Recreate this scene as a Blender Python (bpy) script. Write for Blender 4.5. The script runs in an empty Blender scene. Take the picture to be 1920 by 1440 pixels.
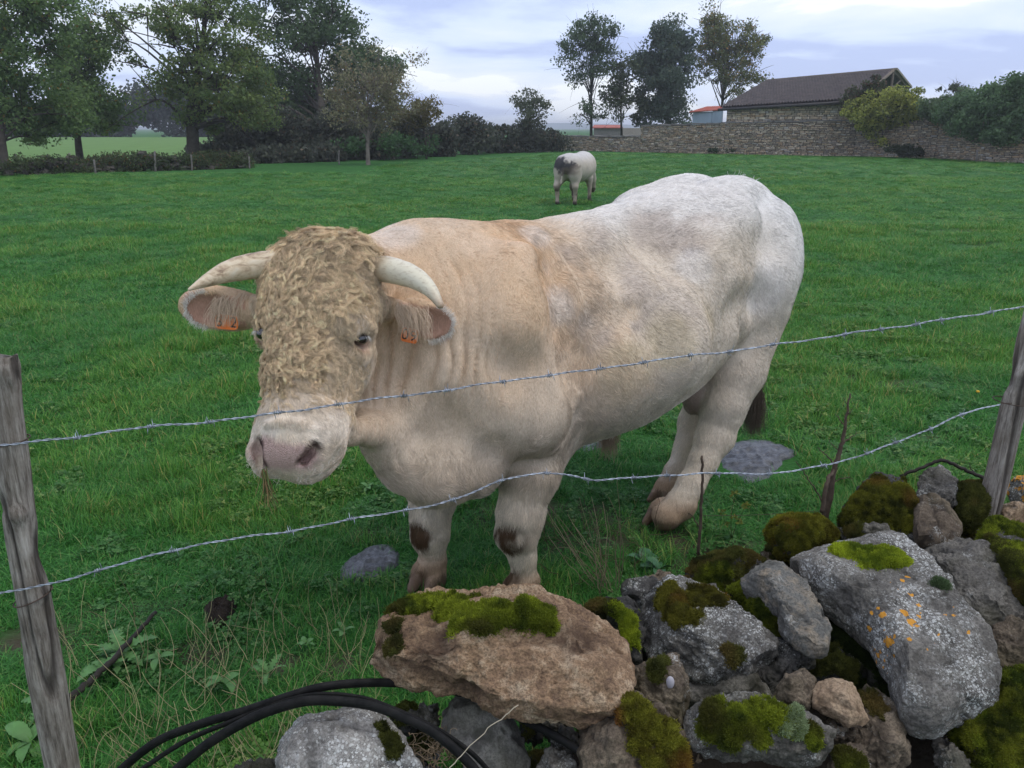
import bpy, math, random
import numpy as np
from mathutils import Vector, Matrix
random.seed(7)
rng = np.random.default_rng(7)
scene = bpy.context.scene
COL = scene.collection

# ---------------------------------------------------------------- camera, sky, sun, exposure
EYE = 1.72
FPX = 1500.0                      # focal length in pixels of a 1920 px wide frame
PITCH = math.atan(480 / FPX)
cam_data = bpy.data.cameras.new('camera')
cam_data.sensor_width = 36.0
cam_data.lens = 36.0 * FPX / 1920.0
cam_data.clip_start = 0.05
cam_data.clip_end = 6000
cam = bpy.data.objects.new('camera', cam_data)
COL.objects.link(cam)
cam.location = (0, 0, EYE)
cam.rotation_euler = (math.pi / 2 - PITCH, 0, 0)
scene.camera = cam

SUN_EL, SUN_AZ = math.radians(62), math.radians(100)     # azimuth from +Y towards +X
world = bpy.data.worlds.new('World')
scene.world = world
world.use_nodes = True
wn, wl = world.node_tree.nodes, world.node_tree.links
wn.clear()
w_out = wn.new('ShaderNodeOutputWorld')
w_bg = wn.new('ShaderNodeBackground')
w_sky = wn.new('ShaderNodeTexSky')
w_sky.sky_type = 'NISHITA'
w_sky.sun_disc = False
w_sky.sun_elevation = SUN_EL
w_sky.sun_rotation = SUN_AZ
w_sky.air_density = 1.0
w_sky.dust_density = 1.0
w_bg.inputs['Strength'].default_value = 0.118
# overcast: layered clouds mixed over the clear sky
def wnode(t, **kw):
    n = wn.new(t)
    for k, v in kw.items():
        setattr(n, k, v)
    return n
geo = wnode('ShaderNodeTexCoord')
sep = wnode('ShaderNodeSeparateXYZ')
wl.new(geo.outputs['Generated'], sep.inputs[0])
zc = wnode('ShaderNodeMath', operation='MAXIMUM'); zc.inputs[1].default_value = 0.0
wl.new(sep.outputs['Z'], zc.inputs[0])
za = wnode('ShaderNodeMath', operation='ADD'); za.inputs[1].default_value = 0.16
wl.new(zc.outputs[0], za.inputs[0])
dx = wnode('ShaderNodeMath', operation='DIVIDE'); wl.new(sep.outputs['X'], dx.inputs[0]); wl.new(za.outputs[0], dx.inputs[1])
dy = wnode('ShaderNodeMath', operation='DIVIDE'); wl.new(sep.outputs['Y'], dy.inputs[0]); wl.new(za.outputs[0], dy.inputs[1])
cmb = wnode('ShaderNodeCombineXYZ'); wl.new(dx.outputs[0], cmb.inputs[0]); wl.new(dy.outputs[0], cmb.inputs[1])
n1 = wnode('ShaderNodeTexNoise'); n1.inputs['Scale'].default_value = 0.95; n1.inputs['Detail'].default_value = 7
n1.inputs['Roughness'].default_value = 0.52; n1.inputs['Distortion'].default_value = 0.35
mp = wnode('ShaderNodeMapping'); mp.inputs['Location'].default_value = (3.1, 8.3, 0.4)
wl.new(cmb.outputs[0], mp.inputs[0]); wl.new(mp.outputs[0], n1.inputs['Vector'])
cr = wnode('ShaderNodeValToRGB')
e = cr.color_ramp.elements
e[0].position = 0.40; e[0].color = (3.6, 4.3, 6.6, 1)
e[1].position = 0.60; e[1].color = (7.2, 7.55, 8.1, 1)
m_ = e.new(0.47); m_.color = (5.1, 5.9, 7.9, 1)
m_ = e.new(0.58); m_.color = (6.2, 6.7, 7.7, 1)
wl.new(n1.outputs[0], cr.inputs[0])
mx = wnode('ShaderNodeMix', data_type='RGBA'); mx.inputs[0].default_value = 0.90
wl.new(w_sky.outputs[0], mx.inputs[6]); wl.new(cr.outputs[0], mx.inputs[7])
wl.new(mx.outputs[2], w_bg.inputs['Color'])
wl.new(w_bg.outputs[0], w_out.inputs['Surface'])

sun_data = bpy.data.lights.new('sun', 'SUN')
sun_data.energy = 0.85
sun_data.angle = math.radians(25)
sun_data.color = (1.0, 0.97, 0.92)
sun = bpy.data.objects.new('sun', sun_data)
COL.objects.link(sun)
sd = Vector((math.sin(SUN_AZ) * math.cos(SUN_EL), math.cos(SUN_AZ) * math.cos(SUN_EL), math.sin(SUN_EL)))
sun.rotation_euler = sd.to_track_quat('Z', 'Y').to_euler()
sun.location = (0, 0, 20)

scene.view_settings.view_transform = 'Standard'
scene.view_settings.look = 'None'
scene.view_settings.gamma = 1
scene.view_settings.exposure = 0.42
scene.view_settings.use_curve_mapping = False
scene.cycles.max_bounces = 6
scene.cycles.diffuse_bounces = 3
scene.cycles.transparent_max_bounces = 6

# ---------------------------------------------------------------- helpers
cp_, sp_ = math.cos(PITCH), math.sin(PITCH)
def P(u, v, d):
    """world point that lies d metres ahead (+Y) and is seen at pixel (u, v) of the 1920x1440 frame"""
    a, b = (u - 960) / FPX, (720 - v) / FPX
    ry, rz = cp_ + b * sp_, -sp_ + b * cp_
    return np.array([a * d / ry, d, EYE + rz * d / ry])
def G(u, v, z=0.0):
    """the point of height z seen at pixel (u, v)"""
    b = (720 - v) / FPX
    return P(u, v, (z - EYE) * (cp_ + b * sp_) / (-sp_ + b * cp_))
def ppm(p):
    """pixels (of 1920) per metre at world point p"""
    return FPX / (p[1] * cp_ + (EYE - p[2]) * sp_)
def nrm(v):
    v = np.asarray(v, float)
    return v / (np.linalg.norm(v) + 1e-12)

def _hash(ix, iy, iz, seed):
    h = (ix.astype(np.uint32) * np.uint32(374761393) + iy.astype(np.uint32) * np.uint32(668265263)
         + iz.astype(np.uint32) * np.uint32(2246822519) + np.uint32((seed * 3266489917) & 0xffffffff))
    h = (h ^ (h >> np.uint32(13))) * np.uint32(1274126177)
    h = h ^ (h >> np.uint32(16))
    return (h & np.uint32(0xffffff)).astype(np.float32) / np.float32(0x7fffff) - 1.0
def vnoise(p, scale=1.0, seed=0):
    """smooth value noise in -1..1 at points p (n,3)"""
    q = np.asarray(p, np.float32) * np.float32(scale) + np.float32(1000.0)
    i = np.floor(q).astype(np.int64)
    f = q - i
    f = f * f * f * (f * (f * 6 - 15) + 10)
    i = i & 0xffffffff
    x, y, z = i[:, 0], i[:, 1], i[:, 2]
    r = 0
    for a in (0, 1):
        wx = f[:, 0] if a else 1 - f[:, 0]
        for b in (0, 1):
            wy = f[:, 1] if b else 1 - f[:, 1]
            for c in (0, 1):
                wz = f[:, 2] if c else 1 - f[:, 2]
                r = r + wx * wy * wz * _hash(x + a, y + b, z + c, seed)
    return r
def fbm(p, scale=1.0, octaves=4, gain=0.5, seed=0):
    r, a, t = 0, 1.0, 0
    for o in range(octaves):
        r = r + a * vnoise(p, scale * 2.03 ** o, seed + o * 17)
        t += a
        a *= gain
    return r / t
def ridged(p, scale=1.0, octaves=4, seed=0):
    r, a, t = 0, 1.0, 0
    for o in range(octaves):
        r = r + a * (1 - 2 * np.abs(vnoise(p, scale * 2.03 ** o, seed + o * 13)))
        t += a
        a *= 0.5
    return r / t
def smooth(x, a, b):
    t = np.clip((x - a) / (b - a), 0, 1)
    return t * t * (3 - 2 * t)

def props(o, label=None, cat=None, group=None, kind=None):
    if label: o['label'] = label
    if cat: o['category'] = cat
    if group: o['group'] = group
    if kind: o['kind'] = kind
    return o
def thing(name, label, cat, loc=(0, 0, 0), group=None):
    o = bpy.data.objects.new(name, None)
    COL.objects.link(o)
    o.location = [float(c) for c in loc]
    o.empty_display_size = 0.1
    return props(o, label, cat, group)
def mesh_np(name, V, F, mat, parent=None, smooth_shade=True, attrs=None, faces_n=None):
    """V (n,3) world coordinates, F (m,k) int array or list of lists -> object; relative to parent's location"""
    me = bpy.data.meshes.new(name)
    V = np.asarray(V, np.float32)
    if parent is not None:
        off = np.array(parent_origin(parent), np.float32)
        V = V - off
    if isinstance(F, np.ndarray):
        k = F.shape[1]
        me.vertices.add(len(V)); me.vertices.foreach_set('co', V.ravel())
        me.loops.add(F.size); me.loops.foreach_set('vertex_index', F.ravel().astype(np.int32))
        me.polygons.add(len(F)); me.polygons.foreach_set('loop_start', np.arange(0, F.size, k, dtype=np.int32))
        me.update(calc_edges=True)
    else:
        me.from_pydata([tuple(map(float, v)) for v in V], [], [list(map(int, f)) for f in F])
        me.update()
    if smooth_shade:
        me.polygons.foreach_set('use_smooth', np.ones(len(me.polygons), bool))
    if attrs:
        for an, (kind, dom, data) in attrs.items():
            at = me.attributes.new(an, kind, dom)
            at.data.foreach_set('color' if kind == 'FLOAT_COLOR' else ('vector' if kind == 'FLOAT_VECTOR' else 'value'),
                                np.asarray(data, np.float32).ravel())
    if mat is not None:
        me.materials.append(mat)
    o = bpy.data.objects.new(name, me)
    COL.objects.link(o)
    if parent is not None:
        o.parent = parent
    return o
def parent_origin(o):
    p = np.zeros(3)
    while o is not None:
        p = p + np.array(o.location)
        o = o.parent
    return p
def curves_np(name, pts, radii, mat, parent=None, col=None):
    """pts (n,k,3) world, radii (n,k) or (k,), col (n,3): hair strands as one Curves object"""
    n, k, _ = pts.shape
    cd = bpy.data.hair_curves.new(name)
    cd.add_curves([k] * n)
    off = parent_origin(parent) if parent is not None else np.zeros(3)
    cd.attributes['position'].data.foreach_set('vector', (pts - off).astype(np.float32).ravel())
    ra = cd.attributes.get('radius') or cd.attributes.new('radius', 'FLOAT', 'POINT')
    ra.data.foreach_set('value', np.broadcast_to(radii, (n, k)).astype(np.float32).ravel())
    if col is not None:
        ca = cd.attributes.new('col', 'FLOAT_COLOR', 'CURVE')
        c4 = np.ones((n, 4), np.float32); c4[:, :3] = col
        ca.data.foreach_set('color', c4.ravel())
    cd.materials.append(mat)
    o = bpy.data.objects.new(name, cd)
    COL.objects.link(o)
    if parent is not None:
        o.parent = parent
    return o
def tube_mesh(path, radii, n=8, flat=1.0, caps=True, up=(0, 0, 1), twist=0.0):
    """tapered tube along path; returns V, F(quads list+caps)"""
    path = np.asarray(path, float)
    m = len(path)
    radii = np.broadcast_to(np.asarray(radii, float), (m,))
    T = np.gradient(path, axis=0)
    T /= np.linalg.norm(T, axis=1)[:, None] + 1e-12
    u = np.array(up, float)
    if abs(np.dot(u, T[0])) > 0.95: u = np.array([1.0, 0, 0])
    V = []
    a = nrm(np.cross(T[0], u))
    ang = np.arange(n) * 2 * math.pi / n
    for i in range(m):
        a = nrm(a - T[i] * np.dot(a, T[i]))
        b = np.cross(T[i], a)
        for t in ang:
            V.append(path[i] + radii[i] * (a * math.cos(t + twist * i) + b * math.sin(t + twist * i) * flat))
    F = []
    for i in range(m - 1):
        for j in range(n):
            j2 = (j + 1) % n
            F.append([i * n + j, i * n + j2, (i + 1) * n + j2, (i + 1) * n + j])
    if caps:
        F.append(list(range(n))[::-1])
        F.append([(m - 1) * n + j for j in range(n)])
    return np.array(V), F
def smooth_path(pts, n):
    """Catmull-Rom through the points, n samples"""
    p = np.asarray(pts, float)
    p = np.vstack([2 * p[0] - p[1], p, 2 * p[-1] - p[-2]])
    m = len(p) - 3
    out = []
    for t in np.linspace(0, m - 1e-6, n):
        i = int(t); f = t - i
        a, b, c, d = p[i], p[i + 1], p[i + 2], p[i + 3]
        out.append(0.5 * ((2 * b) + (-a + c) * f + (2 * a - 5 * b + 4 * c - d) * f * f + (-a + 3 * b - 3 * c + d) * f ** 3))
    return np.array(out)
class MB:
    """collects pieces into one mesh"""
    def __init__(s): s.V, s.F, s.n = [], [], 0
    def add(s, V, F):
        s.V.append(np.asarray(V, float)); s.F += [[i + s.n for i in f] for f in F]; s.n += len(V)
    def build(s, name, mat, parent=None, smooth_shade=True, **k):
        return mesh_np(name, np.vstack(s.V), s.F, mat, parent, smooth_shade, **k)
def box_vf(c, ax, half):
    """box centre c, axes ax (3x3 rows), half sizes"""
    c = np.asarray(c, float); ax = np.asarray(ax, float)
    V = [c + ax[0] * half[0] * x + ax[1] * half[1] * y + ax[2] * half[2] * z for x in (-1, 1) for y in (-1, 1) for z in (-1, 1)]
    F = [[0, 1, 3, 2], [4, 6, 7, 5], [0, 4, 5, 1], [2, 3, 7, 6], [0, 2, 6, 4], [1, 5, 7, 3]]
    return np.array(V), F

# ---- materials
def new_mat(name, rough=0.8, spec=0.3):
    m = bpy.data.materials.new(name); m.use_nodes = True
    nt = m.node_tree
    b = nt.nodes['Principled BSDF']
    b.inputs['Roughness'].default_value = rough
    b.inputs['Specular IOR Level'].default_value = spec
    return m, nt, b
def N(nt, t, ins=None, **kw):
    n = nt.nodes.new(t)
    for k, v in kw.items(): setattr(n, k, v)
    if ins:
        for k, v in ins.items():
            if isinstance(v, bpy.types.NodeSocket): nt.links.new(v, n.inputs[k])
            else: n.inputs[k].default_value = v
    return n
def noise_n(nt, vec, scale, detail=5, rough=0.55, dist=0.0):
    return N(nt, 'ShaderNodeTexNoise', {'Vector': vec, 'Scale': scale, 'Detail': detail, 'Roughness': rough, 'Distortion': dist}).outputs[0]
def ramp(nt, fac, stops):
    r = N(nt, 'ShaderNodeValToRGB', {0: fac})
    el = r.color_ramp.elements
    while len(el) < len(stops): el.new(0.5)
    for i, (p, c) in enumerate(stops):
        el[i].position = p
        el[i].color = (*c, 1) if not isinstance(c, (int, float)) else (c, c, c, 1)
    return r.outputs[0]
def mixc(nt, f, a, b, mode='MIX'):
    n = N(nt, 'ShaderNodeMix', data_type='RGBA', blend_type=mode)
    for i, v in ((0, f), (6, a), (7, b)):
        if isinstance(v, bpy.types.NodeSocket): nt.links.new(v, n.inputs[i])
        else: n.inputs[i].default_value = (*v, 1) if isinstance(v, tuple) else v
    return n.outputs[2]
def mathn(nt, op, a, b=0.0, c=None):
    n = N(nt, 'ShaderNodeMath', operation=op)
    for i, v in ((0, a), (1, b), (2, c)):
        if v is None: continue
        if isinstance(v, bpy.types.NodeSocket): nt.links.new(v, n.inputs[i])
        else: n.inputs[i].default_value = v
    return n.outputs[0]
def bump(nt, h, strength, dist=0.01, normal=None):
    i = {'Height': h, 'Strength': strength, 'Distance': dist}
    if normal is not None: i['Normal'] = normal
    return N(nt, 'ShaderNodeBump', i).outputs[0]
def plain_mat(name, col, rough=0.8, var=0.25, scale=8, spec=0.3, bumps=0.0, bdist=0.01, metallic=0.0):
    m, nt, b = new_mat(name, rough, spec)
    tc = N(nt, 'ShaderNodeTexCoord').outputs['Object']
    n = noise_n(nt, tc, scale, 5, 0.6)
    lo = tuple(c * (1 - var) for c in col); hi = tuple(c * (1 + var) for c in col)
    nt.links.new(ramp(nt, n, [(0.3, lo), (0.7, hi)]), b.inputs['Base Color'])
    b.inputs['Metallic'].default_value = metallic
    if bumps: nt.links.new(bump(nt, noise_n(nt, tc, scale * 4, 6, 0.65), bumps, bdist), b.inputs['Normal'])
    return m
def attr_mat(name, rough=0.75, spec=0.2, attr='col', trans=0.0):
    """colour comes from an attribute (per strand or per leaf)"""
    m, nt, b = new_mat(name, rough, spec)
    a = N(nt, 'ShaderNodeAttribute', attribute_name=attr)
    nt.links.new(a.outputs['Color'], b.inputs['Base Color'])
    if trans > 0:
        t = N(nt, 'ShaderNodeBsdfTranslucent', {'Color': a.outputs['Color']})
        mx_ = N(nt, 'ShaderNodeMixShader', {0: trans, 1: b.outputs[0], 2: t.outputs[0]})
        nt.links.new(mx_.outputs[0], nt.nodes['Material Output'].inputs['Surface'])
    return m
# ---------------------------------------------------------------- modelling with distance fields
class Field:
    """distance field on a rectilinear grid; shapes are melted together, then skinned"""
    def __init__(s, xs, ys, zs):
        s.ax = [np.asarray(a, np.float32) for a in (xs, ys, zs)]
        s.f = np.full([len(a) for a in s.ax], 0.5, np.float32)
    def block(s, lo, hi):
        sl = []
        for a, l, h in zip(s.ax, lo, hi):
            i0, i1 = np.searchsorted(a, l), np.searchsorted(a, h)
            if i1 <= i0: return None
            sl.append(slice(i0, i1))
        X, Y, Z = np.meshgrid(s.ax[0][sl[0]], s.ax[1][sl[1]], s.ax[2][sl[2]], indexing='ij')
        return tuple(sl), X, Y, Z
    def put(s, lo, hi, fn, k, sub=False):
        m = k + 0.06
        bl = s.block(np.asarray(lo) - m, np.asarray(hi) + m)
        if bl is None: return
        sl, X, Y, Z = bl
        d = fn(X, Y, Z).astype(np.float32)
        f = s.f[sl]
        if sub:
            h = np.clip(0.5 - 0.5 * (f + d) / k, 0, 1)
            s.f[sl] = f * (1 - h) - d * h + k * h * (1 - h)
        else:
            h = np.clip(0.5 + 0.5 * (f - d) / k, 0, 1)
            s.f[sl] = f * (1 - h) + d * h - k * h * (1 - h)
    def ell(s, c, r, ax=None, k=0.05, sub=False):
        """ellipsoid; ax rows = its axes"""
        c = np.asarray(c, float); r = np.asarray(r, float)
        A = np.eye(3) if ax is None else np.asarray(ax, float)
        ext = np.abs(A.T) @ r
        def fn(X, Y, Z):
            x, y, z = X - c[0], Y - c[1], Z - c[2]
            q = [(A[i, 0] * x + A[i, 1] * y + A[i, 2] * z) / r[i] for i in range(3)]
            k0 = np.sqrt(q[0] ** 2 + q[1] ** 2 + q[2] ** 2)
            k1 = np.sqrt((q[0] / r[0]) ** 2 + (q[1] / r[1]) ** 2 + (q[2] / r[2]) ** 2) + 1e-9
            return k0 * (k0 - 1) / k1
        s.put(c - ext, c + ext, fn, k, sub)
    def cap(s, a, b, ra, rb, k=0.05, sub=False, flat=None):
        """tapered capsule; flat=(axis, factor) squeezes it along an axis"""
        a = np.asarray(a, float); b = np.asarray(b, float)
        ba = b - a; L2 = float(ba @ ba) + 1e-12
        R = max(ra, rb)
        def fn(X, Y, Z):
            x, y, z = X - a[0], Y - a[1], Z - a[2]
            h = np.clip((x * ba[0] + y * ba[1] + z * ba[2]) / L2, 0, 1)
            x, y, z = x - h * ba[0], y - h * ba[1], z - h * ba[2]
            q2 = x * x + y * y + z * z
            if flat is not None:
                n, fc = flat
                w = x * n[0] + y * n[1] + z * n[2]
                q2 = q2 + w * w * (1 / fc ** 2 - 1)
            return np.sqrt(q2 + 1e-12) - (ra + (rb - ra) * h)
        s.put(np.minimum(a, b) - R, np.maximum(a, b) + R, fn, k, sub)
    def chain(s, pts, rs, k=0.04, **kw):
        for i in range(len(pts) - 1):
            s.cap(pts[i], pts[i + 1], rs[i], rs[i + 1], k, **kw)
    def rbox(s, c, half, ax, r, k=0.04, sub=False):
        c = np.asarray(c, float); A = np.asarray(ax, float); half = np.asarray(half, float)
        ext = np.abs(A.T) @ half
        def fn(X, Y, Z):
            x, y, z = X - c[0], Y - c[1], Z - c[2]
            q = [np.abs(A[i, 0] * x + A[i, 1] * y + A[i, 2] * z) - (half[i] - r) for i in range(3)]
            o = np.sqrt(sum(np.maximum(t, 0) ** 2 for t in q))
            return o + np.minimum(np.maximum(np.maximum(q[0], q[1]), q[2]), 0) - r
        s.put(c - ext, c + ext, fn, k, sub)
    def skin(s):
        """surface nets -> V, quads"""
        f = s.f
        nx, ny, nz = f.shape
        ins = f < 0
        c = np.zeros((nx - 1, ny - 1, nz - 1), np.uint8)
        for a in (0, 1):
            for b in (0, 1):
                for g in (0, 1):
                    c += ins[a:nx - 1 + a, b:ny - 1 + b, g:nz - 1 + g]
        act = (c > 0) & (c < 8)
        idx = np.argwhere(act)
        vid = np.full(act.shape, -1, np.int32)
        vid[act] = np.arange(len(idx))
        acc = np.zeros((len(idx), 3), np.float32); cnt = np.zeros(len(idx), np.float32)
        I, J, K = idx.T
        corner = {}
        for a in (0, 1):
            for b in (0, 1):
                for g in (0, 1):
                    corner[a, b, g] = f[I + a, J + b, K + g]
        for p in corner:
            for ax in range(3):
                if p[ax] == 0:
                    q = list(p); q[ax] = 1; q = tuple(q)
                    v0, v1 = corner[p], corner[q]
                    m = (v0 < 0) != (v1 < 0)
                    t = v0[m] / (v0[m] - v1[m])
                    o = np.tile(np.array(p, np.float32), (m.sum(), 1)); o[:, ax] = t
                    acc[m] += o; cnt[m] += 1
        acc /= cnt[:, None]
        V = np.empty((len(idx), 3), np.float32)
        for ax, g in enumerate((I, J, K)):
            A = s.ax[ax]
            V[:, ax] = A[g] + (A[g + 1] - A[g]) * acc[:, ax]
        Q = []
        for ax in range(3):
            sl0 = [slice(1, -1)] * 3; sl1 = [slice(1, -1)] * 3
            sl0[ax] = slice(0, -1); sl1[ax] = slice(1, None)
            a = ins[tuple(sl0)]; b = ins[tuple(sl1)]
            e = np.argwhere(a != b)
            if len(e) == 0: continue
            fl = a[tuple(e.T)]
            base = e.copy()
            o1, o2 = (ax + 1) % 3, (ax + 2) % 3
            base[:, o1] += 1; base[:, o2] += 1
            def g(d1, d2):
                t = base.copy(); t[:, o1] -= d1; t[:, o2] -= d2
                return vid[tuple(t.T)]
            q = np.stack([g(1, 1), g(0, 1), g(0, 0), g(1, 0)], 1)
            q[~fl] = q[~fl][:, ::-1]
            Q.append(q)
        Q = np.vstack(Q)
        Q = Q[(Q >= 0).all(1)]
        return V, Q
def relax(V, Q, it=2, w=0.5):
    for _ in range(it):
        A = np.zeros_like(V); n = np.zeros(len(V), np.float32)
        for a, b in ((0, 1), (1, 2), (2, 3), (3, 0)):
            for c, d in ((a, b), (b, a)):
                for k in range(3):
                    A[:, k] += np.bincount(Q[:, c], V[Q[:, d], k], len(V))
                n += np.bincount(Q[:, c], minlength=len(V))
        V = V * (1 - w) + w * A / np.maximum(n, 1)[:, None]
    return V
def vnormals(V, Q):
    a, b, c, d = V[Q[:, 0]], V[Q[:, 1]], V[Q[:, 2]], V[Q[:, 3]]
    fn = np.cross(c - a, d - b)
    Nn = np.zeros_like(V)
    for j in range(4):
        for k in range(3):
            Nn[:, k] += np.bincount(Q[:, j], fn[:, k], len(V))
    return Nn / (np.linalg.norm(Nn, axis=1)[:, None] + 1e-12)
def axis_steps(lo, hi, coarse, zones):
    """grid ticks: coarse step, with finer step inside zones [(a, b, step)]"""
    t, out = lo, [lo]
    while t < hi:
        st = coarse
        for a, b, s_ in zones:
            if a <= t < b: st = min(st, s_)
        t += st
        out.append(t)
    return np.array(out)
def sample_surface(V, Q, Nn, n, rg, weight=None):
    """n random points on the quads -> pos, normal, face index weights"""
    a, b, c, d = V[Q[:, 0]], V[Q[:, 1]], V[Q[:, 2]], V[Q[:, 3]]
    ar = 0.5 * np.linalg.norm(np.cross(c - a, d - b), axis=1)
    if weight is not None: ar = ar * weight
    cum = np.cumsum(ar); cum /= cum[-1]
    f = np.searchsorted(cum, rg.random(n))
    f = np.minimum(f, len(Q) - 1)
    u, v = rg.random((2, n, 1)).astype(np.float32)
    q = Q[f]
    w = [(1 - u) * (1 - v), u * (1 - v), u * v, (1 - u) * v]
    pos = sum(wi * V[q[:, i]] for i, wi in enumerate(w))
    no = sum(wi * Nn[q[:, i]] for i, wi in enumerate(w))
    no /= np.linalg.norm(no, axis=1)[:, None] + 1e-12
    return pos, no, q, w
# ---------------------------------------------------------------- the bull by the fence
E_ = nrm([0.746, 0.665, 0]); NS = np.array([E_[1], -E_[0], 0]); UP = np.array([0, 0, 1.0])
W0 = np.array([-0.05, 2.90, 0])
def B(s, lat, z):
    """body coordinates: s metres behind the withers, lat metres to the near side"""
    return W0 + E_ * s + NS * lat + UP * z
def lerp_tab(x, tab):
    t = np.array(tab, float)
    return np.interp(x, t[:, 0], t[:, 1])
def cubic_tab(tab):
    """smooth sampler through a table"""
    t = np.array(tab, float)
    xs = np.linspace(t[0, 0], t[-1, 0], 200)
    # catmull-rom on non uniform knots through monotone resampling
    m = np.gradient(t[:, 1], t[:, 0])
    i = np.clip(np.searchsorted(t[:, 0], xs, 'right') - 1, 0, len(t) - 2)
    h = t[i + 1, 0] - t[i, 0]; u = (xs - t[i, 0]) / h
    ys = ((2 * u ** 3 - 3 * u ** 2 + 1) * t[i, 1] + (u ** 3 - 2 * u ** 2 + u) * h * m[i]
          + (-2 * u ** 3 + 3 * u ** 2) * t[i + 1, 1] + (u ** 3 - u ** 2) * h * m[i + 1])
    return xs, ys
# head frame
POLL = P(590, 478, 2.42); NOSE = P(535, 856, 2.05)
HF = nrm(NOSE - POLL)                                # down the face
HS = np.array([math.cos(0.50), -math.sin(0.50), 0.05])   # towards the bull's left side
HS = nrm(HS - HF * (HS @ HF))
HN = nrm(np.cross(HF, HS))
if HN[1] > 0: HN = -HN
HL = np.linalg.norm(NOSE - POLL)
def H(s, n, l):
    """head coordinates: s to the bull's left, n out of the face, l down the face in 0..1"""
    return POLL + HS * s + HN * n + HF * l * HL
HAX = np.array([HS, HN, HF])

def build_bull_field():
    fd = Field(axis_steps(-1.15, 1.75, 0.011, [(-1.0, -0.12, 0.0055)]),
               axis_steps(1.85, 4.3, 0.011, [(1.85, 2.50, 0.0055)]),
               axis_steps(-0.02, 1.62, 0.011, [(0.80, 1.50, 0.0055)]))
    # --- trunk: elliptical sections along the spine
    top = cubic_tab([(-.50, 1.06), (-.35, 1.26), (-.15, 1.375), (.0, 1.40), (.25, 1.385), (.55, 1.405), (.85, 1.455), (1.1, 1.49), (1.30, 1.49), (1.42, 1.455), (1.52, 1.36), (1.62, 1.15), (1.66, 1.0)])
    bot = cubic_tab([(-.50, .70), (-.35, .60), (-.15, .53), (.0, .50), (.25, .50), (.55, .515), (.85, .56), (1.1, .66), (1.35, .72), (1.5, .80), (1.62, .90), (1.66, .95)])
    wid = cubic_tab([(-.50, .16), (-.35, .26), (-.15, .34), (.0, .36), (.25, .385), (.55, .415), (.85, .41), (1.1, .38), (1.35, .33), (1.5, .27), (1.6, .17), (1.66, .05)])
    def trunk(X, Y, Z):
        x, y = X - W0[0], Y - W0[1]
        s = x * E_[0] + y * E_[1]; l = x * NS[0] + y * NS[1]
        sc = np.clip(s, -.50, 1.66)
        t = np.interp(sc, *top); b = np.interp(sc, *bot); w = np.interp(sc, *wid)
        c = (t + b) / 2; h = (t - b) / 2 + 1e-4
        # wider low down, narrower at the spine
        zz = (Z - c) / h
        w = w * (1 - 0.13 * np.clip(zz, -1, 1) - 0.10 * np.clip(zz, 0, 1) ** 2)
        q = (np.abs(l / w) ** 2.25 + np.abs(zz) ** 2.25) ** (1 / 2.25)
        ds = np.abs(s - sc)
        return np.sqrt(np.maximum((q - 1) * np.minimum(w, h) * 0.9, 0) ** 2 + ds ** 2) + np.minimum((q - 1) * np.minimum(w, h) * 0.9, 0)
    p = [B(s_, l_, z_) for s_ in (-.6, 1.8) for l_ in (-.5, .5) for z_ in (.4, 1.6)]
    fd.put(np.min(p, 0), np.max(p, 0), trunk, 0.02)
    bax = np.array([E_, NS, UP])
    # shoulders and chest
    for sg in (1, -1):
        fd.ell(B(-.10, .225 * sg, 1.03), (.235, .165, .33), bax, .045)
        fd.ell(B(-.20, .22 * sg, .84), (.19, .16, .21), bax, .05)
        fd.ell(B(-.03, .25 * sg, .72), (.13, .11, .15), bax, .04)         # elbow
        fd.ell(B(1.08, .21 * sg, 1.345), (.17, .14, .11), bax, .10)       # hip
        fd.ell(B(1.385, .225 * sg, 1.17), (.225, .165, .26), bax, .035)       # rump and thigh
        fd.ell(B(1.27, .225 * sg, .97), (.20, .145, .21), bax, .04)
        fd.ell(B(1.28, .13 * sg, 1.42), (.22, .12, .095), bax, .05)       # double muscled croup
    fd.ell(B(.45, 0.05, .95), (.55, .41, .42), bax, .08)                  # barrel
    fd.ell(B(1.02, .25, 1.0), (.13, .09, .17), bax, .04)
    fd.ell(B(1.50, 0, 1.425), (.07, .04, .045), bax, .03)                 # tail head
    # neck
    nk0, nk1 = P(665, 590, 2.62), B(-.20, .0, 1.02)
    fd.cap(nk0, nk1, .215, .33, .10)
    fd.cap(P(640, 530, 2.62), B(-.18, 0, 1.12), .15, .25, .08)           # crest
    fd.ell(P(790, 500, 2.85), (.22, .22, .16), None, .10)
    fd.cap(P(690, 720, 2.52), P(830, 790, 2.66), .13, .19, .07)
    # dewlap and brisket
    pts = [P(668, 790, 2.36), P(715, 835, 2.42), P(762, 868, 2.47), P(815, 882, 2.50), P(880, 872, 2.56)]
    fd.chain(pts, [.030, .055, .085, .10, .11], .06)
    fd.ell(P(845, 845, 2.60), (.19, .19, .15), None, .07)
    # --- head
    fd.rbox(H(0, -.055, .19), (.160, .100, .145), HAX, .075, .04)        # skull
    fd.rbox(H(0, -.045, .06), (.168, .090, .085), HAX, .070, .05)                   # poll
    fd.ell(H(0, .005, .18), (.145, .060, .18), HAX, .04)
    fd.chain([H(0, -.045, .25), H(0, -.040, .55), H(0, -.030, .82)], [.140, .118, .104], .05, flat=(HN, .80))
    fd.rbox(H(.004, -.050, .87), (.126, .082, .085), HAX, .055, .035)        # muzzle
    fd.ell(H(0, -.095, .97), (.095, .055, .075), HAX, .03)                # chin
    fd.ell(H(0, -.035, .97), (.104, .055, .050), HAX, .03)                # nose
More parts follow.
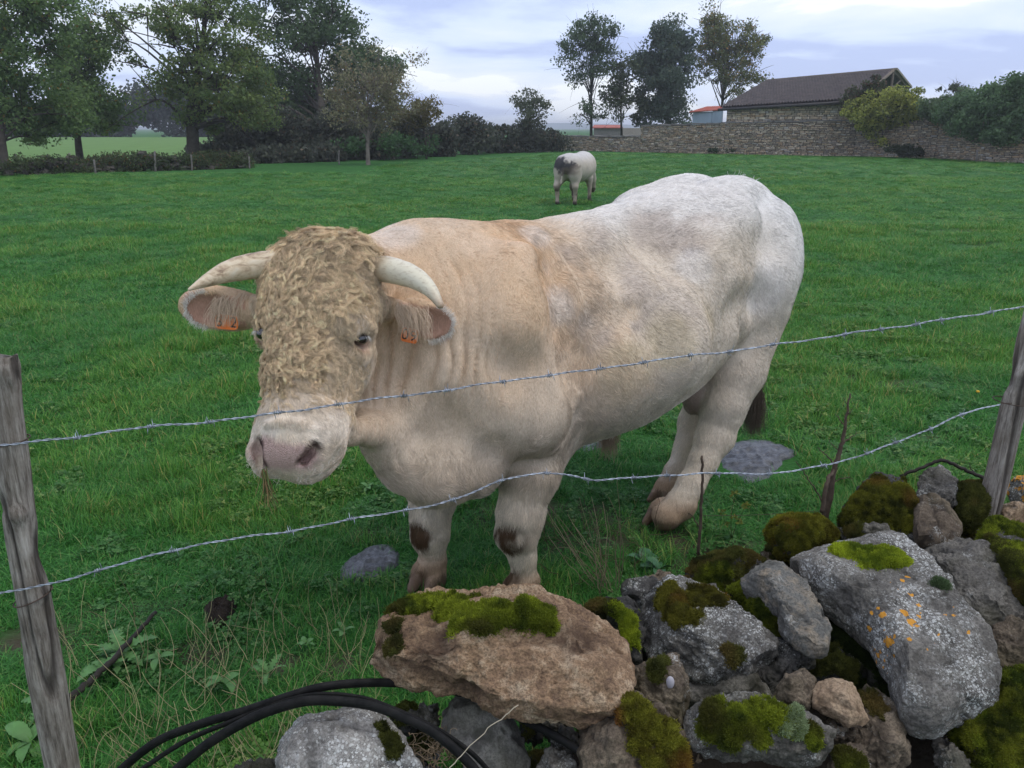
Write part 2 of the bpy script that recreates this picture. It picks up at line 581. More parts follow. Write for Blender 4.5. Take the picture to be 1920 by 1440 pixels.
    mz = np.array([HS, nrm(HN * .8 + HF), HS]); mz[1] = nrm(mz[1] - HS * (mz[1] @ HS)); mz[2] = np.cross(mz[0], mz[1])
    fd.rbox(P(549, 846, 2.13), (.133, .070, .066), mz, .050, .03)
    for sg in (1, -1):
        fd.ell(H(.085 * sg, -.13, .36), (.070, .105, .14), HAX, .05)      # jaw, cheek
        fd.cap(H(.080 * sg, -.16, .42), H(.065 * sg, -.115, .78), .055, .040, .05)
        fd.ell(H(.138 * sg, -.004, .355), (.040, .040, .050), HAX, .03)    # eye ridge
        fd.ell(H(.110 * sg, -.045, .86), (.040, .055, .060), HAX, .025)     # lip
        fd.ell(H(.090 * sg, -.035, .945), (.032, .036, .045), HAX, .02)    # nostril wing
    fd.ell(H(0, -.17, .25), (.11, .10, .15), HAX, .06)
    fd.cap(H(0, -.13, .25), nk0, .15, .20, .08)
    fd.chain([P(655, 812, 2.22), P(690, 806, 2.32), P(725, 806, 2.42)], [.040, .038, .06], .05)
    # features placed where the surface is seen
    def hit(u, v, d0=1.88, d1=4.3):
        ds = np.arange(d0, d1, .004)
        q = np.array([P(u, v, d) for d in ds])
        ii = [np.clip(np.searchsorted(a, q[:, i]), 0, len(a) - 1) for i, a in enumerate(fd.ax)]
        val = fd.f[ii[0], ii[1], ii[2]]
        k_ = np.argmax(val < 0)
        if not val[k_] < 0:
            k_ = np.argmin(val)
        return q[k_]
    global EYES
    EYES = [hit(681, 640)]
    toc = lambda p: nrm(np.array([0, 0, EYE]) - p)
    e1 = EYES[0]
    fd.ell(e1, (.034, .022, .028), None, .018, sub=True)
    fd.chain([hit(655, 622), hit(680, 606), hit(706, 618)], [.012, .015, .012], .015)       # brow
    fd.chain([hit(660, 660), hit(684, 668), hit(706, 650)], [.009, .011, .009], .015)
    # mirrored eye
    EYES.append(hit(486, 630) + HS * .004)
    fd.ell(EYES[1], (.034, .022, .028), None, .018, sub=True)
    # nostrils
    global NOSTR
    NOSTR = [hit(*q) for q in ((482, 835), (481, 850), (487, 868), (588, 838), (585, 845), (580, 853), (574, 861), (566, 869))]
    for pts_, r_ in ((((484, 826), (482, 846), (490, 872)), (.012, .017, .013)), (((591, 834), (585, 847), (574, 862), (560, 873)), (.008, .014, .013, .006))):
        hp = [hit(*q) for q in pts_]
        fd.chain([q - toc(q) * .006 for q in hp], r_, .010, sub=True)
        fd.chain([q - toc(q) * .035 for q in hp], [x * .8 for x in r_], .01, sub=True)
    hp = [hit(*q) for q in ((492, 896), (530, 899), (575, 900), (610, 888), (640, 862))]
    fd.chain(hp, [.004] * 5, .008, sub=True)
    # fold of skin above the nose
    hp = [hit(*q) for q in ((500, 795), (530, 790), (565, 796), (600, 806))]
    fd.chain([q - toc(q) * .004 for q in hp], [.006, .010, .010, .006], .015)
    # creases: behind the elbow, before the thigh
    for pts_, r_ in ((((1060, 815), (1076, 775), (1088, 725), (1090, 665), (1078, 610)), (.011, .011, .010, .008, .004)), (((1385, 655), (1394, 610), (1400, 565), (1401, 520)), (.011, .010, .007, .003))):
        hp = [hit(*q) for q in pts_]
        fd.chain([q - toc(q) * .002 for q in hp], r_, .035, sub=True)
    def dent(u, v, r, amt=.5, flat=None):
        q = hit(u, v)
        fd.ell(q + toc(q) * r * (1 - amt), (r, r, r), None, r * .8, sub=True)
    def bulge(u, v, r, amt=.4):
        q = hit(u, v)
        fd.ell(q - toc(q) * r * (1 - amt), (r, r, r), None, r * .9)
    # --- ears
    def ear(base, tip, nfront, wid, thick=.022):
        d = nrm(tip - base); L = np.linalg.norm(tip - base)
        nf = nrm(nfront - d * (nfront @ d)); up = np.cross(d, nf)
        A = np.array([d, up, nf])
        c = (base + tip) / 2
        fd.ell(c - nf * .006, (L * .56, wid, thick + .016), A, .02)
        fd.ell(c + nf * .030 + d * .012, (L * .47, wid * .84, .034), A, .012, sub=True)
        fd.cap(base - d * .04, base + d * .045, .052, .048, .04, flat=(nf, .7))
        return A, c
    eR = ear(P(478, 584, 2.42), P(340, 574, 2.40), np.array([-.2, -1, -.15]), .074)
    eL = ear(P(738, 592, 2.40), P(846, 610, 2.44), np.array([.15, -1, -.15]), .066)
    # --- fore legs
    K_ = .035
    nearf = [P(1012, 800, 2.83), P(991, 885, 2.70), P(976, 960, 2.66), P(971, 1000, 2.655), P(981, 1045, 2.65), P(985, 1085, 2.65), P(978, 1120, 2.63)]
    fd.chain(nearf, [.165, .110, .083, .073, .046, .045, .060], K_)
    fd.ell(P(965, 998, 2.65), (.068, .068, .062), None, .03)
    farf = [P(830, 850, 2.90), P(812, 925, 2.84), P(806, 975, 2.80), P(806, 1005, 2.79), P(811, 1045, 2.78), P(812, 1085, 2.77), P(802, 1115, 2.75)]
    fd.chain(farf, [.14, .092, .072, .064, .045, .044, .054], K_)
    fd.ell(P(805, 1003, 2.785), (.064, .064, .06), None, .03)
    # --- hind legs
    nh = [P(1395, 590, 3.62), P(1380, 695, 3.52), P(1357, 765, 3.44), P(1338, 822, 3.40), P(1318, 865, 3.35), P(1296, 910, 3.29), P(1276, 945, 3.25), P(1250, 968, 3.21)]
    fd.chain(nh, [.19, .13, .098, .080, .062, .056, .062, .064], K_)
    fd.ell(P(1352, 815, 3.43), (.07, .07, .07), None, .03)
    fh = [P(1380, 640, 3.85), P(1335, 720, 3.75), P(1308, 790, 3.66), P(1290, 840, 3.60), P(1268, 885, 3.55), P(1252, 915, 3.52)]
    fd.chain(fh, [.18, .12, .085, .065, .052, .055], K_)
    # cloven hooves
    def hoof(c, fwd, k=.008):
        fwd = nrm(fwd); side = np.cross(fwd, UP)
        A = np.array([fwd, side, UP])
        for sg in (1, -1):
            q = c + side * .034 * sg
            fd.cap(q + fwd * .075 + UP * -.004, q - fwd * .02 + UP * .030, .018, .034, k)
        fd.ell(c - fwd * .02 + UP * .05, (.055, .052, .045), A, .02)
    hoof(G(1238, 982) * [1, 1, 0] + UP * .026, np.array([-.55, -.6, 0]))
    hoof(P(1246, 926, 3.50) * [1, 1, 0] + UP * .03, np.array([-.6, -.6, 0]))
    hoof(P(972, 1130, 2.63) * [1, 1, 0] + UP * .03, np.array([-.3, -.9, 0]))
    hoof(P(802, 1120, 2.75) * [1, 1, 0] + UP * .03, np.array([-.3, -.9, 0]))
    # scrotum, sheath
    fd.ell(P(1300, 740, 3.50), (.055, .055, .10), None, .03)
    fd.cap(B(.55, .02, .52), B(.62, .02, .44), .07, .035, .05)
    # modelling of the flank: folds, shoulder blade, ribs, hollow before the hip
    for u_, v_, r_, a_ in ((1392, 560, .07, .18), (1385, 480, .07, .12), (1260, 420, .12, .06), (1330, 395, .08, .05), (1090, 590, .09, .13), (1080, 500, .08, .10), (1098, 690, .06, .18),
                           (1200, 590, .08, .08), (1170, 480, .07, .08), (985, 690, .07, .12), (1440, 560, .06, .1), (1462, 470, .05, .12),
                           (925, 868, .045, .3), (760, 620, .04, .25), (745, 700, .045, .25), (740, 640, .04, .3)):
        dent(u_, v_, r_ * 1.5, a_ * .28)
    for u_, v_, r_, a_ in ((1040, 560, .08, .12), (1000, 780, .07, .15), (1425, 520, .10, .12), (860, 700, .06, .15), (960, 600, .07, .12), (1300, 500, .12, .08), (1250, 650, .10, .08),
                           (820, 900, .05, .25), (790, 560, .05, .2), (1130, 700, .10, .08)):
        bulge(u_, v_, r_ * 1.5, a_ * .26)
    return fd, eR, eL
bull_fd, EAR_R, EAR_L = build_bull_field()
_fd = bull_fd
def hit(u, v, d0=1.88, d1=4.3):
    """where the modelled surface is met by the line of sight through pixel (u, v)"""
    ds = np.arange(d0, d1, .003)
    q = np.array([P(u, v, d) for d in ds])
    ii = [np.clip(np.searchsorted(a, q[:, i]), 0, len(a) - 1) for i, a in enumerate(_fd.ax)]
    val = _fd.f[ii[0], ii[1], ii[2]]
    k_ = np.argmax(val < 0)
    if not val[k_] < 0: k_ = np.argmin(val)
    return q[k_]
bV, bQ = bull_fd.skin()
bV = relax(bV, bQ, 2, .5)
bN = vnormals(bV, bQ)
def toward_eye(p): return nrm(np.array([0, 0, EYE]) - p)
def spots(V, lst):
    """mask from world-space blobs [(point, radius)] with ragged edges"""
    m = np.zeros(len(V), np.float32)
    for c, r in lst:
        r = np.broadcast_to(r, 3).astype(np.float32)
        d = np.sqrt((((V - c) / r) ** 2).sum(1))
        m = np.maximum(m, 1 - smooth(d, .55, 1.15))
    return m
def hitr(u, v, r): return (hit(u, v), r)
bs = (bV - W0) @ E_; blat = (bV - W0) @ NS; bz = bV[:, 2]
hd = bV - POLL
hs, hn, hl = hd @ HS, hd @ HN, hd @ HF / HL
is_head = (hl > -.25) & (hl < 1.2) & (np.abs(hs) < .20) & (hn > -.26) & (hn < .15)
# --- skin folds round the neck, fine flank wrinkles
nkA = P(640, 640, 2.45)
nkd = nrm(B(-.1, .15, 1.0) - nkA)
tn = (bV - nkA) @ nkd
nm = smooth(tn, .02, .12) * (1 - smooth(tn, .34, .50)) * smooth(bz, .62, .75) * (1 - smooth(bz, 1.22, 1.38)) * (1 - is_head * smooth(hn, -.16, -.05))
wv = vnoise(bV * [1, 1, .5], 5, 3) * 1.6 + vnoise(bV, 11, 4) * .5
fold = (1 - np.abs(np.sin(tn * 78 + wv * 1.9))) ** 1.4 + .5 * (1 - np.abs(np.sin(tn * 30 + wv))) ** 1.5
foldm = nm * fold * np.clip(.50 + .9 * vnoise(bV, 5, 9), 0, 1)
disp = -.0140 * foldm
fl = smooth(bs, -.2, .1) * (1 - is_head)
disp += fl * (.0030 * vnoise(bV * [1, 1, .6], 9, 5) + .0016 * vnoise(bV * [1, 1, .5], 22, 6))
disp += .0035 * (1 - is_head) * (1 - fl) * vnoise(bV * [1, 1, .6], 14, 7)
disp += -.004 * smooth(.62 - bz, 0, .15) * ridged(bV, 9, 2, 8) * (bz > .12)
bV = (bV + bN * disp[:, None]).astype(np.float32)
bN = vnormals(bV, bQ)

# --- coat colours, with some shade painted in at neck and brisket
C = lambda *c: np.array(c, np.float32)
def mixv(a, b, m): return a * (1 - m[:, None]) + b * m[:, None]
n1_, n2_, n3_ = fbm(bV, 3.2, 3, .5, 21), fbm(bV, 9, 3, .5, 22), fbm(bV, 30, 2, .5, 23)
col = np.tile(C(.66, .565, .455), (len(bV), 1))
tan_m = np.clip((1 - smooth(bs + .10 * n2_, -.12, .55)) * (.75 + .6 * n1_) * smooth(bz, .62, .98), 0, 1)
col = mixv(col, C(.62, .425, .262), tan_m)
col = mixv(col, C(.74, .71, .675), np.clip(smooth(bs, .95, 1.5) * smooth(bz, .8, 1.2), 0, 1))
col = mixv(col, C(.76, .735, .71), np.clip(smooth(bz, 1.26, 1.42) * smooth(bs, .15, .5), 0, 1) * .7)
grey = spots(bV + .09 * np.stack([n2_, n1_, n2_], 1), [hitr(1150, 480, .17), hitr(1230, 430, .15), hitr(1270, 560, .15), hitr(1120, 600, .10), hitr(1330, 430, .12), hitr(1210, 540, .12), hitr(1060, 480, .08)])
col = mixv(col, C(.44, .36, .30), np.clip(grey * (.42 + .9 * n2_ + .6 * n1_), 0, .70))
col = mixv(col, C(.78, .75, .73), np.clip(spots(bV, [hitr(1045, 570, .08), hitr(740, 440, .10), hitr(700, 420, .10), hitr(1300, 500, .09), hitr(1000, 440, .07), hitr(1430, 540, .14)]) * .34 + .12 * n2_, 0, .45) * (bs > -.7))
col = mixv(col, C(.50, .41, .25), np.clip(spots(bV, [hitr(1260, 640, .13), hitr(1180, 700, .14), hitr(1330, 600, .08)]) * (.35 + .5 * n2_), 0, .5))
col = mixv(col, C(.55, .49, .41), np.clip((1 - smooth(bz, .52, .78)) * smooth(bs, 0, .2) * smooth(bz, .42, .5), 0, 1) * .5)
col = mixv(col, C(.47, .315, .185), np.clip(foldm, 0, 1) * .30)  # neck creases darkened: tan coat streaks, mostly fold shade painted into the colour
col = mixv(col, C(.47, .375, .275), np.clip((1 - smooth(bz + .06 * n1_, .62, .98)) * (1 - smooth(bs, -.05, .25)) * smooth(bz, .40, .52), 0, 1) * .65)  # shade under lower neck and brisket painted in, over a slightly greyer coat
# head
hm = is_head.astype(np.float32) * smooth(hn, -.22, -.10)
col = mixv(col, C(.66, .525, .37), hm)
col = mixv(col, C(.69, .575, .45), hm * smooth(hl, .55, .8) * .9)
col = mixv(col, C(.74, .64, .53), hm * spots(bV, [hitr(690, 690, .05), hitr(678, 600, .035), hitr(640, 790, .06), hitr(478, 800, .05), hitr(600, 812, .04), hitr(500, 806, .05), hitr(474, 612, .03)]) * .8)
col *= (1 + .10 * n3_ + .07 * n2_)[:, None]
# mud
mud = spots(bV + .03 * np.stack([n3_, n2_, n3_], 1), [
    (P(960, 1005, 2.60), (.072, .09, .066)), (P(786, 1006, 2.74), (.055, .08, .080)), (P(952, 1090, 2.60), (.06, .08, .060)), (P(786, 1092, 2.71), (.05, .08, .06)),
    (P(1372, 850, 3.42), (.045, .07, .055)), (P(1384, 815, 3.45), (.035, .06, .04)), (P(1235, 960, 3.5), (.05, .07, .06))])
mud = np.clip(mud * (1.0 + 1.7 * n3_ + .8 * n2_), 0, 1)
foot = 1 - smooth(bz + .02 * n2_, .10, .19)
col = mixv(col, C(.30, .175, .09), np.clip(foot * .75 + .15 * n2_ * foot, 0, 1))
col = mixv(col, C(.085, .046, .022), mud)
hoofm = 1 - smooth(bz + .015 * n3_, .055, .085)
col = mixv(col, C(.16, .105, .07), hoofm)
scr = spots(bV, [(P(1300, 745, 3.50), (.065, .08, .12))])
col = mixv(col, C(.20, .14, .11), scr * .9)
# nose pad, nostrils, eyes, ears
npad = spots(bV + .006 * np.stack([n3_, n3_, n2_], 1), [(hit(530, 858), (.082, .09, .052)), (hit(500, 850), (.060, .07, .056)), (NOSTR[1], (.040, .06, .050)), (hit(566, 858), (.052, .07, .050))])
npad *= (hl > .85)
col = mixv(col, C(.57, .385, .335), np.clip(npad * 1.1, 0, 1))
col = mixv(col, C(.30, .185, .17), npad * spots(bV, [(hit(530, 888), (.06, .06, .018)), (hit(478, 850), (.018, .04, .04)), (hit(575, 855), (.022, .04, .03))]) * .75)
nostm = spots(bV, [(q_, .031 if i_ < 3 else .021) for i_, q_ in enumerate(NOSTR)])
col = mixv(col, C(.060, .028, .026), nostm)
eye_p = EYES[0]
rim = np.maximum(spots(bV, [(eye_p, .030)]), spots(bV, [(EYES[1], .030)]))
col = mixv(col, C(.58, .27, .24), rim * .75)
eyd = np.maximum(spots(bV, [(eye_p, .021)]), spots(bV, [(EYES[1], .021)]))
col = mixv(col, C(.10, .05, .045), eyd)
earm = np.zeros(len(bV), np.float32); eart = np.zeros(len(bV), np.float32)
for (A, c) in (EAR_R, EAR_L):
    q = (bV - c) @ A.T
    inside = (np.abs(q[:, 0] - .01) < .10) & (np.abs(q[:, 1]) < .062) & ((bN @ A[2]) > .25) & (q[:, 2] > -.018) & (q[:, 2] < .036) & (np.abs(q[:, 0] - .005) < .092)
    earm = np.maximum(earm, inside * (1 - smooth(np.abs(q[:, 1]), .042, .062)))
    eart = np.maximum(eart, ((np.abs(q[:, 0]) < .13) & (np.abs(q[:, 1]) < .085) & (np.abs(q[:, 2]) < .07)).astype(np.float32))
col = mixv(col, C(.52, .29, .21), earm * .9)
fur_w = (1 - np.clip(npad * 1.2, 0, 1)) * (1 - rim) * (1 - hoofm) * (1 - .75 * earm) * (1 - .5 * scr)
col = np.clip(col, .01, .9)

# --- materials
skin_m, nt, b_ = new_mat('bull_skin', .75, .25)
a_ = N(nt, 'ShaderNodeAttribute', attribute_name='col').outputs['Color']
tc = N(nt, 'ShaderNodeTexCoord').outputs['Object']
mpn = N(nt, 'ShaderNodeMapping', {'Vector': tc, 'Scale': (1, 1, .3)}).outputs[0]
fine = noise_n(nt, mpn, 220, 3, .6)
nt.links.new(mixc(nt, ramp(nt, fine, [(.35, 0.0), (.65, 1.0)]), mixc(nt, 1.0, a_, (.80, .78, .75), 'MULTIPLY'), a_), b_.inputs['Base Color'])
rg_ = N(nt, 'ShaderNodeAttribute', attribute_name='wet').outputs['Fac']
nt.links.new(mathn(nt, 'SUBTRACT', .75, mathn(nt, 'MULTIPLY', rg_, .38)), b_.inputs['Roughness'])
wetm = N(nt, 'ShaderNodeAttribute', attribute_name='wet').outputs['Fac']
vpe = N(nt, 'ShaderNodeTexVoronoi', {'Vector': tc, 'Scale': 260.0}).outputs['Distance']
nt.links.new(bump(nt, mathn(nt, 'MULTIPLY', vpe, mathn(nt, 'MULTIPLY', wetm, -1.0)), .8, .004, bump(nt, fine, .35, .004, bump(nt, noise_n(nt, tc, 60, 3), .25, .006))), b_.inputs['Normal'])
fur_m = attr_mat('fur', .62, .22)
horn_m, nt, b_ = new_mat('horn', .38, .45)
tc = N(nt, 'ShaderNodeAttribute', attribute_name='along').outputs['Fac']
ob = N(nt, 'ShaderNodeTexCoord').outputs['Object']
n_ = noise_n(nt, ob, 28, 5, .65)
n2h = noise_n(nt, N(nt, 'ShaderNodeMapping', {'Vector': ob, 'Scale': (1, 1, 3.0)}).outputs[0], 60, 4)
base_ = ramp(nt, mathn(nt, 'ADD', tc, mathn(nt, 'MULTIPLY', mathn(nt, 'SUBTRACT', n_, .5), .30)), [(0.0, (.30, .22, .15)), (.14, (.50, .40, .27)), (.30, (.68, .62, .47)), (.75, (.66, .60, .45)), (.97, (.40, .28, .18))])
nt.links.new(mixc(nt, ramp(nt, n2h, [(.52, 0.0), (.75, .7)]), base_, (.36, .27, .17)), b_.inputs['Base Color'])
nt.links.new(bump(nt, n2h, .25, .003), b_.inputs['Normal'])
horn2_m, nt, b_ = new_mat('horn_worn', .5, .35)
ob = N(nt, 'ShaderNodeTexCoord').outputs['Object']
n_ = noise_n(nt, N(nt, 'ShaderNodeMapping', {'Vector': ob, 'Scale': (1, 1, 2.0)}).outputs[0], 22, 6, .65, .4)
nt.links.new(ramp(nt, n_, [(.32, (.16, .10, .06)), (.42, (.42, .31, .20)), (.54, (.62, .50, .34)), (.75, (.70, .62, .48))]), b_.inputs['Base Color'])
nt.links.new(bump(nt, n_, .5, .006), b_.inputs['Normal'])
eye_m, nt, b_ = new_mat('eye', .06, .6)
b_.inputs['Coat Weight'].default_value = 1.0
tc = N(nt, 'ShaderNodeTexCoord').outputs['Object']
nt.links.new(ramp(nt, noise_n(nt, tc, 60, 2), [(.3, (.012, .008, .008)), (.8, (.035, .022, .018))]), b_.inputs['Base Color'])
tag_m = plain_mat('orange_plastic', (.85, .22, .045), .45, .06, 30, .4)
ink_m = plain_mat('ink', (.03, .025, .02), .6, .1, 30)

# --- assemble
bull = thing('bull', 'large cream-white horned bull with curly sandy forehead standing behind the barbed wire', 'bull', (0.35, 3.1, 0))
wet = np.clip(np.maximum(npad * .9 * (1 - nostm), eyd), 0, 1)
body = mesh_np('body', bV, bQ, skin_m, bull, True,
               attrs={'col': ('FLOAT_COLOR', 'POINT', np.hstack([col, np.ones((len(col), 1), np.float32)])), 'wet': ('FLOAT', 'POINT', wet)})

def horn(path, radii, m, nsamp=26):
    p = smooth_path(path, nsamp)
    r = np.interp(np.linspace(0, 1, nsamp), np.linspace(0, 1, len(radii)), radii)
    r = r * (1 + .02 * np.sin(np.arange(nsamp) * 1.9) * (np.linspace(1, 0, nsamp) ** 1))
    p = np.vstack([p, p[-1] + nrm(p[-1] - p[-2]) * r[-1] * .6]); r = np.append(r, r[-1] * .35)
    V, F = tube_mesh(p, r, 20)
    al = np.repeat(np.linspace(0, 1, len(p)), 20)
    return mesh_np('horn', V, F, m, bull, attrs={'along': ('FLOAT', 'POINT', al)})
hl_ = horn([P(700, 502, 2.40), P(735, 507, 2.38), P(775, 520, 2.33), P(805, 542, 2.28), P(827, 574, 2.23)], [.038, .040, .037, .030, .020, .010], horn_m)
hl_['label'] = 'pale ivory horn'
hr_ = horn([P(530, 492, 2.42), P(478, 498, 2.40), P(432, 508, 2.36), P(393, 524, 2.31), P(354, 543, 2.26)], [.040, .040, .037, .029, .018, .004], horn2_m)
hr_['label'] = 'worn brown horn'

def uvsphere(c, r, nu=24, nv=16, axes=None):
    A = np.eye(3) if axes is None else axes
    V, F = [], []
    for i in range(nv + 1):
        th = math.pi * i / nv
        for j in range(nu):
            ph = 2 * math.pi * j / nu
            V.append(c + np.array([math.sin(th) * math.cos(ph), math.sin(th) * math.sin(ph), math.cos(th)]) * r @ A)
    for i in range(nv):
        for j in range(nu):
            F.append([i * nu + j, (i + 1) * nu + j, (i + 1) * nu + (j + 1) % nu, i * nu + (j + 1) % nu])
    return np.array(V), F
for k_, ep in enumerate(EYES):
    inward = nrm(POLL + HF * .22 * HL - HN * .05 - ep)
    c_ = ep + inward * .016
    V, F = uvsphere(c_, np.array([.026, .026, .023]))
    mesh_np('eye', V, F, eye_m, bull)

# --- tags
def ear_tag(c, xdir, ydir, w, h, txt_list):
    x = nrm(xdir); nrmv = nrm(np.cross(x, ydir)); y = np.cross(nrmv, x)
    if nrmv @ toward_eye(c) < 0: nrmv = -nrmv
    A = np.array([x, y, nrmv])
    mb = MB()
    n = 20
    ring = []
    for i in range(n):
        t = 2 * math.pi * i / n
        ex = np.sign(math.cos(t)) * abs(math.cos(t)) ** .35; ey = np.sign(math.sin(t)) * abs(math.sin(t)) ** .35
        ring.append((ex * w / 2, ey * h / 2))
    V, F = [], []
    for z, sc in ((-.0015, 1), (.0015, 1), (.0028, .98), (.0028, .86), (.0012, .84)):
        for a, b in ring:
            V.append(c + x * a * sc + y * b * sc + nrmv * z)
    for k in range(4):
        for i in range(n):
            F.append([k * n + i, k * n + (i + 1) % n, (k + 1) * n + (i + 1) % n, (k + 1) * n + i])
    F.append(list(range(n))[::-1]); F.append([4 * n + i for i in range(n)])
    mb.add(V, F)
    tag = mb.build('ear_tag', tag_m, bull, False)
    for txt, tx in txt_list:
      cu = bpy.data.curves.new('digit', 'FONT'); cu.body = txt; cu.size = h * 1.05; cu.extrude = .0003
      cu.align_x = 'CENTER'; cu.align_y = 'CENTER'
      to = bpy.data.objects.new('digit', cu)
      COL.objects.link(to)
      bpy.context.view_layer.update()
      me = bpy.data.meshes.new_from_object(to)
      bpy.data.objects.remove(to)
      co = np.empty(len(me.vertices) * 3, np.float32); me.vertices.foreach_get('co', co); co = co.reshape(-1, 3)
      wv_ = c + nrmv * .0022 + co[:, :1] * x + tx * x + co[:, 1:2] * y + co[:, 2:] * nrmv - parent_origin(bull)
      me.vertices.foreach_set('co', wv_.astype(np.float32).ravel())
      me.materials.clear(); me.materials.append(ink_m)
      d_ = bpy.data.objects.new('digit', me); COL.objects.link(d_); d_.parent = tag
    return tag
ct = hit(425, 604); ear_tag(ct + toward_eye(ct) * .016, P(470, 601, 2.4) - P(380, 593, 2.4), np.array([0, 0, 1.0]), .070, .046, [('6', -.024), ('2', .022)])
ct = hit(768, 629); ear_tag(ct + toward_eye(ct) * .018, P(785, 648, 2.3) - P(750, 640, 2.3), P(790, 606, 2.3) - P(775, 640, 2.3), .052, .046, [('0', -.014), ('9', .012)])

# --- tail
TS = P(1419, 735, 4.02)
tp = smooth_path([B(1.56, 0, 1.38), B(1.66, 0, 1.30), B(1.70, .0, 1.05), TS + UP * .28, TS], 18)
V, F = tube_mesh(tp, np.interp(np.linspace(0, 1, 18), [0, .3, 1], [.045, .028, .016]), 10)
tail = mesh_np('tail', V, F, fur_m, bull, attrs={'col': ('FLOAT_COLOR', 'POINT', np.tile(C(.66, .6, .53, 1), (len(V), 1)))})

# --- coat
def strands(pos, no, flow, length, k=4, lift=.25, rnd=.25, bend=.5, rg=rng):
    """strands lying along a flow field"""
    n = len(pos)
    T = flow - no * (flow * no).sum(1)[:, None]
    T /= np.linalg.norm(T, axis=1)[:, None] + 1e-9
    T = T + rg.normal(0, rnd, (n, 3)); T -= no * (T * no).sum(1)[:, None] * .9
    T /= np.linalg.norm(T, axis=1)[:, None] + 1e-9
    d = T + no * lift
    d /= np.linalg.norm(d, axis=1)[:, None]
    out = np.empty((n, k, 3), np.float32)
    t = np.linspace(0, 1, k)
    L = np.asarray(length)
    L = L[:, None] if L.ndim else np.full((n, 1), L)
    for i in range(k):
        out[:, i] = pos + d * L * t[i] - no * L * (bend * lift * t[i] ** 2) - no * .001
    return out
rg2 = np.random.default_rng(11)
face_w = fur_w[bQ].mean(1)
cam_n = ((np.array([0, 0, EYE], np.float32) - bV) * bN).sum(1)
vis = np.where(cam_n[bQ].mean(1) > -.15, 1.0, .25)
hd_f = is_head[bQ].mean(1) * (hn[bQ].mean(1) > -.17)
wgt = face_w * vis * (1 + 2.2 * hd_f + .5 * (bs[bQ].mean(1) < .2))
NB = 230000
pos, no, q, w = sample_surface(bV, bQ, bN, NB, rg2, wgt)
cc = sum(wi * col[q[:, i]] for i, wi in enumerate(w))
ps, pz = (pos - W0) @ E_, pos[:, 2]
hh = pos - POLL
phs, phn, phl = hh @ HS, hh @ HN, hh @ HF / HL
ph = ((phl > -.22) & (phl < 1.2) & (np.abs(phs) < .19) & (phn > -.19))[:, None]
nz_ = np.stack([vnoise(pos, 5, 31), vnoise(pos, 5, 32), vnoise(pos, 5, 33)], 1)
nz2 = np.stack([vnoise(pos, 18, 34), vnoise(pos, 18, 35), vnoise(pos, 18, 36)], 1)
flow = E_ * .75 - UP * .75 + nz_ * .55 + nz2 * .35
fnk = (ps < .1)[:, None]
flow = np.where(fnk, E_ * .35 - UP * 1.0 + nz_ * .7 + nz2 * .8, flow)
flow = np.where(ph, HF * .8 + HS * np.sign(phs)[:, None] * .55 + nz_ * .5 + nz2 * .5, flow)
nose_dir = np.where((ph[:, 0] & (phl > .74))[:, None], HS * (phs * 12)[:, None] + HN * .1 + HF * .6 - UP * .3, flow)
flow = nose_dir
leg = (pz < .5)[:, None]
flow = np.where(leg & ~ph, -UP + nz2 * .3, flow)
Ln = np.where(ph[:, 0], .021, .020) * (.6 + .8 * rg2.random(NB)) * np.where(ps < .2, 1.15, .95)
Ln = np.where((pz < .75) & (pz > .3) & (ps < .3) & ~ph[:, 0], Ln * 1.3, Ln)
Ln = np.where(ph[:, 0] & (phl > .80), Ln * .55, Ln)
Ln = np.where((ps < -.05) & (pz > .7) & ~ph[:, 0], Ln * .55, Ln)
S_ = strands(pos, no, flow, Ln, 4, .30, .22, .7, rg2)
clump = 1 + .17 * vnoise(pos * [1, 1, .5], 40, 41) + .14 * vnoise(pos * [1, 1, .45], 95, 42) + rg2.normal(0, .11, NB)
hair_c = np.clip(cc * clump[:, None] * 1.04, .01, .95)
curves_np('coat', S_, np.array([.00052, .00045, .00032, .00010]), fur_m, bull, hair_c)

# --- curls on the forehead
def locks(roots, nos, thetas, lengths, curl, nst, colr, spread, k=14, sphere=.17, rad=.00075, lift=.010):
    out, cols = [], []
    t = np.linspace(0, 1, k)
    for i in range(len(roots)):
        n_ = nos[i]
        a = nrm(HF - n_ * (HF @ n_)); b = np.cross(n_, a)
        th = thetas[i] + curl[i][0] * np.sin(t * curl[i][1] + curl[i][2]) + curl[i][3] * t ** 2
        st = lengths[i] / (k - 1)
        xa = np.concatenate([[0], np.cumsum(np.cos(th[:-1]) * st)]); xb = np.concatenate([[0], np.cumsum(np.sin(th[:-1]) * st)])
        ln = lift * np.sin(np.minimum(t * 2.2, 1.9)) * (1 + .5 * np.sin(t * 5 + curl[i][2])) - (xa ** 2 + xb ** 2) / (2 * sphere)
        g = roots[i] + np.outer(xa, a) + np.outer(xb, b) + np.outer(ln, n_)
        off = rg2.normal(0, spread, (nst, 3)); off -= np.outer(off @ n_, n_) * .5
        tp_ = np.linspace(1, .35, k)
        jl = 1 + rg2.normal(0, .08, nst)
        s_ = roots[i] + (g - roots[i])[None] * jl[:, None, None] + off[:, None, :] * tp_[None, :, None]
        wob = rg2.normal(0, .0012, (nst, k, 3)); s_ += np.cumsum(wob, 1) * .35
        out.append(s_)
        cols.append(colr[i] * (1 + rg2.normal(0, .14, (nst, 1))))
    return np.concatenate(out).astype(np.float32), np.concatenate(cols)
hv = np.where(is_head & (hn > -.12), 1, 0) * (1 - smooth(hl, .55, .76)) * (1 - smooth(np.abs(hs) - .02 * n2_, .125 - .0, .175)) * smooth(hl, -.24, -.1)
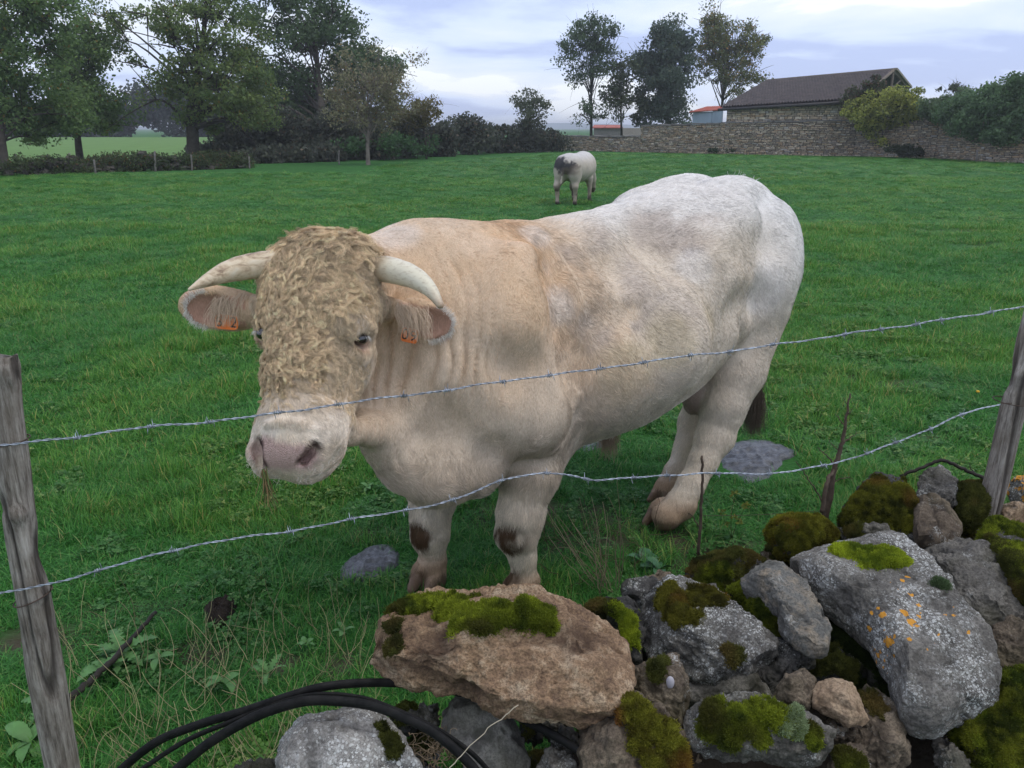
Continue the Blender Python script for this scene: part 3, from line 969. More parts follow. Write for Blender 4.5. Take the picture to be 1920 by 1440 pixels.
side_clear = spots(bV, [(hit(690, 640), .062), (EYES[1], .045), (hit(480, 700), .04), (hit(700, 700), .06)])
hv = hv * (1 - side_clear) * (.25 + .75 * np.clip(.8 + 1.2 * n2_, 0, 1) * np.clip(1.6 - 1.3 * hl, .3, 1)) * (1 - np.clip(earm + eart * (np.abs(hs) > .15), 0, 1))
hv *= (np.abs(hs) < .10 + .075 * (1 - smooth(hl, .25, .45)))
NLK = 2300
pos, no, q, w = sample_surface(bV, bQ, bN, NLK, rg2, hv[bQ].mean(1) * (bN @ HN > -.3)[bQ].mean(1))
ll = (pos - POLL) @ HF / HL; ss = (pos - POLL) @ HS
# parting whorl at the top: hair radiates outwards and down
th0 = np.arctan2(ss * 6.0 + vnoise(pos, 10, 51) * 1.0, .65 + .0 * ll) * 1.0
b_side = np.cross(no, HF)      # sign of the local b axis against HS
sgn = np.sign((b_side @ HS))
th0 = th0 * sgn + rg2.normal(0, .45, NLK)
Ls = np.where(ll < .12, .080, np.where(ll < .4, .064, .052)) * (.65 + .7 * rg2.random(NLK)) * (.40 + .60 * np.clip(sum(wi[:, 0] * hv[q[:, i]] for i, wi in enumerate(w)) * 1.3, 0, 1))
cu_ = [(rg2.uniform(.6, 1.25), rg2.uniform(6, 10), rg2.uniform(0, 6.28), rg2.choice([-1, 1]) * rg2.uniform(.5, 5.0)) for _ in range(NLK)]
lc = C(.82, .615, .385)[None] * (.45 + .75 * rg2.random((NLK, 1))) + np.array([.02, .012, .012]) * rg2.normal(0, 1, (NLK, 1))
So, Sc = locks(pos, no, th0, Ls * 1.18, cu_, 20, lc, .0034, k=16, lift=.0105)
# shorter waves that carry the curls over into the smooth face
hv2 = np.where(is_head & (hn > -.15), 1, 0) * (1 - smooth(hl, .66, .84)) * (1 - spots(bV, [(hit(681, 640), .062), (hit(690, 655), .05), (EYES[1], .04)])) * (1 - np.clip(earm + eart * (np.abs(hs) > .16), 0, 1)) * np.clip(1.1 - hv, 0, 1)
NL2 = 1500
pos2, no2, q2_, w2_ = sample_surface(bV, bQ, bN, NL2, rg2, hv2[bQ].mean(1) * (bN @ HN > -.4)[bQ].mean(1))
ss2 = (pos2 - POLL) @ HS
th2 = np.arctan2(ss2 * 7.0 + vnoise(pos2, 10, 51), .8) * np.sign(np.cross(no2, HF) @ HS) + rg2.normal(0, .3, NL2)
cu2 = [(rg2.uniform(.3, .8), rg2.uniform(5, 8), rg2.uniform(0, 6.28), rg2.uniform(-1.2, 1.2)) for _ in range(NL2)]
lc2 = C(.72, .56, .375)[None] * (.72 + .42 * rg2.random((NL2, 1)))
S2, C2 = locks(pos2, no2, th2, .022 + .022 * rg2.random(NL2), cu2, 12, lc2, .0040, k=16, lift=.0045)
So = np.concatenate([So, S2]); Sc = np.concatenate([Sc, C2])
curves_np('forehead_curls', So, np.linspace(.00050, .00018, 16), fur_m, bull, np.clip(Sc, .02, .9))
# --- long hair hanging in the ears, lashes, tail switch, whiskers
def drape(src, n, length, dirv, spread, colr, k=10, rad=.0005, name='ear_hair', grav=.6, wig=.004):
    s0 = src[rg2.integers(0, len(src), n)] + rg2.normal(0, spread, (n, 3))
    d = nrm(dirv) + rg2.normal(0, .22, (n, 3))
    out = np.empty((n, k, 3), np.float32); p = s0.copy(); st = length * (.6 + .7 * rg2.random((n, 1))) / (k - 1)
    ph_ = rg2.uniform(0, 6.28, (n, 1))
    for i in range(k):
        out[:, i] = p + wig * np.sin(ph_ + i * .7) * np.array([1, .3, .2])
        d = d + np.array([0, 0, -grav * 2 / k]); d /= np.linalg.norm(d, axis=1)[:, None]
        p = p + d * st
    return curves_np(name, out, np.linspace(rad, rad * .3, k), fur_m, bull, np.clip(colr * (1 + rg2.normal(0, .12, (n, 1))), .01, .95))
def linep(a, b, n=20): return np.array([np.array(a) * (1 - t) + np.array(b) * t for t in np.linspace(0, 1, n)])
e0, e1_ = hit(462, 552), hit(405, 560)
drape(linep(e0, e1_) + toward_eye(e0) * .008, 300, .080, np.array([-.35, -.45, -.45]), .005, C(.62, .48, .34), rad=.0006, grav=1.0)
e0, e1_ = hit(742, 572), hit(795, 582)
drape(linep(e0, e1_) + toward_eye(e0) * .008, 380, .084, np.array([.30, -.45, -.45]), .006, C(.60, .46, .33), rad=.0006, grav=1.0)
for A, c in (EAR_R, EAR_L):                       # pale fringe round the rim of each ear
    tt = np.linspace(-.3, math.pi + .3, 60) if A is EAR_R[0] else np.linspace(-.3, math.pi + .3, 60)
    for sg in (1, -1):
        pts = np.array([c + A[0] * .092 * math.cos(t * .5) + A[1] * .060 * sg * math.sin(t * .5) + A[2] * .012 for t in np.linspace(0, math.pi * .8, 50)])
        dr = A[0] * .5 + A[1] * sg * .8
        drape(pts, 260, .016, dr, .003, C(.78, .72, .64), k=4, name='ear_fringe', grav=.1, wig=0)
for ep in EYES:
    inw = nrm(ep - (POLL + HF * .22 * HL))
    lp = linep(ep + UP * .019 - HS * .020 + inw * .004, ep + UP * .016 + HS * .016 + inw * .004)
    drape(lp, 30, .016, inw + UP * .1 - HF * .1, .0010, C(.80, .76, .72), k=5, name='eyelashes', grav=.9, wig=0, rad=.0004)
drape(linep(TS + UP * .06, TS - UP * .03), 1500, .19, np.array([0, 0, -1.0]), .011, C(.10, .075, .055), name='tail_switch', k=8, rad=.0009)
drape(linep(B(.60, .02, .44), B(.64, .02, .44), 4), 300, .09, np.array([0, 0, -1.0]), .018, C(.34, .24, .17), name='sheath_hair', rad=.0008)
drape(linep(B(1.50, -.02, 1.46), B(1.58, .02, 1.42), 6), 260, .05, E_ * .3 + UP * .5, .014, C(.84, .82, .80), name='tail_tuft', rad=.0008)
wh = np.array([hit(*q) for q in ((620, 850), (600, 880), (570, 895), (640, 830), (520, 895), (480, 885), (470, 860), (635, 870))])
drape(wh, 130, .012, np.array([0, -.6, -.6]), .010, C(.74, .67, .58), k=5, name='chin_hair', grav=.4, rad=.00035)

# grass hanging from the mouth
mg = thing('grass_in_mouth', 'brown and green wisp of chewed grass hanging from the mouth of the bull', 'grass wisp', P(496, 893, 2.05))
n = 46
s0 = P(496, 893, 2.05) + rg2.normal(0, .005, (n, 3))
out = np.empty((n, 9, 3), np.float32); d = np.tile([0, 0, -1.0], (n, 1)) + rg2.normal(0, .10, (n, 3)); d[:5] += [.35, -.1, 0]
p = s0 + [0, 0, .015]; st = (.05 + .075 * rg2.random((n, 1))) / 8
for i in range(9):
    out[:, i] = p; d += rg2.normal(0, .10, (n, 3)); d /= np.linalg.norm(d, axis=1)[:, None]; p = p + d * st
cg = np.where(rg2.random((n, 1)) < .35, C(.10, .16, .05), C(.20, .13, .06)) * (.6 + .8 * rg2.random((n, 1)))
curves_np('grass_blades', out, np.linspace(.0012, .0005, 9), fur_m, mg, cg)
# ---------------------------------------------------------------- ground
def ground_h(x, y):
    q = np.stack([x, y, np.zeros_like(x)], 1)
    amp = .035 * (1 - smooth(y, 12, 30)) * smooth(np.hypot(x, y), .5, 2.5)
    return amp * fbm(q, .9, 2, .5, 71) - .01
bare = [(G(1765, 432), 1.5, .5), (G(1845, 460), 1.2, .5), (G(1680, 715), .40, .2), (G(1730, 815), .22, .12), (G(1000, 965), .62, .26), (G(1120, 1005), .5, .25), (G(700, 1000), .25, .10), (G(350, 1210), .22, .10),
        (G(600, 1240), .30, .10), (G(1250, 1040), .35, .2), (G(90, 1190), .3, .14), (G(250, 1130), .3, .08), (G(1560, 700), .3, .12), (G(560, 480), 1.2, .4), (G(1290, 1010), .4, .2)]
def bare_mask(x, y, seed=5):
    m = np.zeros_like(x)
    for c, rx, ry in bare:
        m = np.maximum(m, 1 - smooth(np.hypot((x - c[0]) / rx, (y - c[1]) / ry), .4, 1.1))
    q = np.stack([x, y, np.zeros_like(x)], 1)
    return np.clip(m * (.75 + .9 * fbm(q, 9, 3, .6, seed)), 0, 1)
ys = np.concatenate([np.linspace(-6, 0, 6), np.geomspace(.6, 9, 130), np.geomspace(9.3, 2500, 90)])
A_, R_ = np.meshgrid(np.linspace(-1, 1, 161), ys)
X_ = np.sign(A_) * (np.abs(A_) ** 1.25) * (np.maximum(R_, 0) * 1.25 + 9)
V = np.stack([X_.ravel(), R_.ravel(), np.zeros(X_.size)], 1)
V[:, 2] = ground_h(V[:, 0], V[:, 1])
nr, nc = X_.shape
ii, jj = np.meshgrid(np.arange(nr - 1), np.arange(nc - 1), indexing='ij')
a0 = (ii * nc + jj).ravel()
Q = np.stack([a0, a0 + 1, a0 + nc + 1, a0 + nc], 1)
ground_m, nt, b_ = new_mat('meadow_turf', .9, .1)
ob = N(nt, 'ShaderNodeTexCoord').outputs['Object']
nA = noise_n(nt, ob, .35, 4, .6); nB = noise_n(nt, ob, 2.2, 5, .65); nC = noise_n(nt, N(nt, 'ShaderNodeMapping', {'Vector': ob, 'Scale': (.35, 1, 1)}).outputs[0], 9, 5, .7)
g1 = ramp(nt, nB, [(.30, (.028, .105, .022)), (.5, (.044, .150, .032)), (.72, (.062, .195, .042))])
g2 = mixc(nt, ramp(nt, nA, [(.35, 0.0), (.65, .55)]), g1, (.046, .135, .030))
g3 = mixc(nt, ramp(nt, nC, [(.38, .65), (.55, 0.0)]), g2, (.012, .036, .012))
g4 = mixc(nt, N(nt, 'ShaderNodeAttribute', attribute_name='bare').outputs['Fac'], g3, mixc(nt, nB, (.05, .04, .028), (.085, .07, .05)))
nt.links.new(g4, b_.inputs['Base Color'])
nt.links.new(bump(nt, nC, 1.0, .08), b_.inputs['Normal'])
o = mesh_np('meadow', V, Q, ground_m, None, attrs={'bare': ('FLOAT', 'POINT', bare_mask(V[:, 0], V[:, 1]))})
props(o, kind='structure', label='green pasture meadow')
# paler field beyond the low wall on the left
ff_m = plain_mat('pale_pasture', (.115, .205, .055), .9, .16, .6, .1)
c1, c2, c3, c4 = G(-260, 316), G(430, 306), G(700, 262), G(-400, 262)
fx = np.array([[(c1 * (1 - s_) + c2 * s_) * (1 - t_) + (c4 * (1 - s_) + c3 * s_) * t_ for s_ in np.linspace(0, 1, 20)] for t_ in np.linspace(0, 1, 20)])
fv = fx.reshape(-1, 3); fv[:, 2] = .03 + .35 * np.repeat(np.linspace(0, 1, 20), 20) ** 1.5
a0 = (np.arange(19)[:, None] * 20 + np.arange(19)).ravel()
o = mesh_np('far_field', fv, np.stack([a0, a0 + 1, a0 + 21, a0 + 20], 1), ff_m); props(o, kind='structure', label='pale green field beyond the wall')

# ---------------------------------------------------------------- far hills
hx = np.linspace(-900, 900, 80); hm_ = []
for k_, x in enumerate(hx):
    hm_.append((x, 1150, -2)); hm_.append((x, 1200, 4 + 5 * math.sin(x * .006) + 3 * math.sin(x * .017 + 1)))
    hm_.append((x, 1500, 2))
V = np.array(hm_); F = []
for k_ in range(79):
    for j in range(2): F.append([k_ * 3 + j, k_ * 3 + 3 + j, k_ * 3 + 4 + j, k_ * 3 + 1 + j])
o = mesh_np('hills', V, F, plain_mat('far_woods', (.13, .17, .19), .95, .25, .02)); props(o, kind='structure', label='distant wooded hills')

# ---------------------------------------------------------------- stones in courses (boundary wall, barn)
def stone_faces(P0, P1, z0, z1, size, dep, jit, rg, colfun, gap=.012):
    """rubble stones standing proud of the plane P0-P1 between heights z0(t), z1(t)"""
    P0, P1 = np.asarray(P0, float), np.asarray(P1, float)
    t = P1 - P0; L = np.linalg.norm(t[:2]); t = t / L; t[2] = 0
    n = np.array([t[1], -t[0], 0.0])
    if n @ (-P0) < 0: n = -n
    V, F, Cc = [], [], []
    z = 0.0
    zmax = max(z1(0), z1(1), z1(.5)); zmin = min(z0(0), z0(1))
    z = zmin
    k = 0
    while z < zmax:
        h = size[1] * rg.uniform(.65, 1.35)
        x = -rg.uniform(0, size[0])
        while x < L:
            w = size[0] * rg.choice([.45, .7, 1, 1.3, 1.7])
            xa, xb = max(x, 0), min(x + w, L)
            tm = (xa + xb) / 2 / L
            if xb - xa > .05 and z + h * .5 < z1(tm) and z + h > z0(tm):
                zt = min(z + h, z1(tm))
                d0 = dep * rg.uniform(.3, 1.6)
                base = P0 + t * 0; base[2] = 0
                c = []
                for (xx, zz) in ((xa + gap, z + gap), (xb - gap, z + gap), (xb - gap, zt - gap * .5), (xa + gap, zt - gap * .5)):
                    xx += rg.normal(0, jit); zz += rg.normal(0, jit * .6)
                    c.append(base + t * xx + np.array([0, 0, zz]))
                sl = rg.normal(0, .012)
                i0 = len(V)
                for q in c: V.append(q - n * .05)
                for j, q in enumerate(c):
                    ins = (sum(c) / 4 - q) * .10
                    V.append(q + ins + n * (d0 + (sl if j > 1 else -sl)))
                F += [[i0 + 4, i0 + 5, i0 + 6, i0 + 7], [i0, i0 + 1, i0 + 5, i0 + 4], [i0 + 1, i0 + 2, i0 + 6, i0 + 5], [i0 + 2, i0 + 3, i0 + 7, i0 + 6], [i0 + 3, i0, i0 + 4, i0 + 7]]
                cc = colfun(rg, tm, z)
                Cc += [cc] * 8
            x += w
        z += h
    return np.array(V), F, np.array(Cc)
stone_m, nt, b_ = new_mat('wall_stone', .9, .15)
a_ = N(nt, 'ShaderNodeAttribute', attribute_name='col').outputs['Color']
ob = N(nt, 'ShaderNodeTexCoord').outputs['Object']
nz = noise_n(nt, ob, 7, 5, .7)
nt.links.new(mixc(nt, 1.0, a_, ramp(nt, nz, [(.3, (.55, .55, .55)), (.7, (1.25, 1.22, 1.18))]), 'MULTIPLY'), b_.inputs['Base Color'])
nt.links.new(bump(nt, nz, .6, .05), b_.inputs['Normal'])
mortar_m = plain_mat('dark_joints', (.10, .088, .074), .95, .35, 6)
def stonecol(rg, tm, z):
    b = np.array(random.choice([(.33, .275, .21), (.28, .235, .185), (.38, .30, .215), (.33, .24, .16), (.24, .21, .175), (.42, .365, .29)])) * rg.uniform(1.1, 1.6)
    if rg.random() < .03: b = np.array((.48, .46, .43))
    return b
def stone_wall(owner, path, tops, rg, size=(.25, .085), thick=.45):
    """path: ground points, tops: heights at the same points"""
    mbV, mbF, mbC, n0 = [], [], [], 0
    core = MB(); cope = MB()
    for i in range(len(path) - 1):
        p0, p1 = np.array(path[i]), np.array(path[i + 1]); p0[2] = p1[2] = 0
        h0, h1 = tops[i]
        t = nrm(p1 - p0); n = np.array([t[1], -t[0], 0.0])
        if n @ (-p0) < 0: n = -n
        wob = rg.uniform(0, 6)
        z1 = lambda tm, h0=h0, h1=h1, wob=wob: h0 + (h1 - h0) * tm + .05 * math.sin(tm * 9 + wob)
        V, F, Cc = stone_faces(p0, p1, lambda tm: -.1, z1, size, .035, .012, rg, stonecol)
        mbV.append(V); mbF += [[k + n0 for k in f] for f in F]; mbC.append(Cc); n0 += len(V)
        a, b = p0 - n * thick, p1 - n * thick
        Vc = [p0 - [0, 0, .3], p1 - [0, 0, .3], p1 + UP * (h1 - .03), p0 + UP * (h0 - .03), a - [0, 0, .3], b - [0, 0, .3], b + UP * (h1 - .03), a + UP * (h0 - .03)]
        core.add(Vc, [[0, 1, 2, 3], [4, 7, 6, 5], [3, 2, 6, 7], [0, 3, 7, 4], [1, 5, 6, 2]])
        L = np.linalg.norm(p1 - p0); x = 0
        while x < L:                                        # coping slabs
            w = rg.uniform(.35, .8); xe = min(x + w, L)
            c = p0 + t * (x + xe) / 2 + n * (-thick / 2 + .02) + UP * (h0 + (h1 - h0) * (x / L) + .03 + rg.uniform(-.03, .03))
            Vb, Fb = box_vf(c, [t, n, UP], [(xe - x) / 2 - .01, thick / 2 + .06, rg.uniform(.03, .06)])
            Vb += rg.normal(0, .012, Vb.shape)
            cope.add(Vb, Fb); x = xe
    core.build('wall_core', mortar_m, owner, False)
    V = np.vstack(mbV); Cc = np.vstack(mbC)
    s_ = mesh_np('stones', V, mbF, stone_m, owner, False, attrs={'col': ('FLOAT_COLOR', 'POINT', np.hstack([Cc, np.ones((len(Cc), 1))]))})
    s_['kind'] = 'stuff'
    c_ = cope.build('coping_stones', plain_mat('coping', (.20, .185, .17), .9, .3, 3), owner, False); c_['kind'] = 'stuff'
rgw = np.random.default_rng(5)
def hgt(u, v, base):
    """height of the point seen at (u, v) above a ground point"""
    return float(P(u, v, base[1])[2])
wp = [G(u, v) for u, v in ((1030, 281), (1200, 285.5), (1356, 289), (1600, 292.5), (1752, 297), (1842, 303), (1935, 307), (2080, 316))]
wt = [(hgt(1030, 256, wp[0]), hgt(1200, 256, wp[1])), (hgt(1200, 237, wp[1]), hgt(1356, 231, wp[2])), (hgt(1356, 231, wp[2]), hgt(1600, 226, wp[3])), (hgt(1600, 224, wp[3]), hgt(1752, 217, wp[4])), (hgt(1752, 222, wp[4]), hgt(1842, 226, wp[5])), (hgt(1842, 226, wp[5]), hgt(1935, 228, wp[6])), (hgt(1935, 228, wp[6]), hgt(2080, 226, wp[7]))]
bw = thing('boundary_wall', 'long dry stone wall closing the far right side of the field', 'stone wall', wp[2])
stone_wall(bw, wp, wt, rgw)

# ---------------------------------------------------------------- barn
barn = thing('barn', 'stone barn with dark tiled roof behind the boundary wall', 'barn', wp[2] + np.array([0, .5, 0]))
b0, b1 = wp[2].copy(), wp[3].copy(); b0[2] = b1[2] = 0
bt = nrm(b1 - b0); bn = np.array([bt[1], -bt[0], 0.0])
if bn @ (-b0) < 0: bn = -bn
bL = b0 - bn * .10; bR = b1 - bn * .10 + bt * .5
zl0, zl1 = hgt(1356, 202, b0), hgt(1600, 186, b1)
V, F, Cc = stone_faces(bL, bR, lambda t: 1.2, lambda t: zl0 + (zl1 - zl0) * t, (.34, .12), .03, .01, rgw, lambda r, t, z: stonecol(r, t, z) * 1.25 + .02)
s_ = mesh_np('stones', V, F, stone_m, barn, False, attrs={'col': ('FLOAT_COLOR', 'POINT', np.hstack([Cc, np.ones((len(Cc), 1))]))}); s_['kind'] = 'stuff'
deep = 7.5
def quadbox(a, b, c, d, th):
    """slab from four corners, thickened by vector th"""
    V = [a, b, c, d] + [np.array(q) + th for q in (a, b, c, d)]
    return np.array(V), [[0, 1, 2, 3], [7, 6, 5, 4], [0, 4, 5, 1], [1, 5, 6, 2], [2, 6, 7, 3], [3, 7, 4, 0]]
mw = MB()
mw.add(*quadbox(bL - bn * .06, bR - bn * .06, bR - bn * .06 + UP * zl1, bL - bn * .06 + UP * zl0, -bn * .4))
mw.add(*quadbox(bL - bn * .5, bL - bn * deep, bL - bn * deep + UP * zl0, bL - bn * .5 + UP * zl0, bt * .4))
mw.build('wall', mortar_m, barn, False)
eL, eR_ = P(1350, 203, bL[1]), P(1612, 187, bR[1] - .6)
rL, rR = P(1436, 153, bL[1] + 6.0), P(1675, 132, bR[1] + 4.6)
fR = P(1703, 166, bR[1] + 8.5); fL = eL + (rL - eL) * 2 - np.array([0, 0, 2 * (rL[2] - eL[2])])
nc_, nr_ = 46, 15
rV, rF = [], []
cs = np.linspace(0, 1, nc_ * 4 + 1); rs_ = np.linspace(0, 1, nr_ * 2 + 1)
rn = nrm(np.cross(eR_ - eL, rL - eL)); rn = rn if rn[2] > 0 else -rn
for i, r in enumerate(rs_):
    for j, c in enumerate(cs):
        p = (eL * (1 - c) + eR_ * c) * (1 - r) + (rL * (1 - c) + rR * c) * r
        hgt_ = .13 * abs(math.sin(math.pi * c * nc_)) ** 1.0 + (.035 if i % 2 == 0 else 0.0)
        rV.append(p + rn * hgt_)
w_ = len(cs)
for i in range(len(rs_) - 1):
    for j in range(w_ - 1): rF.append([i * w_ + j, i * w_ + j + 1, (i + 1) * w_ + j + 1, (i + 1) * w_ + j])
roof_m, nt, b_ = new_mat('roof_tiles', .85, .2)
ob = N(nt, 'ShaderNodeTexCoord').outputs['Object']
nt.links.new(ramp(nt, noise_n(nt, ob, 2.5, 5, .7), [(.3, (.050, .043, .045)), (.5, (.075, .064, .064)), (.7, (.115, .094, .088))]), b_.inputs['Base Color'])
roof = thing  # (name guard)
rs__ = mesh_np('roof', np.vstack([eL, eR_, rR, rL, fL, fR]) + np.array([0, 0, -.06]), [[0, 1, 2, 3], [3, 2, 5, 4]], roof_m, barn, False)
t_ = mesh_np('roof_tiles', rV, rF, roof_m, rs__, False); t_['kind'] = 'stuff'
mb = MB()
mb.add(*quadbox(rL + UP * .02, rR + UP * .02, rR + UP * .14 , rL + UP * .14, bn * .15))
mb.build('ridge_tiles', plain_mat('ridge', (.26, .22, .17), .9, .2, 4), rs__, False)
V, F = tube_mesh([eL - UP * .10 + bn * .12 - bt * .1, eR_ - UP * .10 + bn * .12], [.09, .09], 8); mesh_np('gutter', V, F, plain_mat('gutter_metal', (.05, .045, .045), .6), barn)
tim_m = plain_mat('old_timber', (.16, .13, .10), .9, .3, 5)
vg = MB()
for a, b, r in ((rR, fR, .10), (rR, eR_, .10), (rR - UP * .1, rR - UP * 1.5, .09), (fR, fR - UP * 1.2 - bt * .2, .09), (rR - UP * 1.5, fR - UP * .05, .08), (rR * .5 + fR * .5, rR - UP * 1.2, .06)):
    V, F = tube_mesh([a, b], [r, r], 6); vg.add(V, F)
vg.build('gable_timber', tim_m, barn, False)
mesh_np('roof_verge', quadbox(rR + UP * .02, fR + UP * .02, fR + UP * .16, rR + UP * .16, bt * .25)[0], quadbox(rR, fR, fR + UP * .1, rR + UP * .1, bt * .2)[1], plain_mat('verge', (.24, .21, .16), .9), barn, False)
# shed beside the barn
sh = thing('shed', 'small blue-grey metal shed with red roof behind the wall beside the barn', 'shed', P(1325, 225, 66) * [1, 1, 0])
sA, sB = P(1298, 232, 64), P(1353, 232, 60)
def wallslab(a, b, z0, z1, th, name, m, par):
    a = np.array(a); b = np.array(b); a[2] = b[2] = z0
    t = nrm(b - a); n = np.array([-t[1], t[0], 0])
    a2, b2 = a.copy(), b.copy(); a2[2] = b2[2] = z1
    V, F = quadbox(a, b, b2, a2, n * th)
    return mesh_np(name, V, F, m, par, False)
met_m = plain_mat('painted_sheet', (.30, .38, .43), .5, .10, 1.5)
mid = (sA + sB) / 2 + nrm(sB - sA) * .7
wallslab(sA, mid - nrm(sB - sA) * .03, 0, P(1310, 209, 62)[2], .06, 'metal_panel', met_m, sh)
wallslab(mid + nrm(sB - sA) * .03, sB, 0, P(1340, 206, 62)[2], .06, 'metal_panel', met_m, sh)
red_m = plain_mat('red_roofing', (.36, .085, .05), .7, .2, 2)
V, F = quadbox(P(1292, 211, 64), P(1354, 206.5, 60), P(1354, 200, 65), P(1325, 201, 67), UP * .06); mesh_np('roof', V, F, red_m, sh, False)
sh2 = thing('farm_building', 'low farm building with long red roof far behind the left end of the wall', 'building', P(1140, 240, 120) * [1, 1, 0])
wallslab(P(1113, 250, 118), P(1165, 250, 114), 0, P(1140, 240, 116)[2], 5, 'wall', plain_mat('plaster', (.25, .22, .19), .9), sh2)
V, F = quadbox(P(1110, 240.5, 117), P(1168, 240.5, 113), P(1166, 235.5, 121), P(1114, 235.5, 125), UP * .1); mesh_np('roof', V, F, red_m, sh2, False)

# ---------------------------------------------------------------- trees, hedges, bushes
leaf_m = attr_mat('leaves', .65, .25, 'col', .42)
bark_m = plain_mat('bark', (.060, .052, .043), .95, .4, 5, .2, .6, .03)
bark2_m = plain_mat('pale_bark', (.17, .145, .12), .95, .3, 5)
rgt = np.random.default_rng(23)
def leaf_cloud(centers, crad, nleaf, size, c0, c1, rg, alt=None, altp=0.0, flatz=.75, cvar=.25):
    n = nleaf
    ci = rg.integers(0, len(centers), n)
    cr = crad[ci]
    off = rg.normal(0, 1, (n, 3)); off /= np.linalg.norm(off, axis=1)[:, None]
    off *= (rg.random((n, 1)) ** .45) * cr[:, None]; off[:, 2] *= flatz
    c = centers[ci] + off
    d = rg.normal(0, 1, (n, 3)); d[:, 2] -= .4; d /= np.linalg.norm(d, axis=1)[:, None]
    e = np.cross(d, rg.normal(0, 1, (n, 3))); e /= np.linalg.norm(e, axis=1)[:, None]
    s = size * (.6 + .8 * rg.random((n, 1)))
    V = np.stack([c - d * s * .5, c + e * s * .30, c + d * s * .5, c - e * s * .30], 1).reshape(-1, 3)
    Q = np.arange(4 * n).reshape(-1, 4)
    cl = rg.random(len(centers))
    f = (cl[ci] * .6 + rg.random(n) * .4)[:, None]
    cc = np.array(c0) * (1 - f) + np.array(c1) * f
    if alt is not None:
        am = (rg.random(n) < altp * (.3 + 1.4 * rg.random(len(centers))[ci]))[:, None]
        cc = np.where(am, np.array(alt) * (.7 + .6 * rg.random((n, 1))), cc)
    cc = cc * (1 - cvar + 2 * cvar * rg.random((n, 1)))
    C4 = np.ones((n, 4)); C4[:, :3] = cc
    return V, Q, np.repeat(C4, 4, axis=0)
def blob_centers(blobs, n, rg, shell=.45):
    """blobs: (u, v, ru, rv, d[, weight]) -> clump centres inside ellipsoids"""
    w = np.array([(b[5] if len(b) > 5 else 1.0) * b[2] * b[3] for b in blobs]); w /= w.sum()
    k = rg.choice(len(blobs), n, p=w)
    out = np.empty((n, 3))
    for i, j in enumerate(k):
        u, v, ru, rv, d = blobs[j][:5]
        c = P(u, v, d); s = ppm(c)
        q = rg.normal(0, 1, 3); q /= np.linalg.norm(q); q *= rg.random() ** shell
        out[i] = c + q * [ru / s, (ru + rv) * .5 / s, rv / s]
    return out
def tree(name, label, cat, base, blobs, nclump, nleaf, size, crad, c0, c1, limbs=26, r0=.28, fork=.35, alt=None, altp=0, bark=bark_m, twigs=0, group=None, lean=0, part='crown', hidden_trunk=False, shell=.45, flatz=.75):
    base = np.array(base, float)
    t = thing(name, label, cat, base, group)
    cen = blob_centers(blobs, nclump, rgt, shell)
    cen[:, 2] = np.maximum(cen[:, 2], .25)
    cr = crad * (.6 + .8 * rgt.random(nclump))
    V, Q, C4 = leaf_cloud(cen, cr, nleaf, size, c0, c1, rgt, alt, altp, flatz)
    mesh_np(part, V, Q, leaf_m, t, False, attrs={'col': ('FLOAT_COLOR', 'POINT', C4)})
    if not hidden_trunk:
        topc = cen.mean(0); H_ = cen[:, 2].max()
        mb = MB()
        tb = smooth_path([base - UP * .2, base + (topc - base) * [.15, .15, 0] + UP * H_ * fork * .6, base + (topc - base) * [.5, .5, 0] + UP * H_ * fork, base * [.0, .0, 0] + topc * [1, 1, 0] + UP * H_ * .75], 16)
        rr = np.linspace(r0, r0 * .22, 16); rr[0] *= 1.35
        mb.add(*tube_mesh(tb, rr, 9))
        for j in rgt.choice(nclump, min(limbs, nclump), replace=False):
            e_ = cen[j]
            want = e_[2] * rgt.uniform(.45, .8)
            ai = int(np.clip(np.searchsorted(tb[:, 2], max(want, H_ * fork * .35)), 3, 14))
            a = tb[ai]
            m = (a + e_) / 2 + np.array([0, 0, .12 * np.linalg.norm(e_ - a)]) + rgt.normal(0, .06 * np.linalg.norm(e_ - a), 3)
            pth = smooth_path([a, m, e_], 8)
            mb.add(*tube_mesh(pth, np.linspace(rr[ai] * .48, r0 * .04, 8) * rgt.uniform(.5, 1.0), 5))
            for _ in range(2):
                b2 = e_ + rgt.normal(0, crad * 1.2, 3)
                mb.add(*tube_mesh(smooth_path([pth[5], (pth[5] + b2) / 2 + UP * .1, b2], 4), np.linspace(r0 * .12, r0 * .03, 4), 4))
        mb.build('trunk', bark, t, True)
        mb = MB()
        for _ in range(twigs):
            j = rgt.integers(0, nclump); a = cen[j]; b2 = a + nrm(a - topc + rgt.normal(0, .5, 3) + UP * .8) * crad * rgt.uniform(.9, 1.7)
            mb.add(*tube_mesh(np.array([a, (a + b2) / 2 + rgt.normal(0, .08, 3), b2]), [r0 * .06, r0 * .04, r0 * .015], 4))
        if twigs: props(mb.build('twigs', bark, t, True), kind='stuff')
        
    return t
DG0, DG1 = (.065, .120, .045), (.125, .215, .070)
MG0, MG1 = (.095, .155, .050), (.175, .26, .08)
OL0, OL1 = (.12, .165, .048), (.21, .265, .08)
YL = (.20, .15, .035)
tree('oak_tree', 'tall green tree at the far left edge with thin trunk by the low wall', 'tree', G(10, 322), [(15, 60, 100, 130, 36), (60, 190, 110, 75, 36), (-60, 120, 90, 160, 38), (70, 20, 70, 70, 36), (110, 215, 60, 40, 36)],
     190, 34000, .155, .70, DG0, MG1, 40, .22, .30, YL, .02, twigs=50)
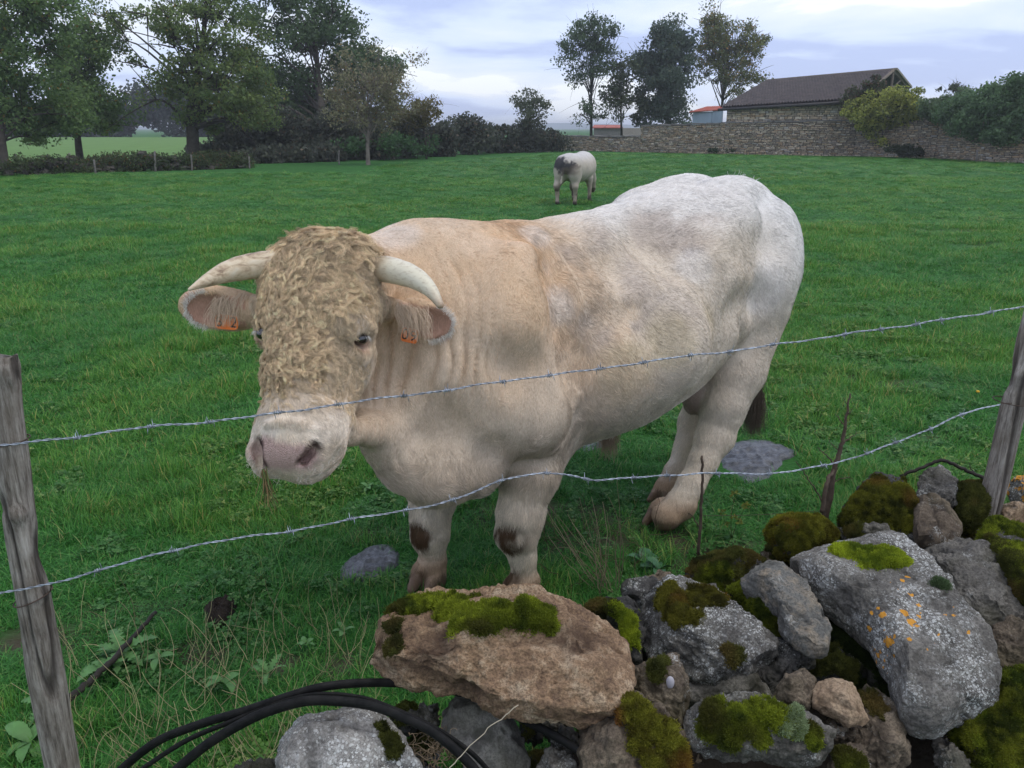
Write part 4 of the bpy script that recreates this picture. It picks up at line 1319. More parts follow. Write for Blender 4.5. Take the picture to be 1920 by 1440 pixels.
tree('ash_tree', 'second green tree from the left with rounded crown', 'tree', G(150, 300), [(155, 140, 62, 90, 46), (185, 215, 70, 45, 46), (120, 220, 60, 40, 46), (170, 75, 38, 45, 46)],
     120, 20000, .185, .80, DG0, MG1, 26, .22, .35, YL, .02)
tree('ash_tree', 'broad olive-green tree with thick dark trunk and spreading limbs left of centre', 'tree', G(363, 303), [(400, 90, 95, 110, 45, 1.3), (450, 180, 80, 60, 44), (330, 170, 70, 50, 45, .6), (250, 60, 60, 60, 47, .45), (190, 30, 60, 40, 47, .35), (400, 210, 70, 40, 45, .8), (330, 60, 50, 60, 45, .4), (420, -60, 130, 60, 46), (290, 215, 40, 25, 46, .4)],
     220, 38000, .165, .78, MG0, OL1, 60, .36, .42, YL, .03, twigs=70, flatz=.6)
tree('oak_tree', 'largest dark green tree reaching out of the frame behind the sparse one', 'tree', G(610, 292), [(560, 60, 110, 95, 58), (660, 110, 70, 80, 58), (620, 200, 110, 70, 58), (520, 180, 80, 80, 58), (715, 150, 48, 55, 58), (735, 200, 30, 35, 58, .7), (560, -30, 90, 50, 58)],
     230, 46000, .21, 1.05, DG0, (.115, .165, .075), 40, .40, .35, twigs=60)
tree('apple_tree', 'sparse olive-brown tree with bare twigs and pale trunk in front of the dark hedge', 'tree', G(690, 309), [(690, 160, 85, 65, 41), (640, 190, 45, 50, 41, .6), (740, 190, 45, 50, 41, .6), (690, 215, 80, 30, 41, .8), (790, 110, 18, 40, 41, .12)],
     100, 6000, .13, .55, (.17, .165, .09), (.30, .28, .16), 80, .12, .30, (.24, .15, .06), .06, bark2_m, twigs=300)
tree('hawthorn', 'straggly yellowing shrub leaning over the hedge top near the centre', 'shrub', G(800, 298), [(795, 208, 48, 22, 48), (770, 225, 35, 20, 48)], 44, 2600, .15, .45, (.10, .10, .04), (.20, .16, .06), 26, .07, .6, twigs=70)
tree('willow', 'small pale feathery tree standing alone in the middle of the far hedge', 'tree', G(990, 283), [(992, 200, 38, 28, 62), (990, 230, 36, 20, 62)], 40, 2600, .18, .6, (.09, .11, .07), (.16, .18, .11), 26, .07, .6, twigs=80)
# hedges: one thing each
def hedge(name, label, cat, blobs, nclump, nleaf, size, crad, c0, c1, alt=None, altp=0, base=None, part='foliage', twigs=60):
    b = base if base is not None else G(blobs[0][0], 295)
    return tree(name, label, cat, b, blobs, nclump, nleaf, size, crad, c0, c1, 0, .05, .3, alt, altp, part=part, twigs=twigs)
hb = [(u, v, 42, h, d) for u, v, h, d in ((490, 299, 10, 43), (550, 298, 12, 44), (610, 296, 12, 45), (400, 285, 18, 50), (450, 265, 38, 50), (510, 255, 45, 50), (570, 255, 48, 50), (640, 260, 42, 48), (700, 262, 40, 48), (760, 258, 38, 50), (820, 262, 34, 53), (880, 258, 34, 57), (930, 262, 30, 60), (985, 265, 28, 62), (1020, 270, 20, 64))]
hedge('hedge', 'long dark overgrown hedge along the far edge of the field', 'hedge', hb, 420, 62000, .23, .75, (.052, .060, .046), (.105, .115, .078), (.15, .12, .08), .06, base=G(740, 300), twigs=160)
hedge('elder_bush', 'bright green sapling thicket showing through the dark hedge', 'bush', [(660, 275, 30, 18, 45.5), (740, 268, 40, 22, 46), (800, 272, 30, 15, 48)], 40, 1700, .17, .5, (.05, .10, .04), (.08, .17, .06), base=G(720, 300), twigs=20)
hedge('bramble_bush', 'brownish bramble bush hugging the low wall at left', 'bush', [(205, 303, 42, 12, 37), (170, 308, 20, 8, 36)], 26, 2600, .10, .3, (.045, .05, .022), (.11, .085, .04), (.16, .07, .03), .12, base=G(205, 318), twigs=60)
fb = [(u, v + 6, 36, 44, 150) for u, v in ((30, 225), (90, 232), (150, 225), (215, 215), (270, 190), (320, 200), (370, 220), (430, 225), (-40, 215))]
hedge('far_copse', 'dark copse at the far side of the pale field', 'trees', fb, 260, 26000, .75, 2.3, (.026, .038, .030), (.055, .072, .048), (.10, .09, .065), .06, base=G(200, 252), twigs=0)
tree('poplar_tree', 'tall slender tree with open crown left of the ivy-dark tree', 'tree', G(1108, 274), [(1105, 60, 46, 38, 72), (1075, 95, 30, 30, 72, .8), (1135, 70, 34, 40, 72, .8), (1115, 120, 40, 30, 72, .7), (1090, 145, 22, 20, 72, .4), (1105, 215, 26, 20, 72, .45)],
     85, 7500, .21, .75, (.06, .10, .05), (.13, .18, .095), 60, .17, .5, twigs=50)
tree('hazel_tree', 'small light green tree between the slender tree and the ivy-dark tree', 'tree', G(1165, 274), [(1165, 130, 26, 30, 73), (1160, 175, 34, 28, 73), (1185, 200, 26, 24, 73), (1150, 215, 20, 16, 73, .5)], 46, 2900, .25, .7, (.05, .075, .035), (.11, .13, .06), 34, .16, .35, twigs=30)
tree('ivy_covered_tree', 'dense dark ivy-covered tree behind the wall', 'tree', G(1250, 273), [(1245, 150, 55, 70, 74), (1255, 85, 44, 45, 74), (1245, 205, 60, 40, 74), (1250, 45, 30, 28, 74, .35), (1215, 120, 30, 40, 74)],
     140, 24000, .25, .85, (.055, .085, .060), (.115, .16, .105), 20, .3, .4, (.10, .12, .06), .08, twigs=60)
tree('maple_tree', 'autumn-tinted tree with dark forking limbs left of the barn', 'tree', G(1345, 272), [(1365, 80, 55, 50, 76), (1340, 45, 36, 38, 76), (1410, 90, 34, 40, 76, .8), (1390, 140, 50, 35, 76, .8), (1330, 110, 40, 45, 76, .8), (1420, 150, 22, 18, 76, .5)],
     125, 13000, .20, .75, (.11, .135, .048), (.21, .225, .085), 90, .30, .28, (.32, .20, .06), .09, twigs=130)
gy0, gy1 = (.20, .24, .055), (.46, .46, .10)
hedge('yellow_ivy_bush', 'yellow-green bushy climber spilling over the wall at the right end of the barn', 'bush', [(1665, 203, 68, 36, 51.3), (1620, 215, 38, 26, 51.5), (1700, 200, 40, 30, 51), (1650, 235, 40, 18, 51.3, .7), (1640, 255, 18, 22, 51.4, .4)], 140, 20000, .15, .45, gy0, gy1, (.07, .10, .03), .15, base=G(1650, 293), twigs=40)
hedge('elder_bush', 'darker green bush growing against the barn roof behind the yellow climber', 'bush', [(1625, 180, 34, 26, 52.5), (1645, 160, 20, 18, 53), (1600, 200, 20, 20, 52.5)], 50, 5000, .18, .45, (.035, .05, .025), (.09, .10, .045), (.12, .07, .05), .15, base=G(1620, 292), twigs=20)
hedge('laurel_hedge', 'tall dark green bushes hanging over the wall at the right edge', 'hedge', [(1860, 205, 55, 42, 45), (1920, 195, 50, 50, 43.5), (1800, 212, 40, 32, 47.2), (1980, 190, 60, 60, 42.5), (1910, 168, 40, 26, 44), (1900, 240, 60, 24, 43.3), (1830, 232, 45, 26, 45.4)], 230, 42000, .16, .55, (.065, .12, .055), (.16, .25, .11), base=G(1880, 300), twigs=50)
hedge('lilac_bush', 'paler green leafy bushes between the yellow climber and the dark hedge', 'bush', [(1770, 202, 34, 20, 48.8), (1742, 207, 20, 20, 49.2), (1810, 190, 30, 18, 48.5)], 70, 9000, .16, .45, (.08, .13, .06), (.18, .25, .12), base=G(1770, 296), twigs=50)
tree('sumac', 'thin airy twigs rising above the pale bushes against the sky', 'shrub', G(1800, 296), [(1800, 168, 26, 10, 52), (1765, 172, 8, 8, 52, .5), (1898, 152, 22, 8, 50)], 26, 700, .16, .30, (.07, .09, .06), (.13, .15, .10), 20, .05, .8, twigs=60)
hedge('bramble_bush', 'low dark bush at the foot of the boundary wall below the yellow climber', 'bush', [(1690, 283, 30, 10, 49.3), (1715, 286, 18, 7, 49)], 30, 2600, .12, .3, (.025, .04, .02), (.055, .075, .035), base=G(1695, 297), twigs=20)
hedge('nettle_patch', 'weeds growing at the foot of the wall left of the barn corner', 'weeds', [(1375, 284, 14, 6, 57.5), (1340, 286, 20, 4, 58)], 16, 1200, .12, .22, (.03, .055, .025), (.06, .10, .04), base=G(1375, 290), twigs=0)

# ---------------------------------------------------------------- low tumbled wall on the left with fence stakes
lw = thing('low_wall', 'low tumbled stone wall overgrown with brambles at the far left', 'stone wall', G(220, 322))
mb = MB(); CC = []
pth = smooth_path([G(-160, 334), G(0, 329), G(120, 325), G(240, 321), G(350, 318), G(470, 314)], 60)
for i in range(900):
    t = rgt.random() * 58; p = pth[int(t)] * (1 - t % 1) + pth[int(t) + 1] * (t % 1)
    hmax = .42 + .22 * math.sin(t * .35) + .1 * math.sin(t * 1.3)
    z = rgt.random() ** 1.3 * max(hmax, .1)
    c = p + np.array([rgt.normal(0, .1), rgt.normal(0, .22 * (1 - z / 1.2)), z])
    s = rgt.uniform(.06, .17)
    R = np.array(Matrix.Rotation(rgt.normal(0, .5), 3, 'X') @ Matrix.Rotation(rgt.uniform(0, 3), 3, 'Z'))
    V, F = box_vf(c, R, [s, s * rgt.uniform(.5, .9), s * rgt.uniform(.35, .6)])
    V += rgt.normal(0, s * .13, V.shape); mb.add(V, F)
    cc = np.array(random.choice([(.075, .07, .06), (.06, .055, .045), (.11, .10, .085), (.045, .06, .03)])) * rgt.uniform(.7, 1.2); CC += [(*cc, 1)] * 8
s_ = mb.build('rubble', stone_m, lw, False, attrs={'col': ('FLOAT_COLOR', 'POINT', np.array(CC))}); s_['kind'] = 'stuff'
cen = pth[rgt.integers(0, 60, 200)] + np.stack([rgt.normal(0, .3, 200), rgt.normal(-.1, .22, 200), rgt.uniform(.0, .6, 200)], 1)
V, Q, C4 = leaf_cloud(cen, np.full(200, .36), 20000, .09, (.045, .065, .028), (.10, .135, .05), rgt, (.15, .09, .04), .06)
o = mesh_np('brambles', V, Q, leaf_m, lw, False, attrs={'col': ('FLOAT_COLOR', 'POINT', C4)})
stake_m = plain_mat('grey_stake', (.17, .155, .14), .95, .3, 9)
stk = [((36, 312), (28, 288), .05, 'leaning fence stake at the left end of the low wall'), ((133, 322), (130, 287), .05, 'thick fence stake in the low wall left of the brambles'), ((179, 323), (176, 299), .04, 'short thin stake in front of the bramble bush'),
       ((213, 300), (212, 283), .035, 'short stake standing behind the bramble bush'), ((291, 319), (290, 283), .045, 'tall stake right of the bramble bush'), ((359, 318), (358, 290), .035, 'stake close to the thick trunk of the olive-green tree'), ((468, 314), (467, 293), .035, 'stake at the right end of the low wall'),
       ((636, 306), (636, 282), .04, 'thin stake left of the pale-trunked sparse tree')]
for (bu, bv), (tu, tv), r, lb in stk:
    b_0 = G(bu, bv + 2); t_0 = P(tu, tv, b_0[1]) 
    V, F = tube_mesh(smooth_path([b_0 - UP * .2, (b_0 + t_0) / 2 + rgt.normal(0, .01, 3), t_0], 5), np.array([1, 1, .95, .9, .8]) * r, 7)
    o = mesh_np('fence_stake', V, F, stake_m); props(o, lb, 'fence stake', 'stakes along the far hedge and low wall')
b_0 = G(1831, 304); V, F = tube_mesh([b_0 - UP * .2, P(1833, 281, b_0[1])], [.05, .045], 7)
o = mesh_np('fence_stake', V, F, stake_m); props(o, 'pale wooden stake leaning on the boundary wall at far right', 'fence stake')
# ---------------------------------------------------------------- the tumbled wall in the foreground
def wall_d(v):
    return np.interp(v, [860, 900, 1000, 1100, 1200, 1340, 1440, 1520], [2.75, 2.55, 2.24, 1.97, 1.78, 1.60, 1.50, 1.42])
def WP(u, v, dd=0.0): return P(u, v, float(wall_d(v)) + dd)
def rock_mat(name, c_dark, c_mid, c_light, lichen=.5, orange=0.0, pit=.6, white=(.50, .50, .47), seedv=0.0, lscale=1.0):
    m, nt, b = new_mat(name, .92, .2)
    ob = N(nt, 'ShaderNodeMapping', {'Vector': N(nt, 'ShaderNodeTexCoord').outputs['Object'], 'Location': (seedv, seedv * 1.7, -seedv)}).outputs[0]
    big = noise_n(nt, ob, 7, 7, .68, .5); mid = noise_n(nt, ob, 34, 6, .68); fine = noise_n(nt, ob, 170, 4, .7)
    base = ramp(nt, mathn(nt, 'ADD', mathn(nt, 'MULTIPLY', big, .6), mathn(nt, 'MULTIPLY', mid, .4)), [(.36, c_dark), (.5, c_mid), (.64, c_light)])
    base = mixc(nt, ramp(nt, fine, [(.40, .55), (.55, 0.0)]), base, tuple(c * .45 for c in c_dark))
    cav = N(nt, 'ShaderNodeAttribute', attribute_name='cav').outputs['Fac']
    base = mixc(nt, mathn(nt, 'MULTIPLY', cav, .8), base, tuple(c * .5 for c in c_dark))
    if lichen > 0:
        vo = N(nt, 'ShaderNodeTexVoronoi', {'Vector': N(nt, 'ShaderNodeVectorMath', {0: ob, 1: N(nt, 'ShaderNodeVectorMath', {0: N(nt, 'ShaderNodeTexNoise', {'Vector': ob, 'Scale': 60.0}).outputs[1], 'Scale': .012}, operation='SCALE').outputs[0]}, operation='ADD').outputs[0], 'Scale': 165.0 * lscale, 'Randomness': 1.0})
        rnd = N(nt, 'ShaderNodeSeparateColor', {0: vo.outputs['Color']}).outputs[0]
        dots = mathn(nt, 'MULTIPLY', mathn(nt, 'LESS_THAN', vo.outputs['Distance'], mathn(nt, 'MULTIPLY', rnd, .62)), 1.0)
        dens = ramp(nt, noise_n(nt, ob, 9, 5, .65), [(.64 - .24 * lichen, 0.0), (.76 - .20 * lichen, 1.0)])
        vo2 = N(nt, 'ShaderNodeTexVoronoi', {'Vector': ob, 'Scale': 420.0, 'Randomness': 1.0})
        dots2 = mathn(nt, 'LESS_THAN', vo2.outputs['Distance'], .34)
        patch = ramp(nt, noise_n(nt, ob, 55, 5, .7), [(.54, 0.0), (.60, .85)])
        lm = mathn(nt, 'MULTIPLY', dens, mathn(nt, 'MAXIMUM', mathn(nt, 'MULTIPLY', mathn(nt, 'MAXIMUM', dots, mathn(nt, 'MULTIPLY', dots2, .55)), .85), mathn(nt, 'MULTIPLY', patch, .45)))
        base = mixc(nt, lm, base, white)
    if orange > 0:
        vo = N(nt, 'ShaderNodeTexVoronoi', {'Vector': N(nt, 'ShaderNodeVectorMath', {0: ob, 1: N(nt, 'ShaderNodeVectorMath', {0: N(nt, 'ShaderNodeTexNoise', {'Vector': ob, 'Scale': 90.0}).outputs[1], 'Scale': .016}, operation='SCALE').outputs[0]}, operation='ADD').outputs[0], 'Scale': 38.0, 'Randomness': 1.0})
        rnd = N(nt, 'ShaderNodeSeparateColor', {0: vo.outputs['Color']}).outputs[1]
        om = N(nt, 'ShaderNodeAttribute', attribute_name='orange').outputs['Fac']
        dots = mathn(nt, 'LESS_THAN', vo.outputs['Distance'], mathn(nt, 'MULTIPLY', mathn(nt, 'MULTIPLY', mathn(nt, 'SUBTRACT', rnd, .20), 1.0), om))
        base = mixc(nt, mathn(nt, 'MULTIPLY', dots, .95), base, mixc(nt, fine, (.50, .21, .02), (.62, .30, .04)))
    sc = N(nt, 'ShaderNodeAttribute', attribute_name='stain').outputs['Fac']
    base = mixc(nt, mathn(nt, 'MULTIPLY', sc, .85), base, mixc(nt, mid, (.030, .036, .012), (.075, .070, .020)))
    nt.links.new(base, b.inputs['Base Color'])
    h = mathn(nt, 'ADD', mathn(nt, 'MULTIPLY', mid, .7), mathn(nt, 'MULTIPLY', fine, .35))
    nt.links.new(bump(nt, h, pit, .012), b.inputs['Normal'])
    return m
M_GREY = rock_mat('grey_limestone', (.070, .064, .056), (.155, .143, .126), (.27, .25, .215), .85, 1.0, .7, seedv=1.0)
M_GREY2 = rock_mat('grey_stone', (.055, .050, .044), (.125, .115, .100), (.23, .21, .18), .55, 0, .6, seedv=5.0)
M_DARK = rock_mat('dark_stone', (.035, .034, .033), (.065, .062, .058), (.12, .11, .10), .3, 0, .7, seedv=9.0)
M_TAN = rock_mat('tan_stone', (.095, .058, .042), (.31, .20, .118), (.56, .43, .29), 0.0, 0, 1.0, seedv=3.0)
M_BROWN = rock_mat('brown_stone', (.060, .045, .033), (.135, .105, .075), (.24, .19, .135), .3, 0, .6, seedv=7.0)
M_SMOOTH = rock_mat('smooth_tan_stone', (.20, .135, .085), (.30, .215, .14), (.40, .30, .20), .1, 0, .3, seedv=13.0)
M_WHITE = rock_mat('pale_stone', (.14, .13, .12), (.24, .225, .205), (.36, .34, .31), .95, .9, .5, white=(.60, .60, .57), seedv=17.0, lscale=.8)

moss_m, nt, b_ = new_mat('moss', .95, .05)
a_ = N(nt, 'ShaderNodeAttribute', attribute_name='col').outputs['Color']
ob = N(nt, 'ShaderNodeTexCoord').outputs['Object']
nt.links.new(mixc(nt, 1.0, a_, ramp(nt, noise_n(nt, ob, 110, 5, .7), [(.32, (.35, .35, .35)), (.68, (1.3, 1.3, 1.2))]), 'MULTIPLY'), b_.inputs['Base Color'])
nt.links.new(bump(nt, noise_n(nt, ob, 260, 4, .7), 1.0, .01), b_.inputs['Normal'])
frond_m = attr_mat('moss_fronds', .9, .1, 'col', .25)

def cubesphere(n):
    """unit sphere as quads with even cells"""
    V, Q, off = [], [], 0
    g = np.tan(np.linspace(-math.pi / 4, math.pi / 4, n))
    a, b = np.meshgrid(g, g, indexing='ij')
    o = np.ones_like(a)
    for f in ((a, b, o), (b, a, -o), (o, a, b), (-o, b, a), (b, o, a), (a, -o, b)):
        p = np.stack(f, -1).reshape(-1, 3); p /= np.linalg.norm(p, axis=1)[:, None]
        V.append(p)
        i, j = np.meshgrid(np.arange(n - 1), np.arange(n - 1), indexing='ij')
        k = (i * n + j).ravel() + off
        Q.append(np.stack([k, k + n, k + n + 1, k + 1], 1)); off += n * n
    V = np.vstack(V); Q = np.vstack(Q)
    key = np.round(V * 1e5).astype(np.int64)
    _, first, inv = np.unique(key, axis=0, return_index=True, return_inverse=True)
    inv = inv.ravel()
    return V[first], inv[Q]
_cs = {}
def getcs(n):
    if n not in _cs: _cs[n] = cubesphere(n)
    return _cs[n]
def moss_layer(parent, V, Q, Nn, mask, thick, cols, seed, fuzz=1.0, flen=.0075):
    """moss cushion grown out of the rock faces where mask > 0; fronds stand on it"""
    m = np.clip(mask, 0, 1)
    keep = (m[Q] > .12).any(1)
    if keep.sum() < 6: return
    q = Q[keep]
    used, inv = np.unique(q, return_inverse=True)
    q2 = inv.reshape(-1, 4)
    mv = m[used][:, None]
    v = V[used]; nn = Nn[used]
    lump = .60 + .50 * vnoise(v, 26, seed) + .45 * vnoise(v, 62, seed + 1) + .35 * vnoise(v, 130, seed + 2)
    up = np.array([0, 0, 1.0])
    v2 = v + (nn * .75 + up * .35) * (thick * .58 * smooth(mv[:, 0], .12, .85) * np.clip(lump, .10, 1.5) - .003 * (mv[:, 0] < .3))[:, None]
    n2 = vnormals(v2, q2)
    f = np.clip(.5 + .55 * vnoise(v2, 18, seed + 3) + .55 * vnoise(v2, 70, seed + 4), 0, 1)[:, None]
    c = np.array(cols[0]) * (1 - f) + np.array(cols[1]) * f
    br = np.clip(vnoise(v2, 14, seed + 5) * 1.6 - .35, 0, 1)[:, None]
    if len(cols) > 2: c = c * (1 - br) + np.array(cols[2]) * br
    mo = mesh_np('moss', v2, q2, moss_m, parent, True, attrs={'col': ('FLOAT_COLOR', 'POINT', np.hstack([c * .8, np.ones((len(c), 1))]))})
    ar = len(q2) and float(np.linalg.norm(np.cross(v2[q2[:, 2]] - v2[q2[:, 0]], v2[q2[:, 3]] - v2[q2[:, 1]]), axis=1).sum() * .5)
    n = int(min(26000, ar * 420000 * fuzz))
    if n < 30: return
    rg = np.random.default_rng(seed)
    pos, no, qq, w = sample_surface(v2, q2, n2, n, rg, mv[:, 0][q2].mean(1))
    cc = sum(wi * c[qq[:, i]] for i, wi in enumerate(w))
    d = no * .9 + up * .45 + rg.normal(0, .42, (n, 3)); d /= np.linalg.norm(d, axis=1)[:, None]
    L = flen * (.5 + .9 * rg.random((n, 1)))
    bend = rg.normal(0, .35, (n, 3))
    S = np.stack([pos - no * .001, pos + d * L * .55, pos + d * L + bend * L * .5], 1)
    curves_np('moss_fronds', S, np.array([.0010, .0009, .0004]), frond_m, mo, np.clip(cc * (.75 + .7 * rg.random((n, 1))), .003, .9))
MOSS_D = ((.024, .028, .008), (.095, .100, .022), (.12, .085, .026))
MOSS_B = ((.030, .045, .007), (.220, .260, .022), (.060, .060, .012))
MOSS_Y = ((.090, .130, .012), (.32, .38, .025))
MOSS_P = ((.11, .15, .07), (.27, .33, .17))
MOSS_R = ((.070, .060, .010), (.22, .22, .025), (.19, .075, .020))
def rock(name, label, outline, mat, dd=0.0, thick=.10, seed=1, n=34, rough=.010, cuts=8, boxy=3.4, moss=None, crag=0.0, group=None, feature=None, stain=.25, cat='stone', orange=None, dfun=None, parent=None, dents=()):
    """a stone with the seen outline, its own thickness and broken faces"""
    rg = np.random.default_rng(seed)
    if dfun is None: pts = np.array([WP(u, v, dd) for u, v in outline])
    else: pts = np.array([P(u, v, dfun(u, v)) for u, v in outline])
    c = pts.mean(0)
    nrm_ = np.zeros(3)
    for i in range(len(pts)): nrm_ += np.cross(pts[i] - c, pts[(i + 1) % len(pts)] - c)
    nrm_ = nrm(nrm_)
    if nrm_ @ toward_eye(c) < 0: nrm_ = -nrm_
    ax = nrm(np.cross(UP, nrm_)); ay = np.cross(nrm_, ax)
    q = (pts - c); qx, qy, qz = q @ ax, q @ ay, q @ nrm_
    ang = np.arctan2(qy, qx); rad = np.hypot(qx, qy)
    o = np.argsort(ang); ang, rad, qz = ang[o], rad[o], qz[o]
    ang3 = np.concatenate([ang - 2 * math.pi, ang, ang + 2 * math.pi]); rad3 = np.tile(rad, 3); qz3 = np.tile(qz, 3)
    S, Q = getcs(n)
    a, b, d = S[:, 0], S[:, 1], S[:, 2]
    th = np.arctan2(b, a); rho = np.hypot(a, b)
    e = 2 / boxy
    rr_ = rho ** e; dz = np.sign(d) * np.abs(d) ** e
    k = (rr_ ** boxy + np.abs(dz) ** boxy) ** (1 / boxy)
    # vertices must follow the straight polygon edges
    x1, y1 = rad * np.cos(ang), rad * np.sin(ang)
    x2, y2 = np.roll(x1, -1), np.roll(y1, -1)
    idx = (np.searchsorted(ang, th) - 1) % len(ang)
    ex, ey = x2[idx] - x1[idx], y2[idx] - y1[idx]
    den = np.cos(th) * ey - np.sin(th) * ex
    R_ = np.where(np.abs(den) > 1e-9, (x1[idx] * ey - y1[idx] * ex) / np.where(np.abs(den) > 1e-9, den, 1), rad[idx])
    R_ = np.where((R_ > 0) & (R_ < rad.max() * 1.4), R_, rad[idx])
    zz = np.interp(th, ang3, qz3)
    V = c + np.outer(R_ * rr_ / k * np.cos(th), ax) + np.outer(R_ * rr_ / k * np.sin(th), ay) + np.outer(thick * dz / k + zz * rr_, nrm_)
    # broken faces
    size = rad.mean()
    for i in range(cuts):
        ph = i * 2.4 + rg.uniform(-.5, .5); tilt = rg.uniform(.15, 1.15)
        pn = nrm(nrm_ * math.cos(tilt) + (ax * math.cos(ph) + ay * math.sin(ph)) * math.sin(tilt))
        h = (V - c) @ pn
        lim = h.max() * rg.uniform(.66, .90)
        over = h - lim
        V = V - np.outer(np.where(over > 0, over * .97, 0), pn)
    Nn = vnormals(V.astype(np.float32), Q)
    seg = seed * 7
    dsp = rough * 1.8 * fbm(V, 2.2 / size, 3, .5, seg) + rough * .9 * fbm(V, 9 / size, 4, .6, seg + 3)
    if crag:
        rdg = ridged(V * [1, 1, 1.6], 3.0 / size, 4, seg + 5)
        dsp += crag * (rdg - .35)
        dsp += crag * .5 * fbm(V, 14 / size, 3, .6, seg + 9)
    for (u_, v_, rp_, dp_) in dents:
        q_ = P(u_, v_, float(wall_d(v_)) + dd); ray = nrm(q_ - [0, 0, EYE]); hp_ = V - np.array([0, 0, EYE]); t_ = hp_ @ ray
        di_ = np.linalg.norm(hp_ - np.outer(t_, ray), axis=1) * ppm(q_) / rp_
        dsp += dp_ * np.exp(-di_ ** 2 * (1 + .6 * vnoise(V, 25, seg + 50))) * (t_ < np.linalg.norm(c - [0, 0, EYE]) + .02)
    dsp += .0030 * fbm(V, 60, 3, .6, seg + 11)
    dsp -= .006 * smooth(ridged(V, 11, 2, seg + 13), .72, .95)
    V = (V + Nn * dsp[:, None]).astype(np.float32)
    Nn = vnormals(V, Q)
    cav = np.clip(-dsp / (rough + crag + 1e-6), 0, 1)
    stn = np.clip(stain * 2.2 * (fbm(V, 7, 3, .6, seg + 21) + (1 - Nn[:, 2]) * .25) , 0, 1) if stain else np.zeros(len(V))
    orr = np.ones(len(V))
    if orange is not None:
        orr = spots(V, [(WP(u, v, dd), r) for u, v, r in orange])
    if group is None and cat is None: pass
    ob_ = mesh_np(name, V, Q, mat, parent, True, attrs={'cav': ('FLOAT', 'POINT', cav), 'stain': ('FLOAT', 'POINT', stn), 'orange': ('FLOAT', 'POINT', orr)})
    props(ob_, label, cat, group)
    if moss:
        for (spec, cols, th_, fz) in moss:
            if spec == 'top':
                mk = smooth(Nn[:, 2] + .35 * fbm(V, 14, 3, .6, seg + 30), .55, .85)
            elif spec == 'all':
                mk = smooth(.6 + .9 * fbm(V, 8, 3, .6, seg + 30) + .3 * Nn[:, 2], .35, .6)
            else:
                mk = np.zeros(len(V))
                hgt_p = V - np.array([0, 0, EYE])
                for (u, v, rpx) in spec:
                    # centre of the cushion: nearest vertex on the line of sight
                    ray = nrm(P(u, v, 1.0) - np.array([0, 0, EYE]))
                    t_ = hgt_p @ ray
                    dist = np.linalg.norm(hgt_p - np.outer(t_, ray), axis=1)
                    near = np.where(dist < .02)[0]
                    if len(near) == 0: near = np.array([np.argmin(dist)])
                    ctr = V[near[np.argmin(t_[near])]]
                    r = rpx / ppm(ctr)
                    dd_ = np.linalg.norm(V - ctr, axis=1) / r
                    mk = np.maximum(mk, 1 - smooth(dd_ + 1.0 * fbm(V, 26, 4, .7, seg + 31), .55, 1.12))
            moss_layer(ob_, V, Q, Nn, mk, th_, cols, seed * 11 + 3, fz)
    return ob_
SG = 'stones of the tumbled wall'
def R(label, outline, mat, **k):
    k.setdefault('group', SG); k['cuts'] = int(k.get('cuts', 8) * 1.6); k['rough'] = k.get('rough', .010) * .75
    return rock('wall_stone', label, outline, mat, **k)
# big stones, front to back
R('big orange-brown craggy stone with moss along its top, in front of the bull', [(735, 1125), (775, 1106), (826, 1104), (887, 1120), (955, 1118), (1005, 1122), (1036, 1128), (1073, 1142), (1124, 1144), (1161, 1152), (1178, 1173), (1178, 1217), (1187, 1244), (1178, 1288), (1175, 1325), (1141, 1339), (1100, 1345), (1063, 1335), (1009, 1325), (948, 1322), (901, 1308), (870, 1288), (819, 1271), (762, 1261), (718, 1244), (687, 1220), (694, 1203), (716, 1175), (724, 1145)],
  M_TAN, dd=-.16, thick=.085, seed=3, n=120, rough=.014, cuts=7, crag=.010, boxy=4.0, stain=.10,
  dents=[(800, 1225, 46, -.022), (820, 1180, 26, -.012), (905, 1222, 26, -.012), (1075, 1195, 46, -.016), (1120, 1190, 30, -.012), (1010, 1195, 26, -.010), (940, 1168, 22, .014), (975, 1175, 18, .012), (862, 1262, 11, .012), (890, 1190, 40, .012), (935, 1230, 30, .012), (1020, 1235, 50, .010), (1130, 1265, 44, .012), (760, 1160, 28, .012), (960, 1290, 50, -.008), (1050, 1280, 30, -.010), (875, 1290, 30, -.006)],
  moss=[([(760, 1125, 34), (800, 1120, 34), (840, 1125, 42), (885, 1138, 44), (925, 1135, 32), (970, 1132, 34), (1005, 1148, 28), (1035, 1160, 18), (860, 1150, 30)], MOSS_B, .020, 1.3), ([(735, 1190, 22), (728, 1160, 20)], MOSS_D, .008, 1.0)])
R('largest grey slab spotted with orange and white lichen, leaning at the right', [(1485, 1030), (1510, 1010), (1563, 1000), (1621, 1014), (1690, 1026), (1715, 1030), (1744, 1063), (1752, 1083), (1784, 1112), (1785, 1133), (1825, 1178), (1858, 1219), (1873, 1276), (1873, 1321), (1842, 1337), (1801, 1342), (1768, 1362), (1743, 1368), (1715, 1358), (1690, 1333), (1674, 1260), (1649, 1206), (1604, 1161), (1563, 1129), (1535, 1112), (1498, 1079), (1483, 1055)],
  M_GREY, dd=-.08, thick=.10, seed=4, n=110, rough=.007, cuts=2, crag=.006, boxy=3.2, stain=.05, orange=[(1610, 1060, .07), (1560, 1070, .05), (1680, 1120, .09), (1650, 1115, .06), (1700, 1160, .10), (1760, 1190, .09), (1690, 1200, .10)],
  moss=[([(1590, 1022, 26), (1620, 1030, 34), (1665, 1030, 28)], MOSS_Y, .020, 1.6)])
